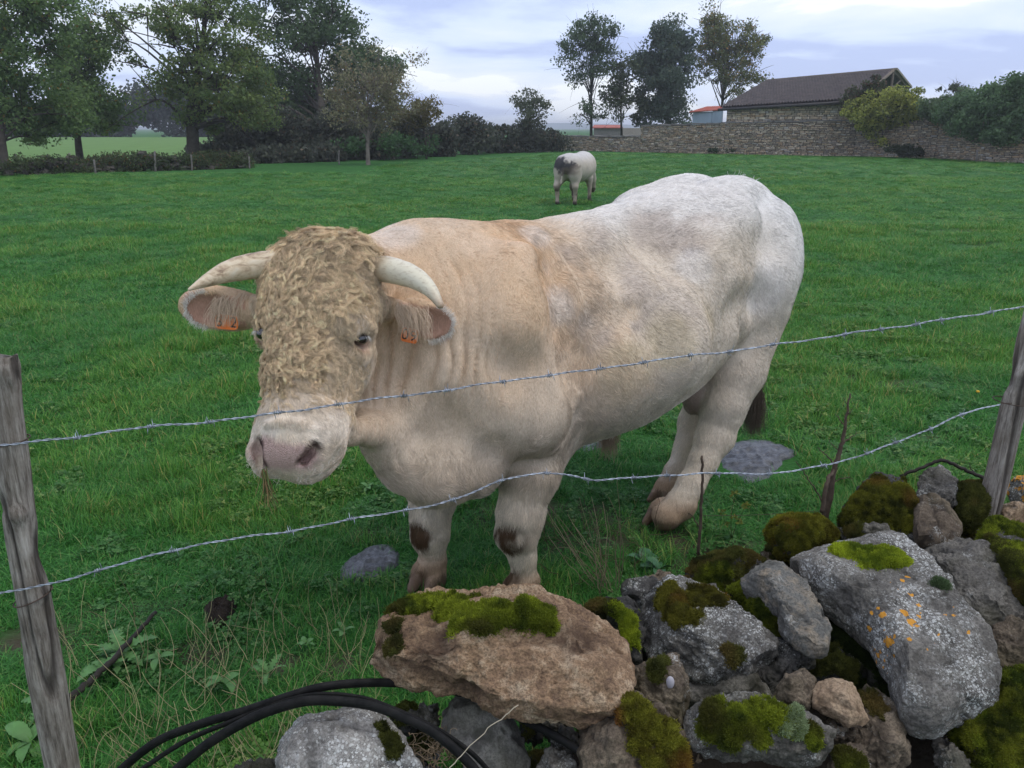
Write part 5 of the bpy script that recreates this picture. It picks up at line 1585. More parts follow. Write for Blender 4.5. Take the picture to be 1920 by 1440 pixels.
R('grey stone with dense white lichen and brown moss cap, right of the orange-brown stone', [(1207, 1100), (1252, 1092), (1313, 1090), (1358, 1106), (1399, 1120), (1432, 1149), (1453, 1186), (1457, 1219), (1420, 1243), (1400, 1262), (1340, 1270), (1289, 1262), (1260, 1232), (1222, 1227), (1203, 1178), (1197, 1137)],
  rock_mat('lichened_stone', (.050, .046, .042), (.115, .106, .094), (.21, .195, .17), .92, 0, .7, seedv=31.0), dd=-.05, thick=.11, seed=5, n=70, rough=.012, cuts=8, crag=.010, stain=.1,
  moss=[([(1240, 1112, 36), (1275, 1120, 40), (1310, 1108, 40), (1255, 1145, 26), (1340, 1105, 26)], ((.04, .036, .008), (.14, .13, .018), (.16, .07, .018)), .018, 1.2), ([(1385, 1215, 22)], MOSS_D, .008, 1)])
R('elongated grey stone with white-and-tan broken edge leaning against the largest slab', [(1393, 1071), (1416, 1051), (1449, 1047), (1481, 1063), (1506, 1088), (1512, 1116), (1539, 1153), (1555, 1186), (1555, 1219), (1530, 1219), (1498, 1202), (1473, 1178), (1453, 1137), (1424, 1104), (1395, 1092)],
  rock_mat('speckled_stone', (.08, .078, .07), (.15, .145, .13), (.30, .24, .17), .4, 0, .6, seedv=21.0), dd=-.10, thick=.055, seed=6, n=56, rough=.008, cuts=6, crag=.006)
R('brown pointed stone with a white pebble stuck in it, under a mossy crest', [(1188, 1250), (1219, 1234), (1249, 1217), (1273, 1234), (1290, 1291), (1290, 1322), (1276, 1369), (1246, 1342), (1219, 1322), (1185, 1291)],
  M_BROWN, dd=-.10, thick=.06, seed=7, n=48, rough=.008, cuts=5, moss=[([(1225, 1240, 22), (1255, 1232, 16)], MOSS_D, .010, 1)])
R('grey-brown stone half covered in orange and green moss at the bottom centre', [(1087, 1345), (1151, 1336), (1178, 1300), (1225, 1325), (1276, 1369), (1297, 1406), (1304, 1460), (1250, 1490), (1100, 1490), (1080, 1400)],
  M_BROWN, dd=-.12, thick=.09, seed=8, n=60, rough=.010, cuts=7, moss=[([(1190, 1325, 30), (1225, 1345, 36), (1260, 1375, 36), (1285, 1410, 34), (1292, 1440, 34), (1215, 1390, 26), (1240, 1425, 26)], MOSS_R, .020, 1.3)])
R('pale stone crusted with white lichen at the bottom left under the black pipes', [(525, 1389), (541, 1373), (580, 1352), (611, 1336), (673, 1325), (709, 1334), (736, 1358), (763, 1397), (791, 1440), (810, 1500), (520, 1500)],
  M_WHITE, dd=-.06, thick=.10, seed=9, n=64, rough=.008, cuts=5, boxy=3.0, stain=.05, orange=[(655, 1383, .018)], moss=[([(735, 1370, 20), (752, 1395, 18), (722, 1348, 14)], MOSS_D, .010, 1)])
R('small dark stone at the bottom edge left of the pale lichen-crusted stone', [(436, 1452), (458, 1428), (520, 1424), (534, 1450), (520, 1480), (440, 1480)], M_DARK, dd=-.02, thick=.05, seed=10, n=30)
R('smooth grey faceted stone directly under the orange-brown stone', [(823, 1359), (826, 1325), (853, 1305), (901, 1305), (948, 1318), (989, 1372), (996, 1440), (990, 1490), (880, 1490), (867, 1420), (840, 1389)],
  rock_mat('smooth_grey', (.10, .095, .085), (.165, .155, .14), (.24, .225, .20), 0.0, 0, .25, seedv=25.0), dd=-.02, thick=.10, seed=11, n=50, rough=.005, cuts=12, boxy=2.4)
R('little grey pitted stone between the pale stone and the smooth faceted one', [(768, 1335), (819, 1322), (823, 1355), (812, 1369), (785, 1358)], M_GREY2, dd=.02, thick=.04, seed=12, n=30)
R('small grey wedge stone at the bottom edge between the faceted and the mossy stone', [(1009, 1440), (1022, 1413), (1049, 1396), (1077, 1413), (1094, 1440), (1090, 1480), (1005, 1480)], M_GREY2, dd=-.04, thick=.05, seed=13, n=32)
R('flat bottom slab with bright moss on top and a round pale moss cushion', [(1289, 1325), (1367, 1313), (1432, 1313), (1498, 1325), (1539, 1346), (1563, 1370), (1551, 1419), (1530, 1428), (1481, 1421), (1399, 1411), (1342, 1407), (1301, 1399), (1285, 1362)],
  M_GREY2, dd=-.13, thick=.075, seed=14, n=72, rough=.010, cuts=5, crag=.006,
  moss=[([(1320, 1345, 38), (1365, 1332, 34), (1410, 1328, 34), (1455, 1330, 30), (1500, 1342, 30), (1535, 1365, 22), (1345, 1365, 30), (1440, 1370, 22)], MOSS_B, .016, 1.2), ([(1498, 1368, 24), (1512, 1378, 14)], MOSS_P, .024, 1.6)])
R('grey triangular stone between the white-lichen stone and the smooth tan one', [(1444, 1301), (1481, 1264), (1510, 1245), (1530, 1260), (1518, 1329), (1481, 1321)], M_BROWN, dd=-.08, thick=.045, seed=15, n=36, cuts=6, rough=.005)
R('smooth orange-tan stone lying in the gap left of the largest slab', [(1522, 1276), (1547, 1274), (1604, 1288), (1617, 1313), (1635, 1342), (1625, 1358), (1592, 1358), (1563, 1337), (1526, 1321)], M_SMOOTH, dd=-.10, thick=.045, seed=16, n=40, cuts=6, rough=.004, boxy=2.3, stain=0)
R('small dull brown stone just below the smooth tan stone', [(1547, 1342), (1571, 1337), (1592, 1366), (1600, 1390), (1560, 1388)], M_BROWN, dd=-.05, thick=.03, seed=17, n=26)
R('brown stone with mossy edge under the lower left end of the largest slab', [(1600, 1284), (1625, 1276), (1662, 1313), (1690, 1362), (1702, 1440), (1690, 1490), (1640, 1490), (1596, 1400), (1640, 1350)], M_BROWN, dd=-.03, thick=.07, seed=18, n=46, moss=[([(1622, 1290, 20), (1640, 1312, 18)], MOSS_D, .010, 1)])
R('mossy stone at the bottom edge right of the flat mossy slab', [(1567, 1387), (1612, 1392), (1637, 1440), (1640, 1490), (1560, 1490), (1556, 1430)], M_BROWN, dd=-.08, thick=.05, seed=19, n=40, moss=[([(1590, 1405, 26), (1620, 1425, 20)], MOSS_B, .014, 1.2)])
R('humped stone under a thick olive moss mound, left of the pointed grey peak', [(1575, 955), (1588, 932), (1617, 900), (1653, 888), (1686, 897), (1715, 928), (1756, 961), (1735, 1004), (1694, 1010), (1662, 1005), (1612, 990), (1571, 975)],
  M_DARK, dd=.02, thick=.11, seed=20, n=64, rough=.012, crag=.008, moss=[([(1610, 925, 36), (1650, 905, 40), (1690, 915, 36), (1640, 950, 50), (1690, 950, 44), (1730, 958, 26), (1600, 960, 26), (1650, 985, 30)], ((.030, .034, .008), (.15, .15, .018), (.14, .09, .02)), .024, 1.2)])
R('pointed grey pitted stone on the crest of the wall', [(1719, 907), (1744, 883), (1764, 879), (1789, 899), (1793, 940), (1756, 935), (1723, 928)], M_GREY2, dd=.0, thick=.05, seed=21, n=40, crag=.008)
R('smooth brownish block in front of the pointed grey stone', [(1728, 930), (1764, 926), (1809, 969), (1801, 1002), (1776, 1012), (1719, 1008), (1712, 965)], M_BROWN, dd=-.04, thick=.07, seed=22, n=44, cuts=9, rough=.005)
R('dark stone matted with brown moss between the crest and the right post', [(1789, 899), (1825, 904), (1852, 925), (1850, 975), (1815, 985), (1793, 950)], M_DARK, dd=.05, thick=.08, seed=23, n=44, moss=[('all', MOSS_D, .012, 1)])
R('long rough grey stone running down behind the largest slab to the right edge', [(1700, 1016), (1735, 1000), (1776, 1008), (1825, 1020), (1862, 1058), (1887, 1083), (1925, 1130), (1940, 1165), (1883, 1180), (1854, 1195), (1825, 1190), (1800, 1160), (1775, 1125), (1744, 1080)],
  M_GREY2, dd=.03, thick=.10, seed=24, n=66, rough=.012, crag=.014, cuts=8)
R('rounded grey knob stone beside the bright moss tuft at the top of the largest slab', [(1571, 980), (1590, 955), (1625, 962), (1665, 980), (1692, 1010), (1650, 1024), (1590, 1016)], M_GREY2, dd=.04, thick=.05, seed=25, n=40, crag=.008, moss=[([(1600, 985, 18)], MOSS_D, .010, 1)])
R('tan stone with an orange lichen patch right of the post foot', [(1879, 948), (1903, 936), (1930, 950), (1945, 995), (1900, 1010), (1880, 985)], M_SMOOTH, dd=.08, thick=.06, seed=26, n=36, moss=[([(1882, 990, 18)], MOSS_D, .012, 1)])
R('grey stone cut by the right edge above the tan one', [(1890, 908), (1910, 897), (1945, 897), (1950, 950), (1905, 942)], M_GREY, dd=.18, thick=.06, seed=27, n=32)
R('dark stone blanketed in green moss below the right post', [(1836, 1010), (1866, 985), (1930, 990), (1955, 1060), (1950, 1140), (1905, 1120), (1875, 1075), (1850, 1045)], M_DARK, dd=-.01, thick=.09, seed=28, n=56, moss=[('all', MOSS_B, .016, 1), ([(1870, 1010, 30), (1900, 1035, 34), (1910, 1080, 34)], MOSS_D, .018, 1)])
R('brown stone at the right edge under the long rough grey one', [(1850, 1190), (1883, 1172), (1930, 1165), (1950, 1200), (1945, 1262), (1911, 1270), (1878, 1262), (1862, 1227)], M_BROWN, dd=.0, thick=.08, seed=29, n=44, cuts=8)
R('big moss-covered stone in the lower right corner', [(1872, 1258), (1900, 1255), (1950, 1262), (1965, 1424), (1900, 1460), (1850, 1450), (1812, 1400), (1805, 1350), (1866, 1329)], M_DARK, dd=-.03, thick=.10, seed=30, n=64, moss=[('all', MOSS_B, .018, .9), ([(1900, 1300, 44), (1880, 1350, 40), (1910, 1390, 46), (1870, 1400, 36), (1840, 1370, 28)], ((.034, .044, .008), (.19, .20, .02)), .022, 1.1)])
R('grey stone with a pale tip in the dark gap at the bottom right', [(1758, 1378), (1776, 1387), (1801, 1424), (1830, 1460), (1776, 1480), (1760, 1413)], M_GREY2, dd=-.02, thick=.04, seed=31, n=30)
R('low mossy stone at the grass edge left of the largest slab', [(1436, 996), (1481, 981), (1539, 978), (1575, 985), (1563, 1008), (1510, 1022), (1485, 1036), (1457, 1024)], M_DARK, dd=.05, thick=.06, seed=32, n=46, moss=[('all', MOSS_R, .012, 1.2), ([(1520, 995, 36), (1470, 1000, 30)], ((.05, .055, .01), (.15, .15, .02)), .014, 1.2)])
R('flat dark stone with moss rim behind the white-lichen stone', [(1272, 1088), (1305, 1063), (1363, 1042), (1424, 1030), (1449, 1040), (1425, 1060), (1400, 1080), (1400, 1110), (1358, 1112), (1300, 1100)], M_DARK, dd=.06, thick=.07, seed=33, n=54, moss=[([(1310, 1075, 30), (1350, 1062, 26), (1330, 1090, 26)], MOSS_B, .012, 1.1), ('top', MOSS_D, .008, 1)])
R('moss-covered stone squeezed between the white-lichen stone and the elongated one', [(1363, 1104), (1399, 1090), (1432, 1112), (1461, 1158), (1468, 1205), (1432, 1190), (1399, 1130)], M_DARK, dd=.0, thick=.06, seed=34, n=44, moss=[('all', MOSS_B, .012, 1), ([(1400, 1110, 26), (1440, 1150, 24)], MOSS_B, .012, 1)])
R('dark pitted stone below the elongated grey one', [(1420, 1250), (1453, 1202), (1481, 1192), (1510, 1215), (1526, 1245), (1510, 1255), (1473, 1275), (1436, 1305), (1415, 1285)], M_DARK, dd=.0, thick=.07, seed=35, n=44, crag=.010)
R('dark mossy stone in the hollow between the elongated stone and the smooth tan stone', [(1516, 1227), (1563, 1218), (1600, 1251), (1605, 1282), (1563, 1280), (1525, 1270)], M_DARK, dd=.04, thick=.06, seed=36, n=40, moss=[('all', MOSS_D, .010, 1)])
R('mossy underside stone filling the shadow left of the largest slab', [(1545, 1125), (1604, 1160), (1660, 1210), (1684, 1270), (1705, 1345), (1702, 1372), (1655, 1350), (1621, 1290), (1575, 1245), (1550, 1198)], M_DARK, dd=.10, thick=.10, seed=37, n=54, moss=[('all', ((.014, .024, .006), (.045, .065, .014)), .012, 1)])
R('stone with a bright green moss tuft between the orange-brown and the grey stone', [(1078, 1138), (1124, 1125), (1178, 1126), (1200, 1149), (1210, 1195), (1200, 1240), (1180, 1230), (1165, 1170)], M_DARK, dd=.0, thick=.08, seed=38, n=46, moss=[([(1165, 1140, 30), (1182, 1160, 28), (1185, 1185, 20)], MOSS_Y, .016, 1.4), ([(1100, 1135, 26), (1130, 1135, 22)], MOSS_D, .010, 1)])
R('shaded grey stone below the white-lichen stone', [(1290, 1255), (1340, 1245), (1400, 1250), (1422, 1268), (1452, 1310), (1400, 1330), (1334, 1325), (1288, 1318)], M_GREY2, dd=.0, thick=.07, seed=39, n=44, cuts=8, rough=.006)
R('stone hidden in the shade between the pointed brown stone and the white-lichen stone', [(1190, 1225), (1225, 1215), (1270, 1228), (1300, 1290), (1295, 1345), (1250, 1300)], M_DARK, dd=.06, thick=.06, seed=40, n=32)
# pebble on the pointed stone
pb = WP(1257, 1279, -.155); V, F = uvsphere(pb, np.array([.010, .008, .016]), 16, 12)
V = V + .0015 * np.stack([vnoise(V, 60, 3)] * 3, 1)
o = mesh_np('pebble', V, F, plain_mat('white_pebble', (.36, .34, .36), .6, .1, 40)); props(o, 'small white pebble stuck to the pointed brown stone', 'pebble')
# cushion of moss on the slab
bp = WP(1758, 1108, -.155); V, F = uvsphere(bp, np.array([.028, .022, .028]), 40, 28)
Vn = nrm(1) if False else (V - bp) / np.linalg.norm(V - bp, axis=1)[:, None]
V = V + Vn * (.0025 * vnoise(V, 120, 5))[:, None]
cu_o = mesh_np('moss_cushion', V, F, moss_m, attrs={'col': ('FLOAT_COLOR', 'POINT', np.tile([.055, .085, .035, 1], (len(V), 1)))})
props(cu_o, 'round dark green moss cushion on the right edge of the largest slab', 'moss cushion')
Vv = np.array(V); n = 5000
ii_ = rng.integers(0, len(Vv), n); pos = Vv[ii_] + rng.normal(0, .0015, (n, 3)); d = (pos - bp) / np.linalg.norm(pos - bp, axis=1)[:, None] + rng.normal(0, .25, (n, 3))
curves_np('moss_fronds', np.stack([pos, pos + d * .004, pos + d * .0075], 1), np.array([.0009, .0008, .0004]), frond_m, cu_o, np.array([.085, .125, .055]) * (.6 + .8 * rng.random((n, 1))))
# small filler stones deep in the gaps
rgf = np.random.default_rng(44)
fill = [(1000, 1370), (1040, 1360), (1060, 1390), (1120, 1370), (1290, 1360), (1300, 1420), (1350, 1430), (1400, 1440), (1450, 1445), (1500, 1440), (1540, 1440), (1730, 1400), (1745, 1440), (1790, 1370), (1820, 1420), (1850, 1440), (1230, 1290), (1190, 1330), (1420, 1320), (1480, 1235), (1540, 1240), (1590, 1240),
        (1640, 1040), (1700, 1020), (1820, 1000), (1850, 1010), (1830, 1210), (1470, 1040), (1240, 1110), (1200, 1120), (800, 1400), (800, 1450), (700, 1420), (760, 1350), (1380, 1120), (1520, 1130), (1080, 1440), (1710, 1390), (1560, 1310), (1410, 1290), (1880, 1160), (1660, 1380), (1000, 1440), (930, 1400), (900, 1350)]
NICK = [(940, 1230, 'orange-brown craggy stone'), (1690, 1180, 'largest lichen-spotted slab'), (1330, 1180, 'white-lichen stone'), (1475, 1130, 'elongated grey stone'), (1240, 1300, 'pointed brown stone'), (1190, 1400, 'half-mossy bottom stone'), (650, 1400, 'pale lichen-crusted stone'), (905, 1380, 'smooth faceted stone'),
        (1050, 1430, 'small grey wedge stone'), (1420, 1370, 'flat mossy slab'), (1485, 1290, 'grey triangular stone'), (1575, 1315, 'smooth tan stone'), (1650, 1380, 'brown stone below the slab'), (1600, 1440, 'mossy stone at the bottom edge'), (1660, 950, 'olive moss mound'), (1760, 970, 'brownish block'), (1825, 1100, 'long rough grey stone'),
        (1900, 1060, 'green-blanketed stone under the post'), (1890, 1350, 'moss-covered corner stone'), (1785, 1420, 'pale-tipped stone'), (1510, 1005, 'low mossy stone'), (1350, 1070, 'flat dark stone with moss rim'), (1465, 1245, 'dark pitted stone'), (1150, 1170, 'stone with the bright moss tuft'), (1370, 1290, 'shaded grey stone')]
used_lb = set()
for k_, (u, v) in enumerate(fill):
    r = rgf.uniform(26, 46); m = rgf.integers(7, 10)
    an = np.sort(rgf.uniform(0, 2 * math.pi, m)) + np.linspace(0, .01, m)
    an = np.linspace(0, 2 * math.pi, m, endpoint=False) + rgf.uniform(-.25, .25, m)
    ol = [(u + r * math.cos(a) * rgf.uniform(.75, 1.2), v + r * .8 * math.sin(a) * rgf.uniform(.75, 1.2)) for a in an]
    order = sorted(NICK, key=lambda n: (n[0] - u) ** 2 + (n[1] - v) ** 2)
    lb_ = None
    for n_ in order[:6]:
        ddx, ddy = u - n_[0], v - n_[1]
        w_ = ('left of' if ddx < 0 else 'right of') if abs(ddx) > abs(ddy) else ('above' if ddy < 0 else 'below')
        cand = 'small dark stone wedged in the gap %s the %s' % (w_, n_[2])
        if cand not in used_lb: lb_ = cand; used_lb.add(cand); break
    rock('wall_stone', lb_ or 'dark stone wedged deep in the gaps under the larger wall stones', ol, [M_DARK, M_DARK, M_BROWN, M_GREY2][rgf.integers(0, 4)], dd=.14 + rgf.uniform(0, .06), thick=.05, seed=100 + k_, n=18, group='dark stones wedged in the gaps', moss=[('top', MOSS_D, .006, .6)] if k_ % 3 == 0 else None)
# the wall goes on past the right edge
EXTRA = [(2000, 960, 60, 44, 'grey stone of the wall beyond the right post, uppermost', M_GREY2), (2010, 1060, 70, 60, 'brown stone of the wall beyond the right edge, second from the top', M_BROWN), (2020, 1180, 80, 60, 'broad grey stone of the wall beyond the right edge', M_GREY), (2010, 1310, 70, 66, 'dark mossy stone of the wall beyond the right edge', M_DARK),
         (2110, 1010, 60, 50, 'grey stone far right of the right post', M_GREY2), (2130, 1130, 66, 60, 'brown stone far right of the broad grey one', M_BROWN), (2120, 1260, 64, 60, 'grey stone at the far right foot of the wall', M_GREY2), (2000, 1420, 70, 50, 'brown stone low in the wall beyond the right edge', M_BROWN)]
for k_, (u, v, ru, rv, lb, m) in enumerate(EXTRA):
    an = np.linspace(0, 2 * math.pi, 9, endpoint=False) + rgf.uniform(-.2, .2, 9)
    R(lb, [(u + ru * math.cos(a) * rgf.uniform(.8, 1.15), v + rv * math.sin(a) * rgf.uniform(.8, 1.15)) for a in an], m, dd=0, thick=.09, seed=200 + k_, n=32, moss=[('top', MOSS_D, .010, .8)] if k_ % 2 else None)
# earth under the stones
ex, ey = np.meshgrid(np.linspace(-.55, 3.0, 150), np.linspace(.9, 3.2, 100), indexing='ij')
vv_ = np.stack([ex.ravel(), ey.ravel(), np.zeros(ex.size)], 1)
zs_ = np.array([EYE - y_ * .0 for y_ in ey.ravel()])
dtab = np.array([2.75, 2.55, 2.24, 1.97, 1.78, 1.60, 1.50, 1.42])[::-1]; vtab = np.array([860, 900, 1000, 1100, 1200, 1340, 1440, 1520])[::-1]
ztab = np.array([P(960, v, d)[2] for v, d in zip(vtab, dtab)])
surf = np.interp(ey.ravel(), dtab, ztab)
left_edge = np.interp(ey.ravel(), [.9, 1.45, 1.7, 2.0, 2.3, 2.6, 3.2], [-.5, -.40, -.05, .35, .70, 1.05, 2.2])
m_ = smooth(ex.ravel() - left_edge, .0, .35) * (1 - smooth(ey.ravel(), 2.35 + .15 * ex.ravel(), 2.75 + .2 * ex.ravel())) * (1 - smooth(ex.ravel(), 2.15, 2.6))
vv_[:, 2] = -.05 + (surf - .16 + .05 + .03 * fbm(vv_, 6, 3, .5, 3)) * m_
a0 = (np.arange(149)[:, None] * 100 + np.arange(99)).ravel()
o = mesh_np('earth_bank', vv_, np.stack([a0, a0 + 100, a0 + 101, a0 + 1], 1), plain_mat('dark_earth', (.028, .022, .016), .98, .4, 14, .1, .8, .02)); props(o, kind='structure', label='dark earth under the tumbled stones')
# ---------------------------------------------------------------- second bull, far out in the field
def build_far_bull():
    o2 = G(1077, 386); th = math.radians(22)
    e = np.array([math.sin(th), math.cos(th), 0]); r = np.array([e[1], -e[0], 0])
    o2 = o2 - r * .24 + e * .1
    L = lambda f, s, z: o2 + (e * f + r * s) * .92 + UP * z * .90
    A = np.array([e, r, UP])
    lo = np.min([L(f, s, z) for f in (-.5, 2.6) for s in (-.6, .6) for z in (0, 1.4)], 0); hi = np.max([L(f, s, z) for f in (-.5, 2.6) for s in (-.6, .6) for z in (0, 1.4)], 0)
    fd = Field(np.arange(lo[0], hi[0], .02), np.arange(lo[1], hi[1], .02), np.arange(-.03, 1.5, .02))
    fd.ell(L(.85, 0, .90), (.85, .36, .34), A, .05); fd.ell(L(.25, 0, .98), (.38, .31, .29), A, .06); fd.ell(L(1.35, 0, .92), (.4, .33, .36), A, .06)
    for s in (1, -1):
        fd.ell(L(.12, .19 * s, .88), (.24, .16, .32), A, .06)
        lean = -.04 if s < 0 else .0
        f0 = .02 if s > 0 else -.06
        fd.chain([L(.12, .20 * s, .70), L(f0 + .02, .22 * s + lean * .5, .48), L(f0 + .10, .21 * s + lean, .26), L(f0 + .08, .20 * s + lean, .06)], [.135, .072, .046, .052], .04)
        fd.ell(L(f0 + .12, .20 * s + lean, .03), (.08, .055, .04), A, .01)
        fd.chain([L(1.28, .21 * s, .62), L(1.30, .23 * s, .36), L(1.32, .22 * s, .06)], [.11, .055, .048], .04)
        fd.ell(L(1.35, .23 * s, .03), (.08, .055, .04), A, .01)
    fd.cap(L(1.5, 0, .95), L(1.95, .05, .55), .24, .15, .08); fd.cap(L(1.95, .05, .55), L(2.2, .05, .25), .13, .08, .05)
    fd.ell(L(.30, .05, .47), (.07, .06, .12), A, .03)
    fd.chain([L(-.10, -.02, 1.12), L(-.14, -.05, .9), L(-.13, -.10, .55)], [.04, .025, .03], .03)
    V, Q = fd.skin(); V = relax(V, Q, 2); Nn = vnormals(V, Q)
    V = V + Nn * (.006 * vnoise(V, 8, 3))[:, None]
    n1, n2 = fbm(V, 5, 3, .5, 61), fbm(V, 16, 2, .5, 62)
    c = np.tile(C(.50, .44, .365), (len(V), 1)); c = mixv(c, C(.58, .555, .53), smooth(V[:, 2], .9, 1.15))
    sp = lambda pts: spots(V + .05 * np.stack([n2, n1, n2], 1), pts)
    c = mixv(c, C(.055, .052, .055), np.clip(sp([(L(-.06, -.14, 1.04), (.20, .26, .17)), (L(-.08, .10, 1.0), (.16, .24, .10)), (L(-.1, 0.0, .90), (.18, .24, .13))]) * 1.1, 0, 1))
    c = mixv(c, C(.16, .125, .10), np.clip(sp([(L(-.1, .1, .85), (.24, .2, .12)), (L(0, .2, .95), (.14, .2, .08))]) * .7, 0, 1))
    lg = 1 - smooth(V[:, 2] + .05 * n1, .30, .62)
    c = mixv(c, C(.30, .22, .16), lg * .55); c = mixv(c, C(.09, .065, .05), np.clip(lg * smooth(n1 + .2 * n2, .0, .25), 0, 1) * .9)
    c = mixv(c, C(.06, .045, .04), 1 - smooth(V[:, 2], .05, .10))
    b = thing('bull', 'whitish bull seen from behind with dark patch on its rump, grazing far out', 'bull', o2)
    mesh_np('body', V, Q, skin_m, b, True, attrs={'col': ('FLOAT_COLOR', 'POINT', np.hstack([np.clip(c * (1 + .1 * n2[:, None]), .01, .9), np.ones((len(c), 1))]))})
build_far_bull()

# ---------------------------------------------------------------- posts
wood_m, nt, b_ = new_mat('weathered_wood', .9, .15)
ob = N(nt, 'ShaderNodeTexCoord').outputs['Object']
st = N(nt, 'ShaderNodeMapping', {'Vector': ob, 'Scale': (1, 1, .07)}).outputs[0]
st2 = N(nt, 'ShaderNodeMapping', {'Vector': ob, 'Scale': (1, 1, .22)}).outputs[0]
gr = noise_n(nt, st, 130, 6, .7, .25); gr2 = noise_n(nt, st2, 28, 5, .65, .3); bl = noise_n(nt, ob, 14, 5, .65)
c_ = ramp(nt, mathn(nt, 'ADD', mathn(nt, 'MULTIPLY', gr, .6), mathn(nt, 'MULTIPLY', gr2, .4)), [(.36, (.050, .040, .032)), (.45, (.18, .155, .130)), (.54, (.34, .305, .262)), (.68, (.50, .46, .41))])
c_ = mixc(nt, ramp(nt, bl, [(.46, 0.0), (.66, .5)]), c_, (.15, .12, .09))
cv = N(nt, 'ShaderNodeAttribute', attribute_name='cav').outputs['Fac']
c_ = mixc(nt, cv, c_, (.035, .028, .024))
nt.links.new(c_, b_.inputs['Base Color'])
nt.links.new(bump(nt, gr, .9, .006, bump(nt, gr2, .6, .012)), b_.inputs['Normal'])
def fence_d(u, v):
    x1, y1, x2, y2 = -1.06, 1.70, 1.56, 2.42
    m = (y2 - y1) / (x2 - x1); a = (u - 960) / FPX; ry = cp_ + (720 - v) / FPX * sp_
    return (y1 - m * x1) / (1 - m * a / ry)
def post(label, prof, seed, knots=(), splitang=None):
    pts = np.array([P(u, v, fence_d(u, v)) for u, v, w in prof]); rad = np.array([w / 2 / ppm(p) for p, (u, v, w) in zip(pts, prof)])
    n, m = 190, 56
    path = smooth_path(pts, n); r = np.interp(np.linspace(0, 1, n), np.linspace(0, 1, len(rad)), rad)
    V, F = tube_mesh(path, r, m)
    ax = np.repeat(path, m, axis=0); rd = V - ax; rl = np.linalg.norm(rd, axis=1)[:, None]; nn = rd / rl
    g = ridged(V * [1, 1, .10], 34, 3, seed) ; g2 = fbm(V * [1, 1, .3], 12, 3, .5, seed + 4); cr = smooth(1 - np.abs(vnoise(V * [1, 1, .10], 16, seed + 7)) * 7, .1, .9)
    d = .0016 * g + .0045 * g2 - .008 * cr
    if splitang is not None:
        a_ = np.tile(np.arange(m) * 2 * math.pi / m, n); tt = np.repeat(np.linspace(0, 1, n), m)
        dist = np.abs((a_ - splitang - .35 * np.sin(tt * 5) + math.pi) % (2 * math.pi) - math.pi)
        d2 = np.exp(-(dist / .09) ** 2); d -= .020 * d2; cr = np.maximum(cr, d2)
    for (ku, kv, kr) in knots:
        kc = P(ku, kv, fence_d(ku, kv)) + toward_eye(P(ku, kv, 2)) * .035
        d += .010 * np.exp(-(np.linalg.norm(V - kc, axis=1) / kr) ** 2)
    V = V + nn * d[:, None]
    top = np.repeat(np.arange(n) < 6, m)
    V[:, 2] += np.where(top, .012 * vnoise(V * [1, 1, 0], 45, seed), 0)
    o = mesh_np('fence_post', V, F, wood_m, None, True, attrs={'cav': ('FLOAT', 'POINT', np.clip(cr * .8 + np.clip(-g, 0, 1) * .3, 0, 1))})
    return props(o, label, 'fence post')
p_left = post('weathered grey wooden fence post leaning at the left edge', [(12, 672, 40), (14, 690, 46), (16, 770, 48), (24, 850, 52), (32, 940, 56), (47, 1040, 56), (60, 1100, 60), (72, 1170, 59), (86, 1260, 60), (101, 1350, 58), (117, 1440, 54), (126, 1510, 54)], 3, [(32, 965, .022), (94, 1120, .02), (20, 700, .03)], 4.0)
p_right = post('cracked grey wooden fence post leaning among the stones at the right edge', [(1985, 440, 34), (1960, 520, 38), (1938, 610, 40), (1917, 702, 42), (1898, 770, 43), (1880, 850, 40), (1861, 930, 42), (1842, 990, 38), (1832, 1030, 36)], 5, [(1912, 705, .025)], 4.6)

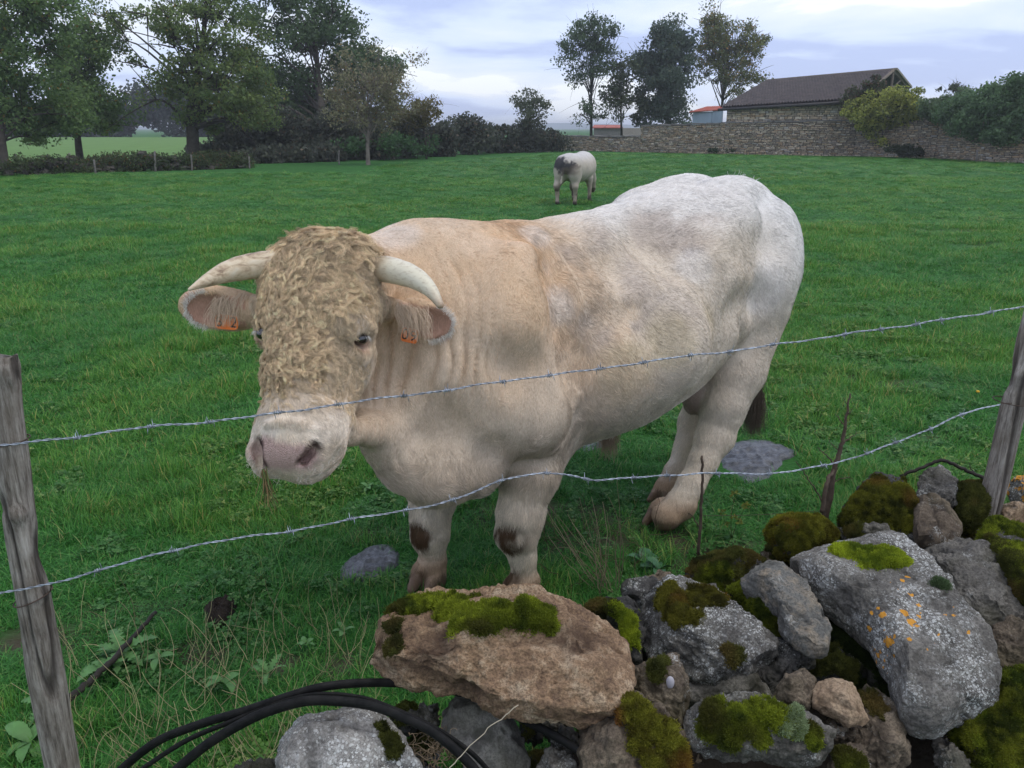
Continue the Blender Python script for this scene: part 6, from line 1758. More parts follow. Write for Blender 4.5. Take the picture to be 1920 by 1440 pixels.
# ---------------------------------------------------------------- barbed wire
wire_m, nt, b_ = new_mat('galvanised_wire', .42, .5)
b_.inputs['Metallic'].default_value = .75
ob = N(nt, 'ShaderNodeTexCoord').outputs['Object']
nt.links.new(ramp(nt, noise_n(nt, ob, 60, 4, .6), [(.3, (.16, .17, .19)), (.6, (.42, .46, .52)), (.8, (.55, .58, .63))]), b_.inputs['Base Color'])
rust_m = plain_mat('rusty_wire', (.075, .05, .038), .8, .4, 40, .3, .4, .003)
def mini_tube(mb, pts, r, n=5): mb.add(*tube_mesh(pts, r, n))
def barbed(label, px, barb_px, seed):
    rg = np.random.default_rng(seed)
    ctrl = np.array([P(u, v, fence_d(u, v) - .045) for u, v in px])
    n = 900
    path = smooth_path(ctrl, n)
    seg = np.linalg.norm(np.diff(path, axis=0), axis=1); s = np.concatenate([[0], np.cumsum(seg)])
    path[:, 2] += .0015 * np.sin(s * 23) + .001 * np.sin(s * 51)
    T = np.gradient(path, axis=0); T /= np.linalg.norm(T, axis=1)[:, None]
    a = np.cross(T, UP); a /= np.linalg.norm(a, axis=1)[:, None]; b = np.cross(T, a)
    w = thing('barbed_wire', label, 'wire', path[n // 2])
    mb = MB()
    for ph in (0, math.pi):
        an = s * 2 * math.pi / .042 + ph
        pp = path + (a * np.cos(an)[:, None] + b * np.sin(an)[:, None]) * .00155
        mb.add(*tube_mesh(pp, .00135, 6))
    mb.build('twisted_strand', wire_m, w)
    prev = None
    for u, v in barb_px:
        dist = np.abs((path - np.array([0, 0, EYE])) @ np.zeros(3))
        # nearest path sample to the sight line
        ray = nrm(P(u, v, 1.0) - [0, 0, EYE]); q = path - [0, 0, EYE]; k = np.argmin(np.linalg.norm(q - np.outer(q @ ray, ray), axis=1))
        c = path[k]; t, a1, b1 = T[k], a[k], b[k]
        mb = MB(); ro = rg.uniform(0, 6.28)
        for j in range(2):                      # two short wires, each wrapped twice round the strand, ends cut to points
            tt = np.linspace(0, 1, 18); an = ro + j * 1.7 + tt * 4 * math.pi
            hx_ = c + np.outer((tt - .5) * .011 + (j - .5) * .006, t) + (np.outer(np.cos(an), a1) + np.outer(np.sin(an), b1)) * .0042
            d0 = nrm(-a1 * math.sin(an[0]) + b1 * math.cos(an[0])); d1 = nrm(-a1 * math.sin(an[-1]) + b1 * math.cos(an[-1]))
            e0 = hx_[0] - d0 * .017 - t * .003 * rg.uniform(-1, 1); e1 = hx_[-1] + d1 * .017 + t * .003 * rg.uniform(-1, 1)
            pts_ = np.vstack([e0, (e0 + hx_[0]) / 2, hx_, (e1 + hx_[-1]) / 2, e1])
            r_ = np.full(len(pts_), .00105); r_[0] = r_[-1] = .0003
            mini_tube(mb, pts_, r_)
        mb.build('barb', wire_m, w)
    return w
up_px = [(-60, 842), (20, 834), (48, 830), (145, 818), (285, 800), (395, 790), (520, 775), (640, 757), (757, 742), (838, 731), (940, 716), (1030, 703), (1125, 692), (1205, 679), (1295, 667), (1372, 658), (1450, 647), (1585, 627), (1650, 617), (1720, 608), (1765, 600), (1860, 585), (1925, 575), (2010, 562)]
barbed('upper barbed wire strand crossing in front of the muzzle of the bull', up_px, [(145, 818), (285, 800), (395, 790), (520, 775), (636, 757), (757, 742), (838, 731), (942, 716), (1031, 703), (1125, 692), (1206, 679), (1295, 667), (1370, 658), (1450, 647), (1585, 627), (1653, 617), (1718, 608), (1765, 601), (1857, 586)], 1)
lo_px = [(-60, 1135), (0, 1113), (50, 1104), (100, 1092), (185, 1070), (325, 1031), (430, 1012), (540, 996), (660, 974), (760, 956), (850, 938), (935, 902), (985, 891), (1050, 889), (1105, 899), (1140, 898), (1190, 896), (1250, 892), (1320, 887), (1390, 889), (1450, 887), (1530, 876), (1600, 858), (1680, 830), (1745, 803), (1805, 777), (1876, 757)]
barbed('lower barbed wire strand sagging across the legs of the bull to the right post', lo_px, [(185, 1070), (325, 1031), (542, 996), (658, 974), (762, 956), (850, 938), (938, 901), (1025, 890), (1100, 898), (1190, 896), (1250, 892), (1345, 888), (1440, 887), (1545, 872), (1625, 850), (1680, 830), (1745, 803), (1805, 777)], 2)
thin = smooth_path([P(u, v, fence_d(u, v) + .25) for u, v in ((1318, 967), (1400, 966), (1480, 962), (1545, 957))], 30)
o = mesh_np('thin_wire', *tube_mesh(thin, .0008, 5), rust_m); props(o, 'thin old wire running just above the grass between the stick and the dead woody stem', 'wire')
def tie(label, u, v, w, tilt, tail=None):
    c = P(u, v, fence_d(u, v)); r = w / 2 / ppm(c) + .003
    an = np.linspace(0, 2 * math.pi, 30)
    ring = np.array([c + np.array([math.cos(a), math.sin(a), tilt * math.cos(a)]) * r for a in an])
    mb = MB(); mb.add(*tube_mesh(ring, .0016, 6))
    if tail is not None: mb.add(*tube_mesh(smooth_path([ring[0], P(tail[0], tail[1], fence_d(*tail) - .03)], 5), .0014, 6))
    o = mb.build('wire_tie', rust_m); props(o, label, 'wire tie')
tie('dark wire loop tied round the upper part of the left post', 22, 826, 56, .12, (52, 830))
tie('dark wire loop tied round the left post at the lower strand', 62, 1118, 62, .30, (98, 1092))
tie('dark wire loop tied round the right post', 1893, 752, 52, -.10, (1876, 757))

# ---------------------------------------------------------------- black pipes
pipe_m, nt, b_ = new_mat('black_pipe', .65, .15)
ob = N(nt, 'ShaderNodeTexCoord').outputs['Object']
nt.links.new(ramp(nt, noise_n(nt, ob, 25, 5, .7), [(.4, (.006, .006, .006)), (.75, (.022, .020, .018))]), b_.inputs['Base Color'])
nt.links.new(ramp(nt, noise_n(nt, ob, 40, 4, .6), [(.3, .5), (.7, .8)]), b_.inputs['Roughness'])
def pipe(label, pts, r, flat=.75):
    path = smooth_path([P(*p) for p in pts], 90)
    o = mesh_np('water_pipe', *tube_mesh(path, r, 14, flat, up=(0, 1, 0)), pipe_m); props(o, label, 'pipe')
pipe('black plastic pipe arching highest and running behind the orange-brown stone', [(205, 1462, 1.52), (287, 1395, 1.50), (369, 1360, 1.49), (462, 1332, 1.48), (540, 1306, 1.49), (600, 1289, 1.51), (670, 1281, 1.54), (750, 1281, 1.58), (820, 1289, 1.60), (873, 1302, 1.62), (935, 1325, 1.60), (988, 1352, 1.53), (1073, 1399, 1.44), (1150, 1465, 1.37)], .0105)
pipe('black plastic pipe dipping under the arch and crossing the stones at the bottom', [(310, 1462, 1.42), (384, 1399, 1.43), (462, 1352, 1.44), (520, 1328, 1.45), (580, 1314, 1.46), (650, 1316, 1.46), (700, 1324, 1.45), (755, 1344, 1.43), (814, 1374, 1.40), (873, 1424, 1.37), (910, 1470, 1.35)], .0115)
pipe('thin black pipe lying between the two arched ones', [(240, 1460, 1.47), (345, 1391, 1.47), (439, 1351, 1.47), (520, 1318, 1.48), (600, 1302, 1.49), (680, 1309, 1.49), (740, 1330, 1.46), (814, 1364, 1.43), (884, 1412, 1.40), (930, 1462, 1.38)], .006)

# ---------------------------------------------------------------- sticks and dead stems
twig_m = plain_mat('dead_twig', (.085, .062, .045), .9, .35, 30, .2, .5, .004)
dark_m = plain_mat('dark_stick', (.030, .025, .020), .85, .35, 30)
def stick(name, label, cat, lines, m):
    mb = MB(); rg = np.random.default_rng(len(label))
    for pts, r0, r1 in lines:
        pp = smooth_path([P(*p) for p in pts], max(6, 6 * len(pts))); pp[1:-1] += rg.normal(0, .0015, (len(pp) - 2, 3))
        mb.add(*tube_mesh(pp, np.linspace(r0, r1, len(pp)), 7))
    return props(mb.build(name, m), label, cat)
D = 2.42
ls = [([(1546, 975, D), (1556, 930, D), (1564, 880, D), (1578, 835, D), (1586, 790, D), (1594, 738, D)], .013, .0025),
      ([(1566, 880, D), (1550, 905, D - .05), (1541, 960, D - .05)], .005, .008), ([(1545, 945, D), (1520, 905, D - .03), (1492, 865, D - .06)], .003, .0012),
      ([(1568, 875, D), (1545, 850, D), (1533, 838, D)], .0028, .0008), ([(1580, 830, D), (1608, 812, D)], .0028, .0008), ([(1584, 800, D), (1566, 775, D)], .0025, .0008),
      ([(1588, 780, D), (1600, 765, D)], .002, .0006), ([(1574, 850, D), (1552, 822, D)], .002, .0006), ([(1590, 760, D), (1580, 745, D)], .0018, .0006), ([(1560, 905, D), (1585, 895, D), (1600, 898, D)], .002, .0007)]
stick('dead_shrub', 'dead brown woody stem with thorny side shoots standing left of the mossy mound', 'dead plant', ls, twig_m)
stick('thin_stick', 'thin upright brown stick in front of the hind hoof of the bull', 'stick', [([(1309, 1040, 2.45), (1314, 960, 2.45), (1317, 900, 2.44), (1316, 855, 2.44)], .0058, .0042), ([(1312, 990, 2.45), (1300, 970, 2.45), (1290, 962, 2.44)], .0025, .001)], twig_m)
stick('black_branch', 'bent black branch lying on the grass behind the crest stones near the right post', 'branch', [([(1688, 893, 2.72), (1735, 874, 2.72), (1768, 864, 2.72), (1812, 882, 2.70), (1850, 899, 2.66)], .006, .007), ([(1825, 885, 2.70), (1815, 868, 2.70)], .002, .001)], dark_m)
def gs(u, v, z): g = G(u, v, z); return (u, v, g[1])
stick('dark_stick', 'dark rotten stick lying diagonally in the grass at the lower left', 'stick', [([gs(292, 1148, .05), gs(250, 1195, .04), gs(212, 1236, .05), gs(172, 1275, .04), gs(128, 1312, .05)], .007, .012)], dark_m)
stick('pale_straw', 'single pale straw lying across the dark gap under the orange-brown stone', 'straw', [([(972, 1322, 1.40), (910, 1372, 1.37), (850, 1432, 1.34), (838, 1450, 1.33)], .0011, .0009)], plain_mat('straw', (.42, .36, .26), .8))

# ---------------------------------------------------------------- cow pats
pat_m, nt, b_ = new_mat('cow_dung', .30, .5)
ob = N(nt, 'ShaderNodeTexCoord').outputs['Object']
nt.links.new(ramp(nt, noise_n(nt, ob, 22, 6, .7), [(.35, (.045, .045, .046)), (.55, (.10, .10, .106)), (.75, (.18, .185, .195))]), b_.inputs['Base Color'])
nt.links.new(bump(nt, noise_n(nt, ob, 32, 5, .6, 1.0), .7, .015), b_.inputs['Normal'])
soil_m = plain_mat('molehill_soil', (.045, .035, .028), .95, .4, 30, .1, .9, .02)
def pat(name, label, cat, poly, h, m, seed, lumps=22):
    pts = np.array([G(u, v) for u, v in poly]); c = pts.mean(0)
    q = pts - c; ang = np.arctan2(q[:, 1], q[:, 0]); rad = np.hypot(q[:, 0], q[:, 1]); o = np.argsort(ang); ang, rad = ang[o], rad[o]
    nr, na = 30, 90
    V = []
    for i in range(nr):
        s = i / (nr - 1)
        for j in range(na):
            a = -math.pi + 2 * math.pi * j / na
            R_ = np.interp(a, np.concatenate([ang - 2 * math.pi, ang, ang + 2 * math.pi]), np.tile(rad, 3))
            V.append([c[0] + R_ * s * math.cos(a), c[1] + R_ * s * math.sin(a), h * (1 - s ** 4) - .01])
    V = np.array(V)
    V[:, :2] += .012 * np.stack([vnoise(V, 14, seed), vnoise(V, 14, seed + 1)], 1)
    ed = 1 - np.repeat(np.linspace(0, 1, nr), na) ** 6
    V[:, 2] += ed * (h * .35 * ridged(V * [1, 1, 0], lumps, 2, seed + 2) + h * .12 * fbm(V * [1, 1, 0], 60, 2, .5, seed + 3)) + ground_h(V[:, 0], V[:, 1])
    i, j = np.meshgrid(np.arange(nr - 1), np.arange(na), indexing='ij'); j2 = (j + 1) % na
    Q = np.stack([(i * na + j), ((i + 1) * na + j), ((i + 1) * na + j2), (i * na + j2)], -1).reshape(-1, 4)
    ob_ = mesh_np(name, V, Q, m); props(ob_, label, cat); return c, rad.mean()
PATS = []
PATS.append(pat('cow_pat', 'large wet grey cow pat beside the hind leg of the bull', 'cow pat', [(1352, 850), (1375, 826), (1430, 818), (1470, 830), (1499, 843), (1472, 862), (1450, 880), (1432, 897), (1400, 902), (1375, 885), (1352, 875)], .035, pat_m, 3, 16))
PATS.append(pat('cow_pat', 'grey cow pat seen under the belly of the bull', 'cow pat', [(1045, 812), (1100, 808), (1145, 812), (1158, 828), (1120, 840), (1090, 850), (1050, 842)], .03, pat_m, 7, 16))
PATS.append(pat('cow_pat', 'dark rounded cow pat left of the far front hoof', 'cow pat', [(636, 1066), (665, 1036), (705, 1020), (742, 1020), (755, 1040), (735, 1064), (700, 1080), (660, 1090), (634, 1082)], .035, pat_m, 11, 20))
PATS.append(pat('molehill', 'small dark heap of crumbly soil in the grass at lower left', 'soil heap', [(380, 1150), (392, 1126), (425, 1122), (442, 1138), (434, 1162), (398, 1170)], .055, soil_m, 15, 30))
for k_, (u, v, r) in enumerate(((1660, 703, 20), (1865, 615, 16))):
    pass
# ---------------------------------------------------------------- grass
def blades(n, rad, h0, h1, wid, rg, lean=.5, seg=3, curl=.6):
    """a tuft of bent tapering blades"""
    V, F, Tt = [], [], []
    for i in range(n):
        a = rg.uniform(0, 2 * math.pi); r = rad * math.sqrt(rg.random())
        x, y = r * math.cos(a), r * math.sin(a)
        h = rg.uniform(h0, h1); w = wid * rg.uniform(.6, 1.25)
        d = rg.uniform(0, 2 * math.pi); dv = np.array([math.cos(d), math.sin(d), 0]); sv = np.array([-dv[1], dv[0], 0])
        ln = lean * rg.uniform(.2, 1.3)
        p = np.array([x, y, -.005]); k = len(V); th = ln * .4
        tn = rg.random()
        for s in range(seg):
            ww = w * (1 - (s / seg) ** 1.6 * .75)
            V += [p - sv * ww / 2, p + sv * ww / 2]; Tt += [tn, tn]
            th += curl * ln * (s + 1) / seg
            p = p + (dv * math.sin(th) + UP * math.cos(th)) * h / seg
        V.append(p); Tt.append(tn)
        for s in range(seg - 1): F.append([k + 2 * s, k + 2 * s + 1, k + 2 * s + 3, k + 2 * s + 2])
        F.append([k + 2 * seg - 2, k + 2 * seg - 1, k + 2 * seg])
    return V, F, Tt
def clover(n, rad, rg):
    V, F, Tt = [], [], []
    for i in range(n):
        a = rg.uniform(0, 2 * math.pi); r = rad * math.sqrt(rg.random()); c0 = np.array([r * math.cos(a), r * math.sin(a), rg.uniform(.02, .055)])
        nv = nrm(np.array([rg.normal(0, .4), rg.normal(0, .4), 1])); ax_ = nrm(np.cross(nv, [1, .3, 0])); ay_ = np.cross(nv, ax_); s = rg.uniform(.0045, .0085)
        tn = rg.random()
        for l in range(3):
            th = l * 2.094 + a; k = len(V); cc = c0 + (ax_ * math.cos(th) + ay_ * math.sin(th)) * s
            for j in range(6):
                t = j * math.pi / 3; V.append(cc + (ax_ * math.cos(t) + ay_ * math.sin(t)) * s * .85 + nv * .0015 * math.cos(2 * t)); Tt.append(tn)
            F.append([k + j for j in range(6)])
    return V, F, Tt
rgg = np.random.default_rng(77)
grass_m, nt, b_ = new_mat('grass', .55, .3)
tn_ = N(nt, 'ShaderNodeAttribute', attribute_name='tone').outputs['Fac']
it_ = N(nt, 'ShaderNodeAttribute', attribute_name='tint'); it_.attribute_type = 'INSTANCER'
g_ = ramp(nt, tn_, [(0.0, (.025, .120, .018)), (.5, (.050, .225, .034)), (.85, (.105, .310, .055)), (.98, (.27, .30, .11))])
g_ = mixc(nt, it_.outputs['Fac'], g_, mixc(nt, 1.0, g_, (1.75, 1.22, 1.05), 'MULTIPLY'))
nt.links.new(g_, b_.inputs['Base Color'])
t_s = N(nt, 'ShaderNodeBsdfTranslucent', {'Color': g_})
mx_ = N(nt, 'ShaderNodeMixShader', {0: .30, 1: b_.outputs[0], 2: t_s.outputs[0]})
nt.links.new(mx_.outputs[0], nt.nodes['Material Output'].inputs['Surface'])
clov_m = grass_m.copy(); clov_m.name = 'clover'
for n_ in clov_m.node_tree.nodes:
    if n_.type == 'VALTORGB':
        for e_, c_ in zip(n_.color_ramp.elements, ((.03, .12, .02), (.055, .17, .035), (.09, .22, .05), (.20, .32, .12))): e_.color = (*c_, 1)
tufts = bpy.data.collections.new('tuft_sources')
specs = [('b', 46, .055, .035, .075, .0028, .7), ('b', 46, .055, .03, .06, .0030, .9), ('b', 52, .06, .05, .11, .0030, .8), ('b', 40, .05, .07, .15, .0032, .9), ('b', 50, .06, .025, .055, .0026, 1.0), ('b', 44, .055, .04, .085, .0034, 1.1), ('c', 26, .06), ('c', 20, .05)]
for k_, sp in enumerate(specs):
    V, F, Tt = blades(sp[1], sp[2], sp[3], sp[4], sp[5], rgg, sp[6]) if sp[0] == 'b' else clover(sp[1], sp[2], rgg)
    if sp[0] == 'c':
        V2, F2, T2 = blades(16, .05, .03, .06, .0028, rgg, .7); F2 = [[i + len(V) for i in f] for f in F2]; V = V + V2; F = F + F2; Tt = Tt + [t * .5 for t in T2]
    o = mesh_np('tuft_%s' % 'abcdefgh'[k_], V, F, grass_m if sp[0] == 'b' else clov_m, None, False, attrs={'tone': ('FLOAT', 'POINT', Tt)})
    COL.objects.unlink(o); tufts.objects.link(o)
# where tufts stand
px_, py_, sc_, hz_, ix_, tn2 = [], [], [], [], [], []
def band(d0, d1, step, scale, hs):
    xs, ys = np.arange(-d1 * .95 - .6, d1 * .95 + .6, step), np.arange(d0, d1, step)
    X, Y = np.meshgrid(xs, ys); X = X.ravel() + rgg.uniform(-.6, .6, X.size) * step; Y = Y.ravel() + rgg.uniform(-.6, .6, Y.size) * step
    zc = Y * cp_ + EYE * sp_
    k = (np.abs(X) < zc * .64 * (1.22 if d1 < 9 else 1.12) + .6) & (Y > d0) & (Y < d1)
    X, Y = X[k], Y[k]
    q = np.stack([X, Y, 0 * X], 1)
    keep = rgg.random(len(X)) > bare_mask(X, Y) * .93
    for c, r in PATS: keep &= np.hypot(X - c[0], Y - c[1]) > r * 1.08
    le = np.interp(Y, [.9, 1.45, 1.7, 2.0, 2.3, 2.6, 3.2], [-.5, -.40, -.05, .35, .70, 1.05, 2.2])
    keep &= ~((X > le + .22) & (Y < 2.6 + .18 * X) & (X < 2.45))
    keep &= ~((Y > 33) & (X < -6) & (Y > 33 + 0 * X))
    X, Y, q = X[keep], Y[keep], q[keep]
    n = len(X)
    pat_n = fbm(q, .8, 3, .55, 91); pat2 = fbm(q, 3.0, 3, .6, 92)
    hgt = hs * (.75 + .55 * pat2 + .45 * pat_n + .25 * rgg.normal(0, 1, n)).clip(.35, 1.9)
    lng = (fbm(q, 1.3, 2, .5, 93) > .12) & (rgg.random(n) < .5)
    near_wall = (Y < le[keep] * .6 + 2.6) & (X > -.9)
    ix = rgg.integers(0, 6, n); ix = np.where(lng, rgg.integers(2, 4, n), ix); ix = np.where(~lng & (ix == 3), 1, ix)
    cl = (fbm(q, 1.7, 2, .5, 94) > .16) & (rgg.random(n) < (.15 if scale < 1.5 else .0))
    ix = np.where(cl, rgg.integers(6, 8, n), ix)
    px_.append(X); py_.append(Y); sc_.append(np.full(n, scale) * rgg.uniform(.8, 1.25, n)); hz_.append(hgt); ix_.append(ix)
    tn2.append(np.clip(.4 + 1.5 * pat_n + .9 * pat2 + rgg.normal(0, .12, n), 0, 1))
band(1.2, 4.0, .040, 1.0, .92)
band(4.0, 8.0, .056, 1.25, .82)
band(8.0, 15.0, .085, 1.7, .80)
band(15.0, 30.0, .14, 2.6, .55)
band(30.0, 60.0, .30, 5.0, .40)
X, Y = np.concatenate(px_), np.concatenate(py_)
kk = Y < np.interp(X, [-30, -12, -6, 0, 4, 10, 18, 30, 45], [34, 36, 41, 52, 62, 60, 54, 44, 38])
X, Y = X[kk], Y[kk]; S_c, Hh, IX, TN = [np.concatenate(a)[kk] for a in (sc_, hz_, ix_, tn2)]
Z = ground_h(X, Y)
print('tufts', len(X))
gme = bpy.data.meshes.new('grass_points')
gme.vertices.add(len(X)); gme.vertices.foreach_set('co', np.stack([X, Y, Z], 1).astype(np.float32).ravel())
def addattr(n, t, d, f='value'):
    a = gme.attributes.new(n, t, 'POINT'); a.data.foreach_set(f, d)
addattr('sc', 'FLOAT_VECTOR', np.stack([S_c, S_c, Hh * (.75 + .25 * np.minimum(S_c, 2.0))], 1).astype(np.float32).ravel(), 'vector')
addattr('rot', 'FLOAT_VECTOR', np.stack([rgg.normal(0, .12, len(X)), rgg.normal(0, .12, len(X)), rgg.uniform(0, 6.283, len(X))], 1).astype(np.float32).ravel(), 'vector')
addattr('pick', 'INT', IX.astype(np.int32)); addattr('tint', 'FLOAT', TN.astype(np.float32))
go = bpy.data.objects.new('grass', gme); COL.objects.link(go)
props(go, 'short green pasture grass with clover covering the field', 'grass', kind='stuff')
ng = bpy.data.node_groups.new('grass_scatter', 'GeometryNodeTree')
ng.interface.new_socket('Geometry', in_out='INPUT', socket_type='NodeSocketGeometry'); ng.interface.new_socket('Geometry', in_out='OUTPUT', socket_type='NodeSocketGeometry')
gi, gout = ng.nodes.new('NodeGroupInput'), ng.nodes.new('NodeGroupOutput')
iop = ng.nodes.new('GeometryNodeInstanceOnPoints'); ci = ng.nodes.new('GeometryNodeCollectionInfo')
ci.inputs['Collection'].default_value = tufts; ci.inputs['Separate Children'].default_value = True; ci.inputs['Reset Children'].default_value = True
def na(n, t):
    x = ng.nodes.new('GeometryNodeInputNamedAttribute'); x.data_type = t; x.inputs['Name'].default_value = n; return x.outputs['Attribute']
e2r = ng.nodes.new('FunctionNodeEulerToRotation')
L_ = ng.links.new
L_(gi.outputs[0], iop.inputs['Points']); L_(ci.outputs[0], iop.inputs['Instance']); iop.inputs['Pick Instance'].default_value = True
L_(na('pick', 'INT'), iop.inputs['Instance Index']); L_(na('rot', 'FLOAT_VECTOR'), e2r.inputs[0]); L_(e2r.outputs[0], iop.inputs['Rotation']); L_(na('sc', 'FLOAT_VECTOR'), iop.inputs['Scale'])
L_(iop.outputs[0], gout.inputs[0])
md = go.modifiers.new('scatter', 'NODES'); md.node_group = ng

# ---------------------------------------------------------------- long dry stalks
strm = attr_mat('dry_stalks', .75, .2, 'col', .15)
def stalks(name, label, cat, bases, tips, r, cols, k=8, wob=.012, kind=None, group=None):
    n = len(bases); out = np.empty((n, k, 3), np.float32); mid = (bases + tips) / 2 + rgg.normal(0, .03, (n, 3))
    for i, t in enumerate(np.linspace(0, 1, k)):
        out[:, i] = bases * (1 - t) ** 2 + 2 * mid * t * (1 - t) + tips * t * t
    out[:, 1:] += np.cumsum(rgg.normal(0, wob * .12, (n, k - 1, 3)), 1)
    o = curves_np(name, out, np.linspace(r, r * .45, k), strm, None, np.clip(cols, .01, .9))
    return props(o, label, cat, group, kind)
n = 230
bu, bv = rgg.uniform(120, 700, n), rgg.uniform(1170, 1490, n) 
bs_ = np.array([G(u, v) for u, v in zip(bu, bv)])
kp = bs_[:, 0] < np.interp(bs_[:, 1], [.9, 1.45, 1.7, 2.0, 2.3, 2.6, 3.2], [-.5, -.40, -.05, .35, .70, 1.05, 2.2]) + .1
bs_ = bs_[kp]; n = len(bs_)
tp_ = bs_ + np.stack([rgg.normal(.0, .07, n), rgg.normal(0, .05, n), rgg.uniform(.07, .24, n)], 1)
stalks('dry_grass_stalks', 'pale dry grass stalks scattered in the rough grass at the lower left', 'dry grass', bs_, tp_, .0011, np.array([.46, .40, .21])[None] * rgg.uniform(.4, 1.15, (n, 1)) * np.array([1, 1, 1])[None], kind='stuff')
tips_px = [(1020, 940), (1032, 975), (1045, 962), (1055, 990), (1090, 938), (1100, 958), (1112, 930), (1140, 935), (1158, 897), (1128, 1000), (1075, 1010), (1062, 1040), (1160, 980), (1135, 960), (1045, 1030), (1085, 985), (1150, 1010), (1030, 1000), (1118, 975), (1098, 1020), (1010, 925), (1172, 1040), (1066, 966), (1122, 940)]
bs_ = np.array([G(1118 + 38 * rgg.random() + (u - 1090) * .12, 1098 + rgg.uniform(-6, 22)) for u, v in tips_px])
tp_ = np.array([P(u, v, b[1] - rgg.uniform(.02, .18)) for (u, v), b in zip(tips_px, bs_)])
stalks('dry_grass_clump', 'clump of long straw-coloured dead stalks leaning behind the stones below the belly of the bull', 'dry grass', bs_, tp_, .0016, np.array([.33, .27, .175])[None] * rgg.uniform(.5, 1.1, (len(bs_), 1)), k=10, wob=.02)
n = 34
bs_ = np.array([G(u, v) for u, v in zip(rgg.uniform(1020, 1250, n), rgg.uniform(1000, 1110, n))]); tp_ = bs_ + np.stack([rgg.normal(-.05, .12, n), rgg.normal(0, .08, n), rgg.uniform(.05, .28, n)], 1)
stalks('bramble_tangle', 'tangle of thin dark bramble stems in the bare patch below the belly of the bull', 'dead stems', bs_, tp_, .0014, np.array([.11, .075, .05])[None] * rgg.uniform(.5, 1.4, (n, 1)), k=12, wob=.05)
n = 40
bs_ = np.array([WP(u, v, .0) for u, v in zip(rgg.uniform(770, 860, n), rgg.uniform(1390, 1450, n))]); tp_ = bs_ + np.stack([rgg.normal(-.01, .05, n), rgg.normal(-.03, .03, n), rgg.uniform(.0, .09, n)], 1)
stalks('dead_grass_tangle', 'tangle of curled dead grass by the pipes at the bottom edge', 'dry grass', bs_, tp_, .0011, np.array([.30, .22, .14])[None] * rgg.uniform(.4, 1.2, (n, 1)), k=12, wob=.05)

# ---------------------------------------------------------------- broad-leaved weeds
leaf1_m = plain_mat('weed_leaf', (.075, .175, .045), .55, .25, 30, .35)
leaf2_m = plain_mat('dark_weed_leaf', (.040, .115, .045), .5, .25, 30, .35)
def leaf_mesh(L, W, lobes, rg, m):
    k = 14; V, F = [], []
    for i in range(k):
        t = i / (k - 1)
        w = W * math.sin(math.pi * min(1, t * .92 + .06)) ** .8 * (1 + (.42 * (1 if i % 2 else -1) if lobes else .06 * (1 if i % 2 else -1)) * (t < .9))
        if t > .98: w = .0005
        x = L * t * (1 - .12 * t); z = L * (.42 * t - .50 * t * t)
        V += [(x, -w / 2, z + abs(w) * .16), (x, 0, z), (x, w / 2, z + abs(w) * .16)]
    for i in range(k - 1):
        a = i * 3; F += [[a, a + 1, a + 4, a + 3], [a + 1, a + 2, a + 5, a + 4]]
    me = bpy.data.meshes.new('leaf'); me.from_pydata([tuple(map(float, v)) for v in V], [], F); me.materials.append(m); me.polygons.foreach_set('use_smooth', [True] * len(F))
    return me
lm1, lm2, lm3 = leaf_mesh(.11, .030, True, rgg, leaf1_m), leaf_mesh(.075, .045, False, rgg, leaf2_m), leaf_mesh(.08, .034, False, rgg, leaf1_m)
W_ = [(228, 1232, lm1, 9, 1.1, 'light green weed with jagged leaves beside the dark rotten stick'), (192, 1262, lm1, 7, .9, 'smaller jagged-leaved weed just below the first by the rotten stick'), (298, 1240, lm3, 5, .7, 'weed with oval leaves over the dark hollow right of the jagged-leaved weeds'),
      (60, 1398, lm3, 7, 1.2, 'broad-leaved weed at the foot of the left post'), (575, 1215, lm3, 6, .55, 'oval-leaved weed in the middle of the dry stalks'), (645, 1192, lm3, 5, .55, 'oval-leaved weed in the grass left of the orange-brown stone'),
      (420, 1290, lm3, 6, .9, 'weed among the dry stalks above the arched pipes'), (505, 1270, lm1, 6, .7, 'jagged weed close above the highest pipe'), (1235, 1075, lm2, 6, 1.1, 'dark broad-leaved weed behind the white-lichen stone'), (1205, 1060, lm2, 5, 1.1, 'dark broad-leaved weed left of the other one behind the stones'),
      (1462, 1025, lm3, 5, .7, 'small weed at the edge of the low mossy stone'), (690, 860 + 60, lm3, 5, .6, 'weed in the grass below the throat of the bull'), (90, 1330, lm1, 6, .8, 'jagged weed right behind the left post')]
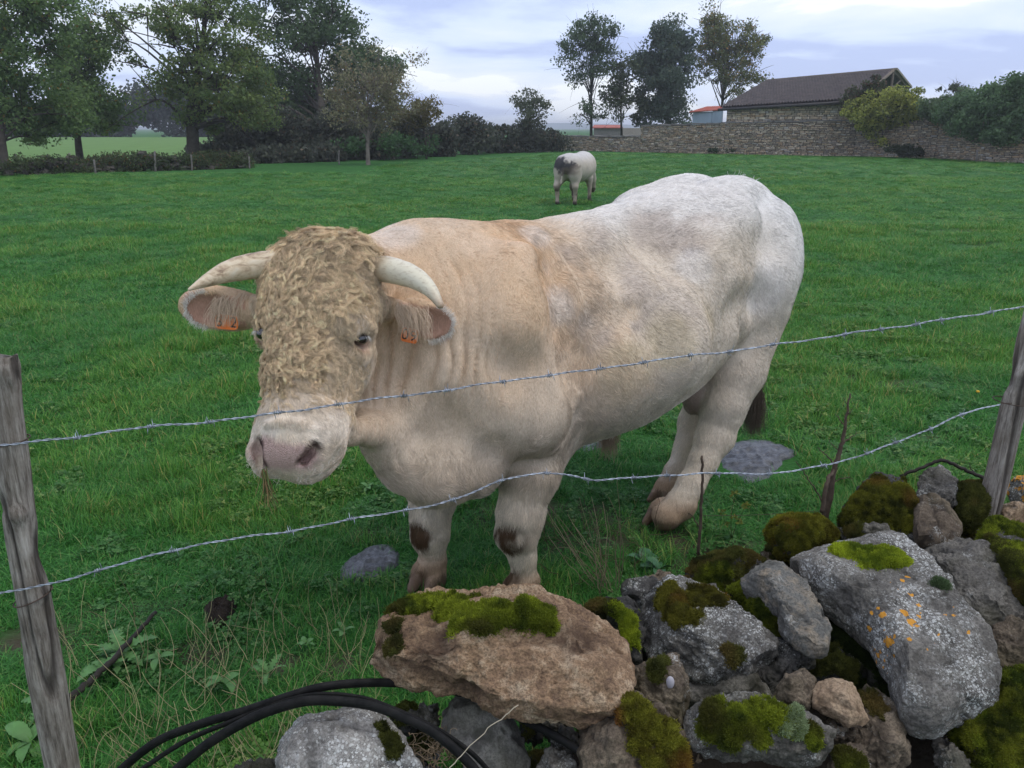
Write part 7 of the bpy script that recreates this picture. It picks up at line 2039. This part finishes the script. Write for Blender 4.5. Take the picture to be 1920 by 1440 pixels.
for u, v, me, k, s, lb in W_:
    b = G(u, v); b[2] = .015
    t = thing('weed', lb, 'weed', b)
    for j in range(k):
        o = bpy.data.objects.new('leaf', me); COL.objects.link(o); o.parent = t
        o.rotation_euler = (rgg.normal(0, .2), rgg.normal(-.25, .25), j * 6.283 / k + rgg.normal(0, .3)); sc1 = s * rgg.uniform(.7, 1.2); o.scale = (sc1, sc1, sc1)
# ragwort-like plant
t = thing('ragwort', 'spindly weed with small yellowish leaf tufts in front of the large cow pat', 'weed', G(1372, 1010))
b0_ = G(1372, 1010); tps = [P(1378, 925, b0_[1] - .02), P(1352, 960, b0_[1]), P(1398, 948, b0_[1])]
mb = MB()
for q in tps: mb.add(*tube_mesh(smooth_path([b0_, (b0_ + q) / 2 + rgg.normal(0, .01, 3), q], 8), np.linspace(.002, .001, 8), 5))
mb.build('stem', plain_mat('green_stem', (.06, .10, .03), .8), t)
V, Q, C4 = leaf_cloud(np.array(tps + [(b0_ + q) / 2 for q in tps]), np.full(6, .022), 120, .016, (.10, .14, .03), (.26, .28, .06), rgg)
mesh_np('leaves', V, Q, leaf_m, t, False, attrs={'col': ('FLOAT_COLOR', 'POINT', C4)})
yf = G(1832, 742); V, F = uvsphere(yf + UP * .03, np.array([.012, .012, .008]), 10, 8); o = mesh_np('dandelion_flower', V, F, plain_mat('yellow_petals', (.75, .42, .03), .7)); props(o, 'lone yellow flower in the grass left of the right post', 'flower')
# ---------------------------------------------------------------- air
hz_m = bpy.data.materials.new('haze'); hz_m.use_nodes = True
hn_ = hz_m.node_tree; hn_.nodes.clear()
ho = hn_.nodes.new('ShaderNodeOutputMaterial'); hv_ = hn_.nodes.new('ShaderNodeVolumePrincipled')
hv_.inputs['Color'].default_value = (.93, .95, 1.0, 1); hv_.inputs['Density'].default_value = .0008; hv_.inputs['Anisotropy'].default_value = .2
hn_.links.new(hv_.outputs[0], ho.inputs['Volume'])
V, F = box_vf([0, 1000, 9.25], np.eye(3), [3600, 1900, 11.25])
hz = mesh_np('haze', V, F, hz_m, None, False); props(hz, kind='stuff', label='thin autumn haze over the field')
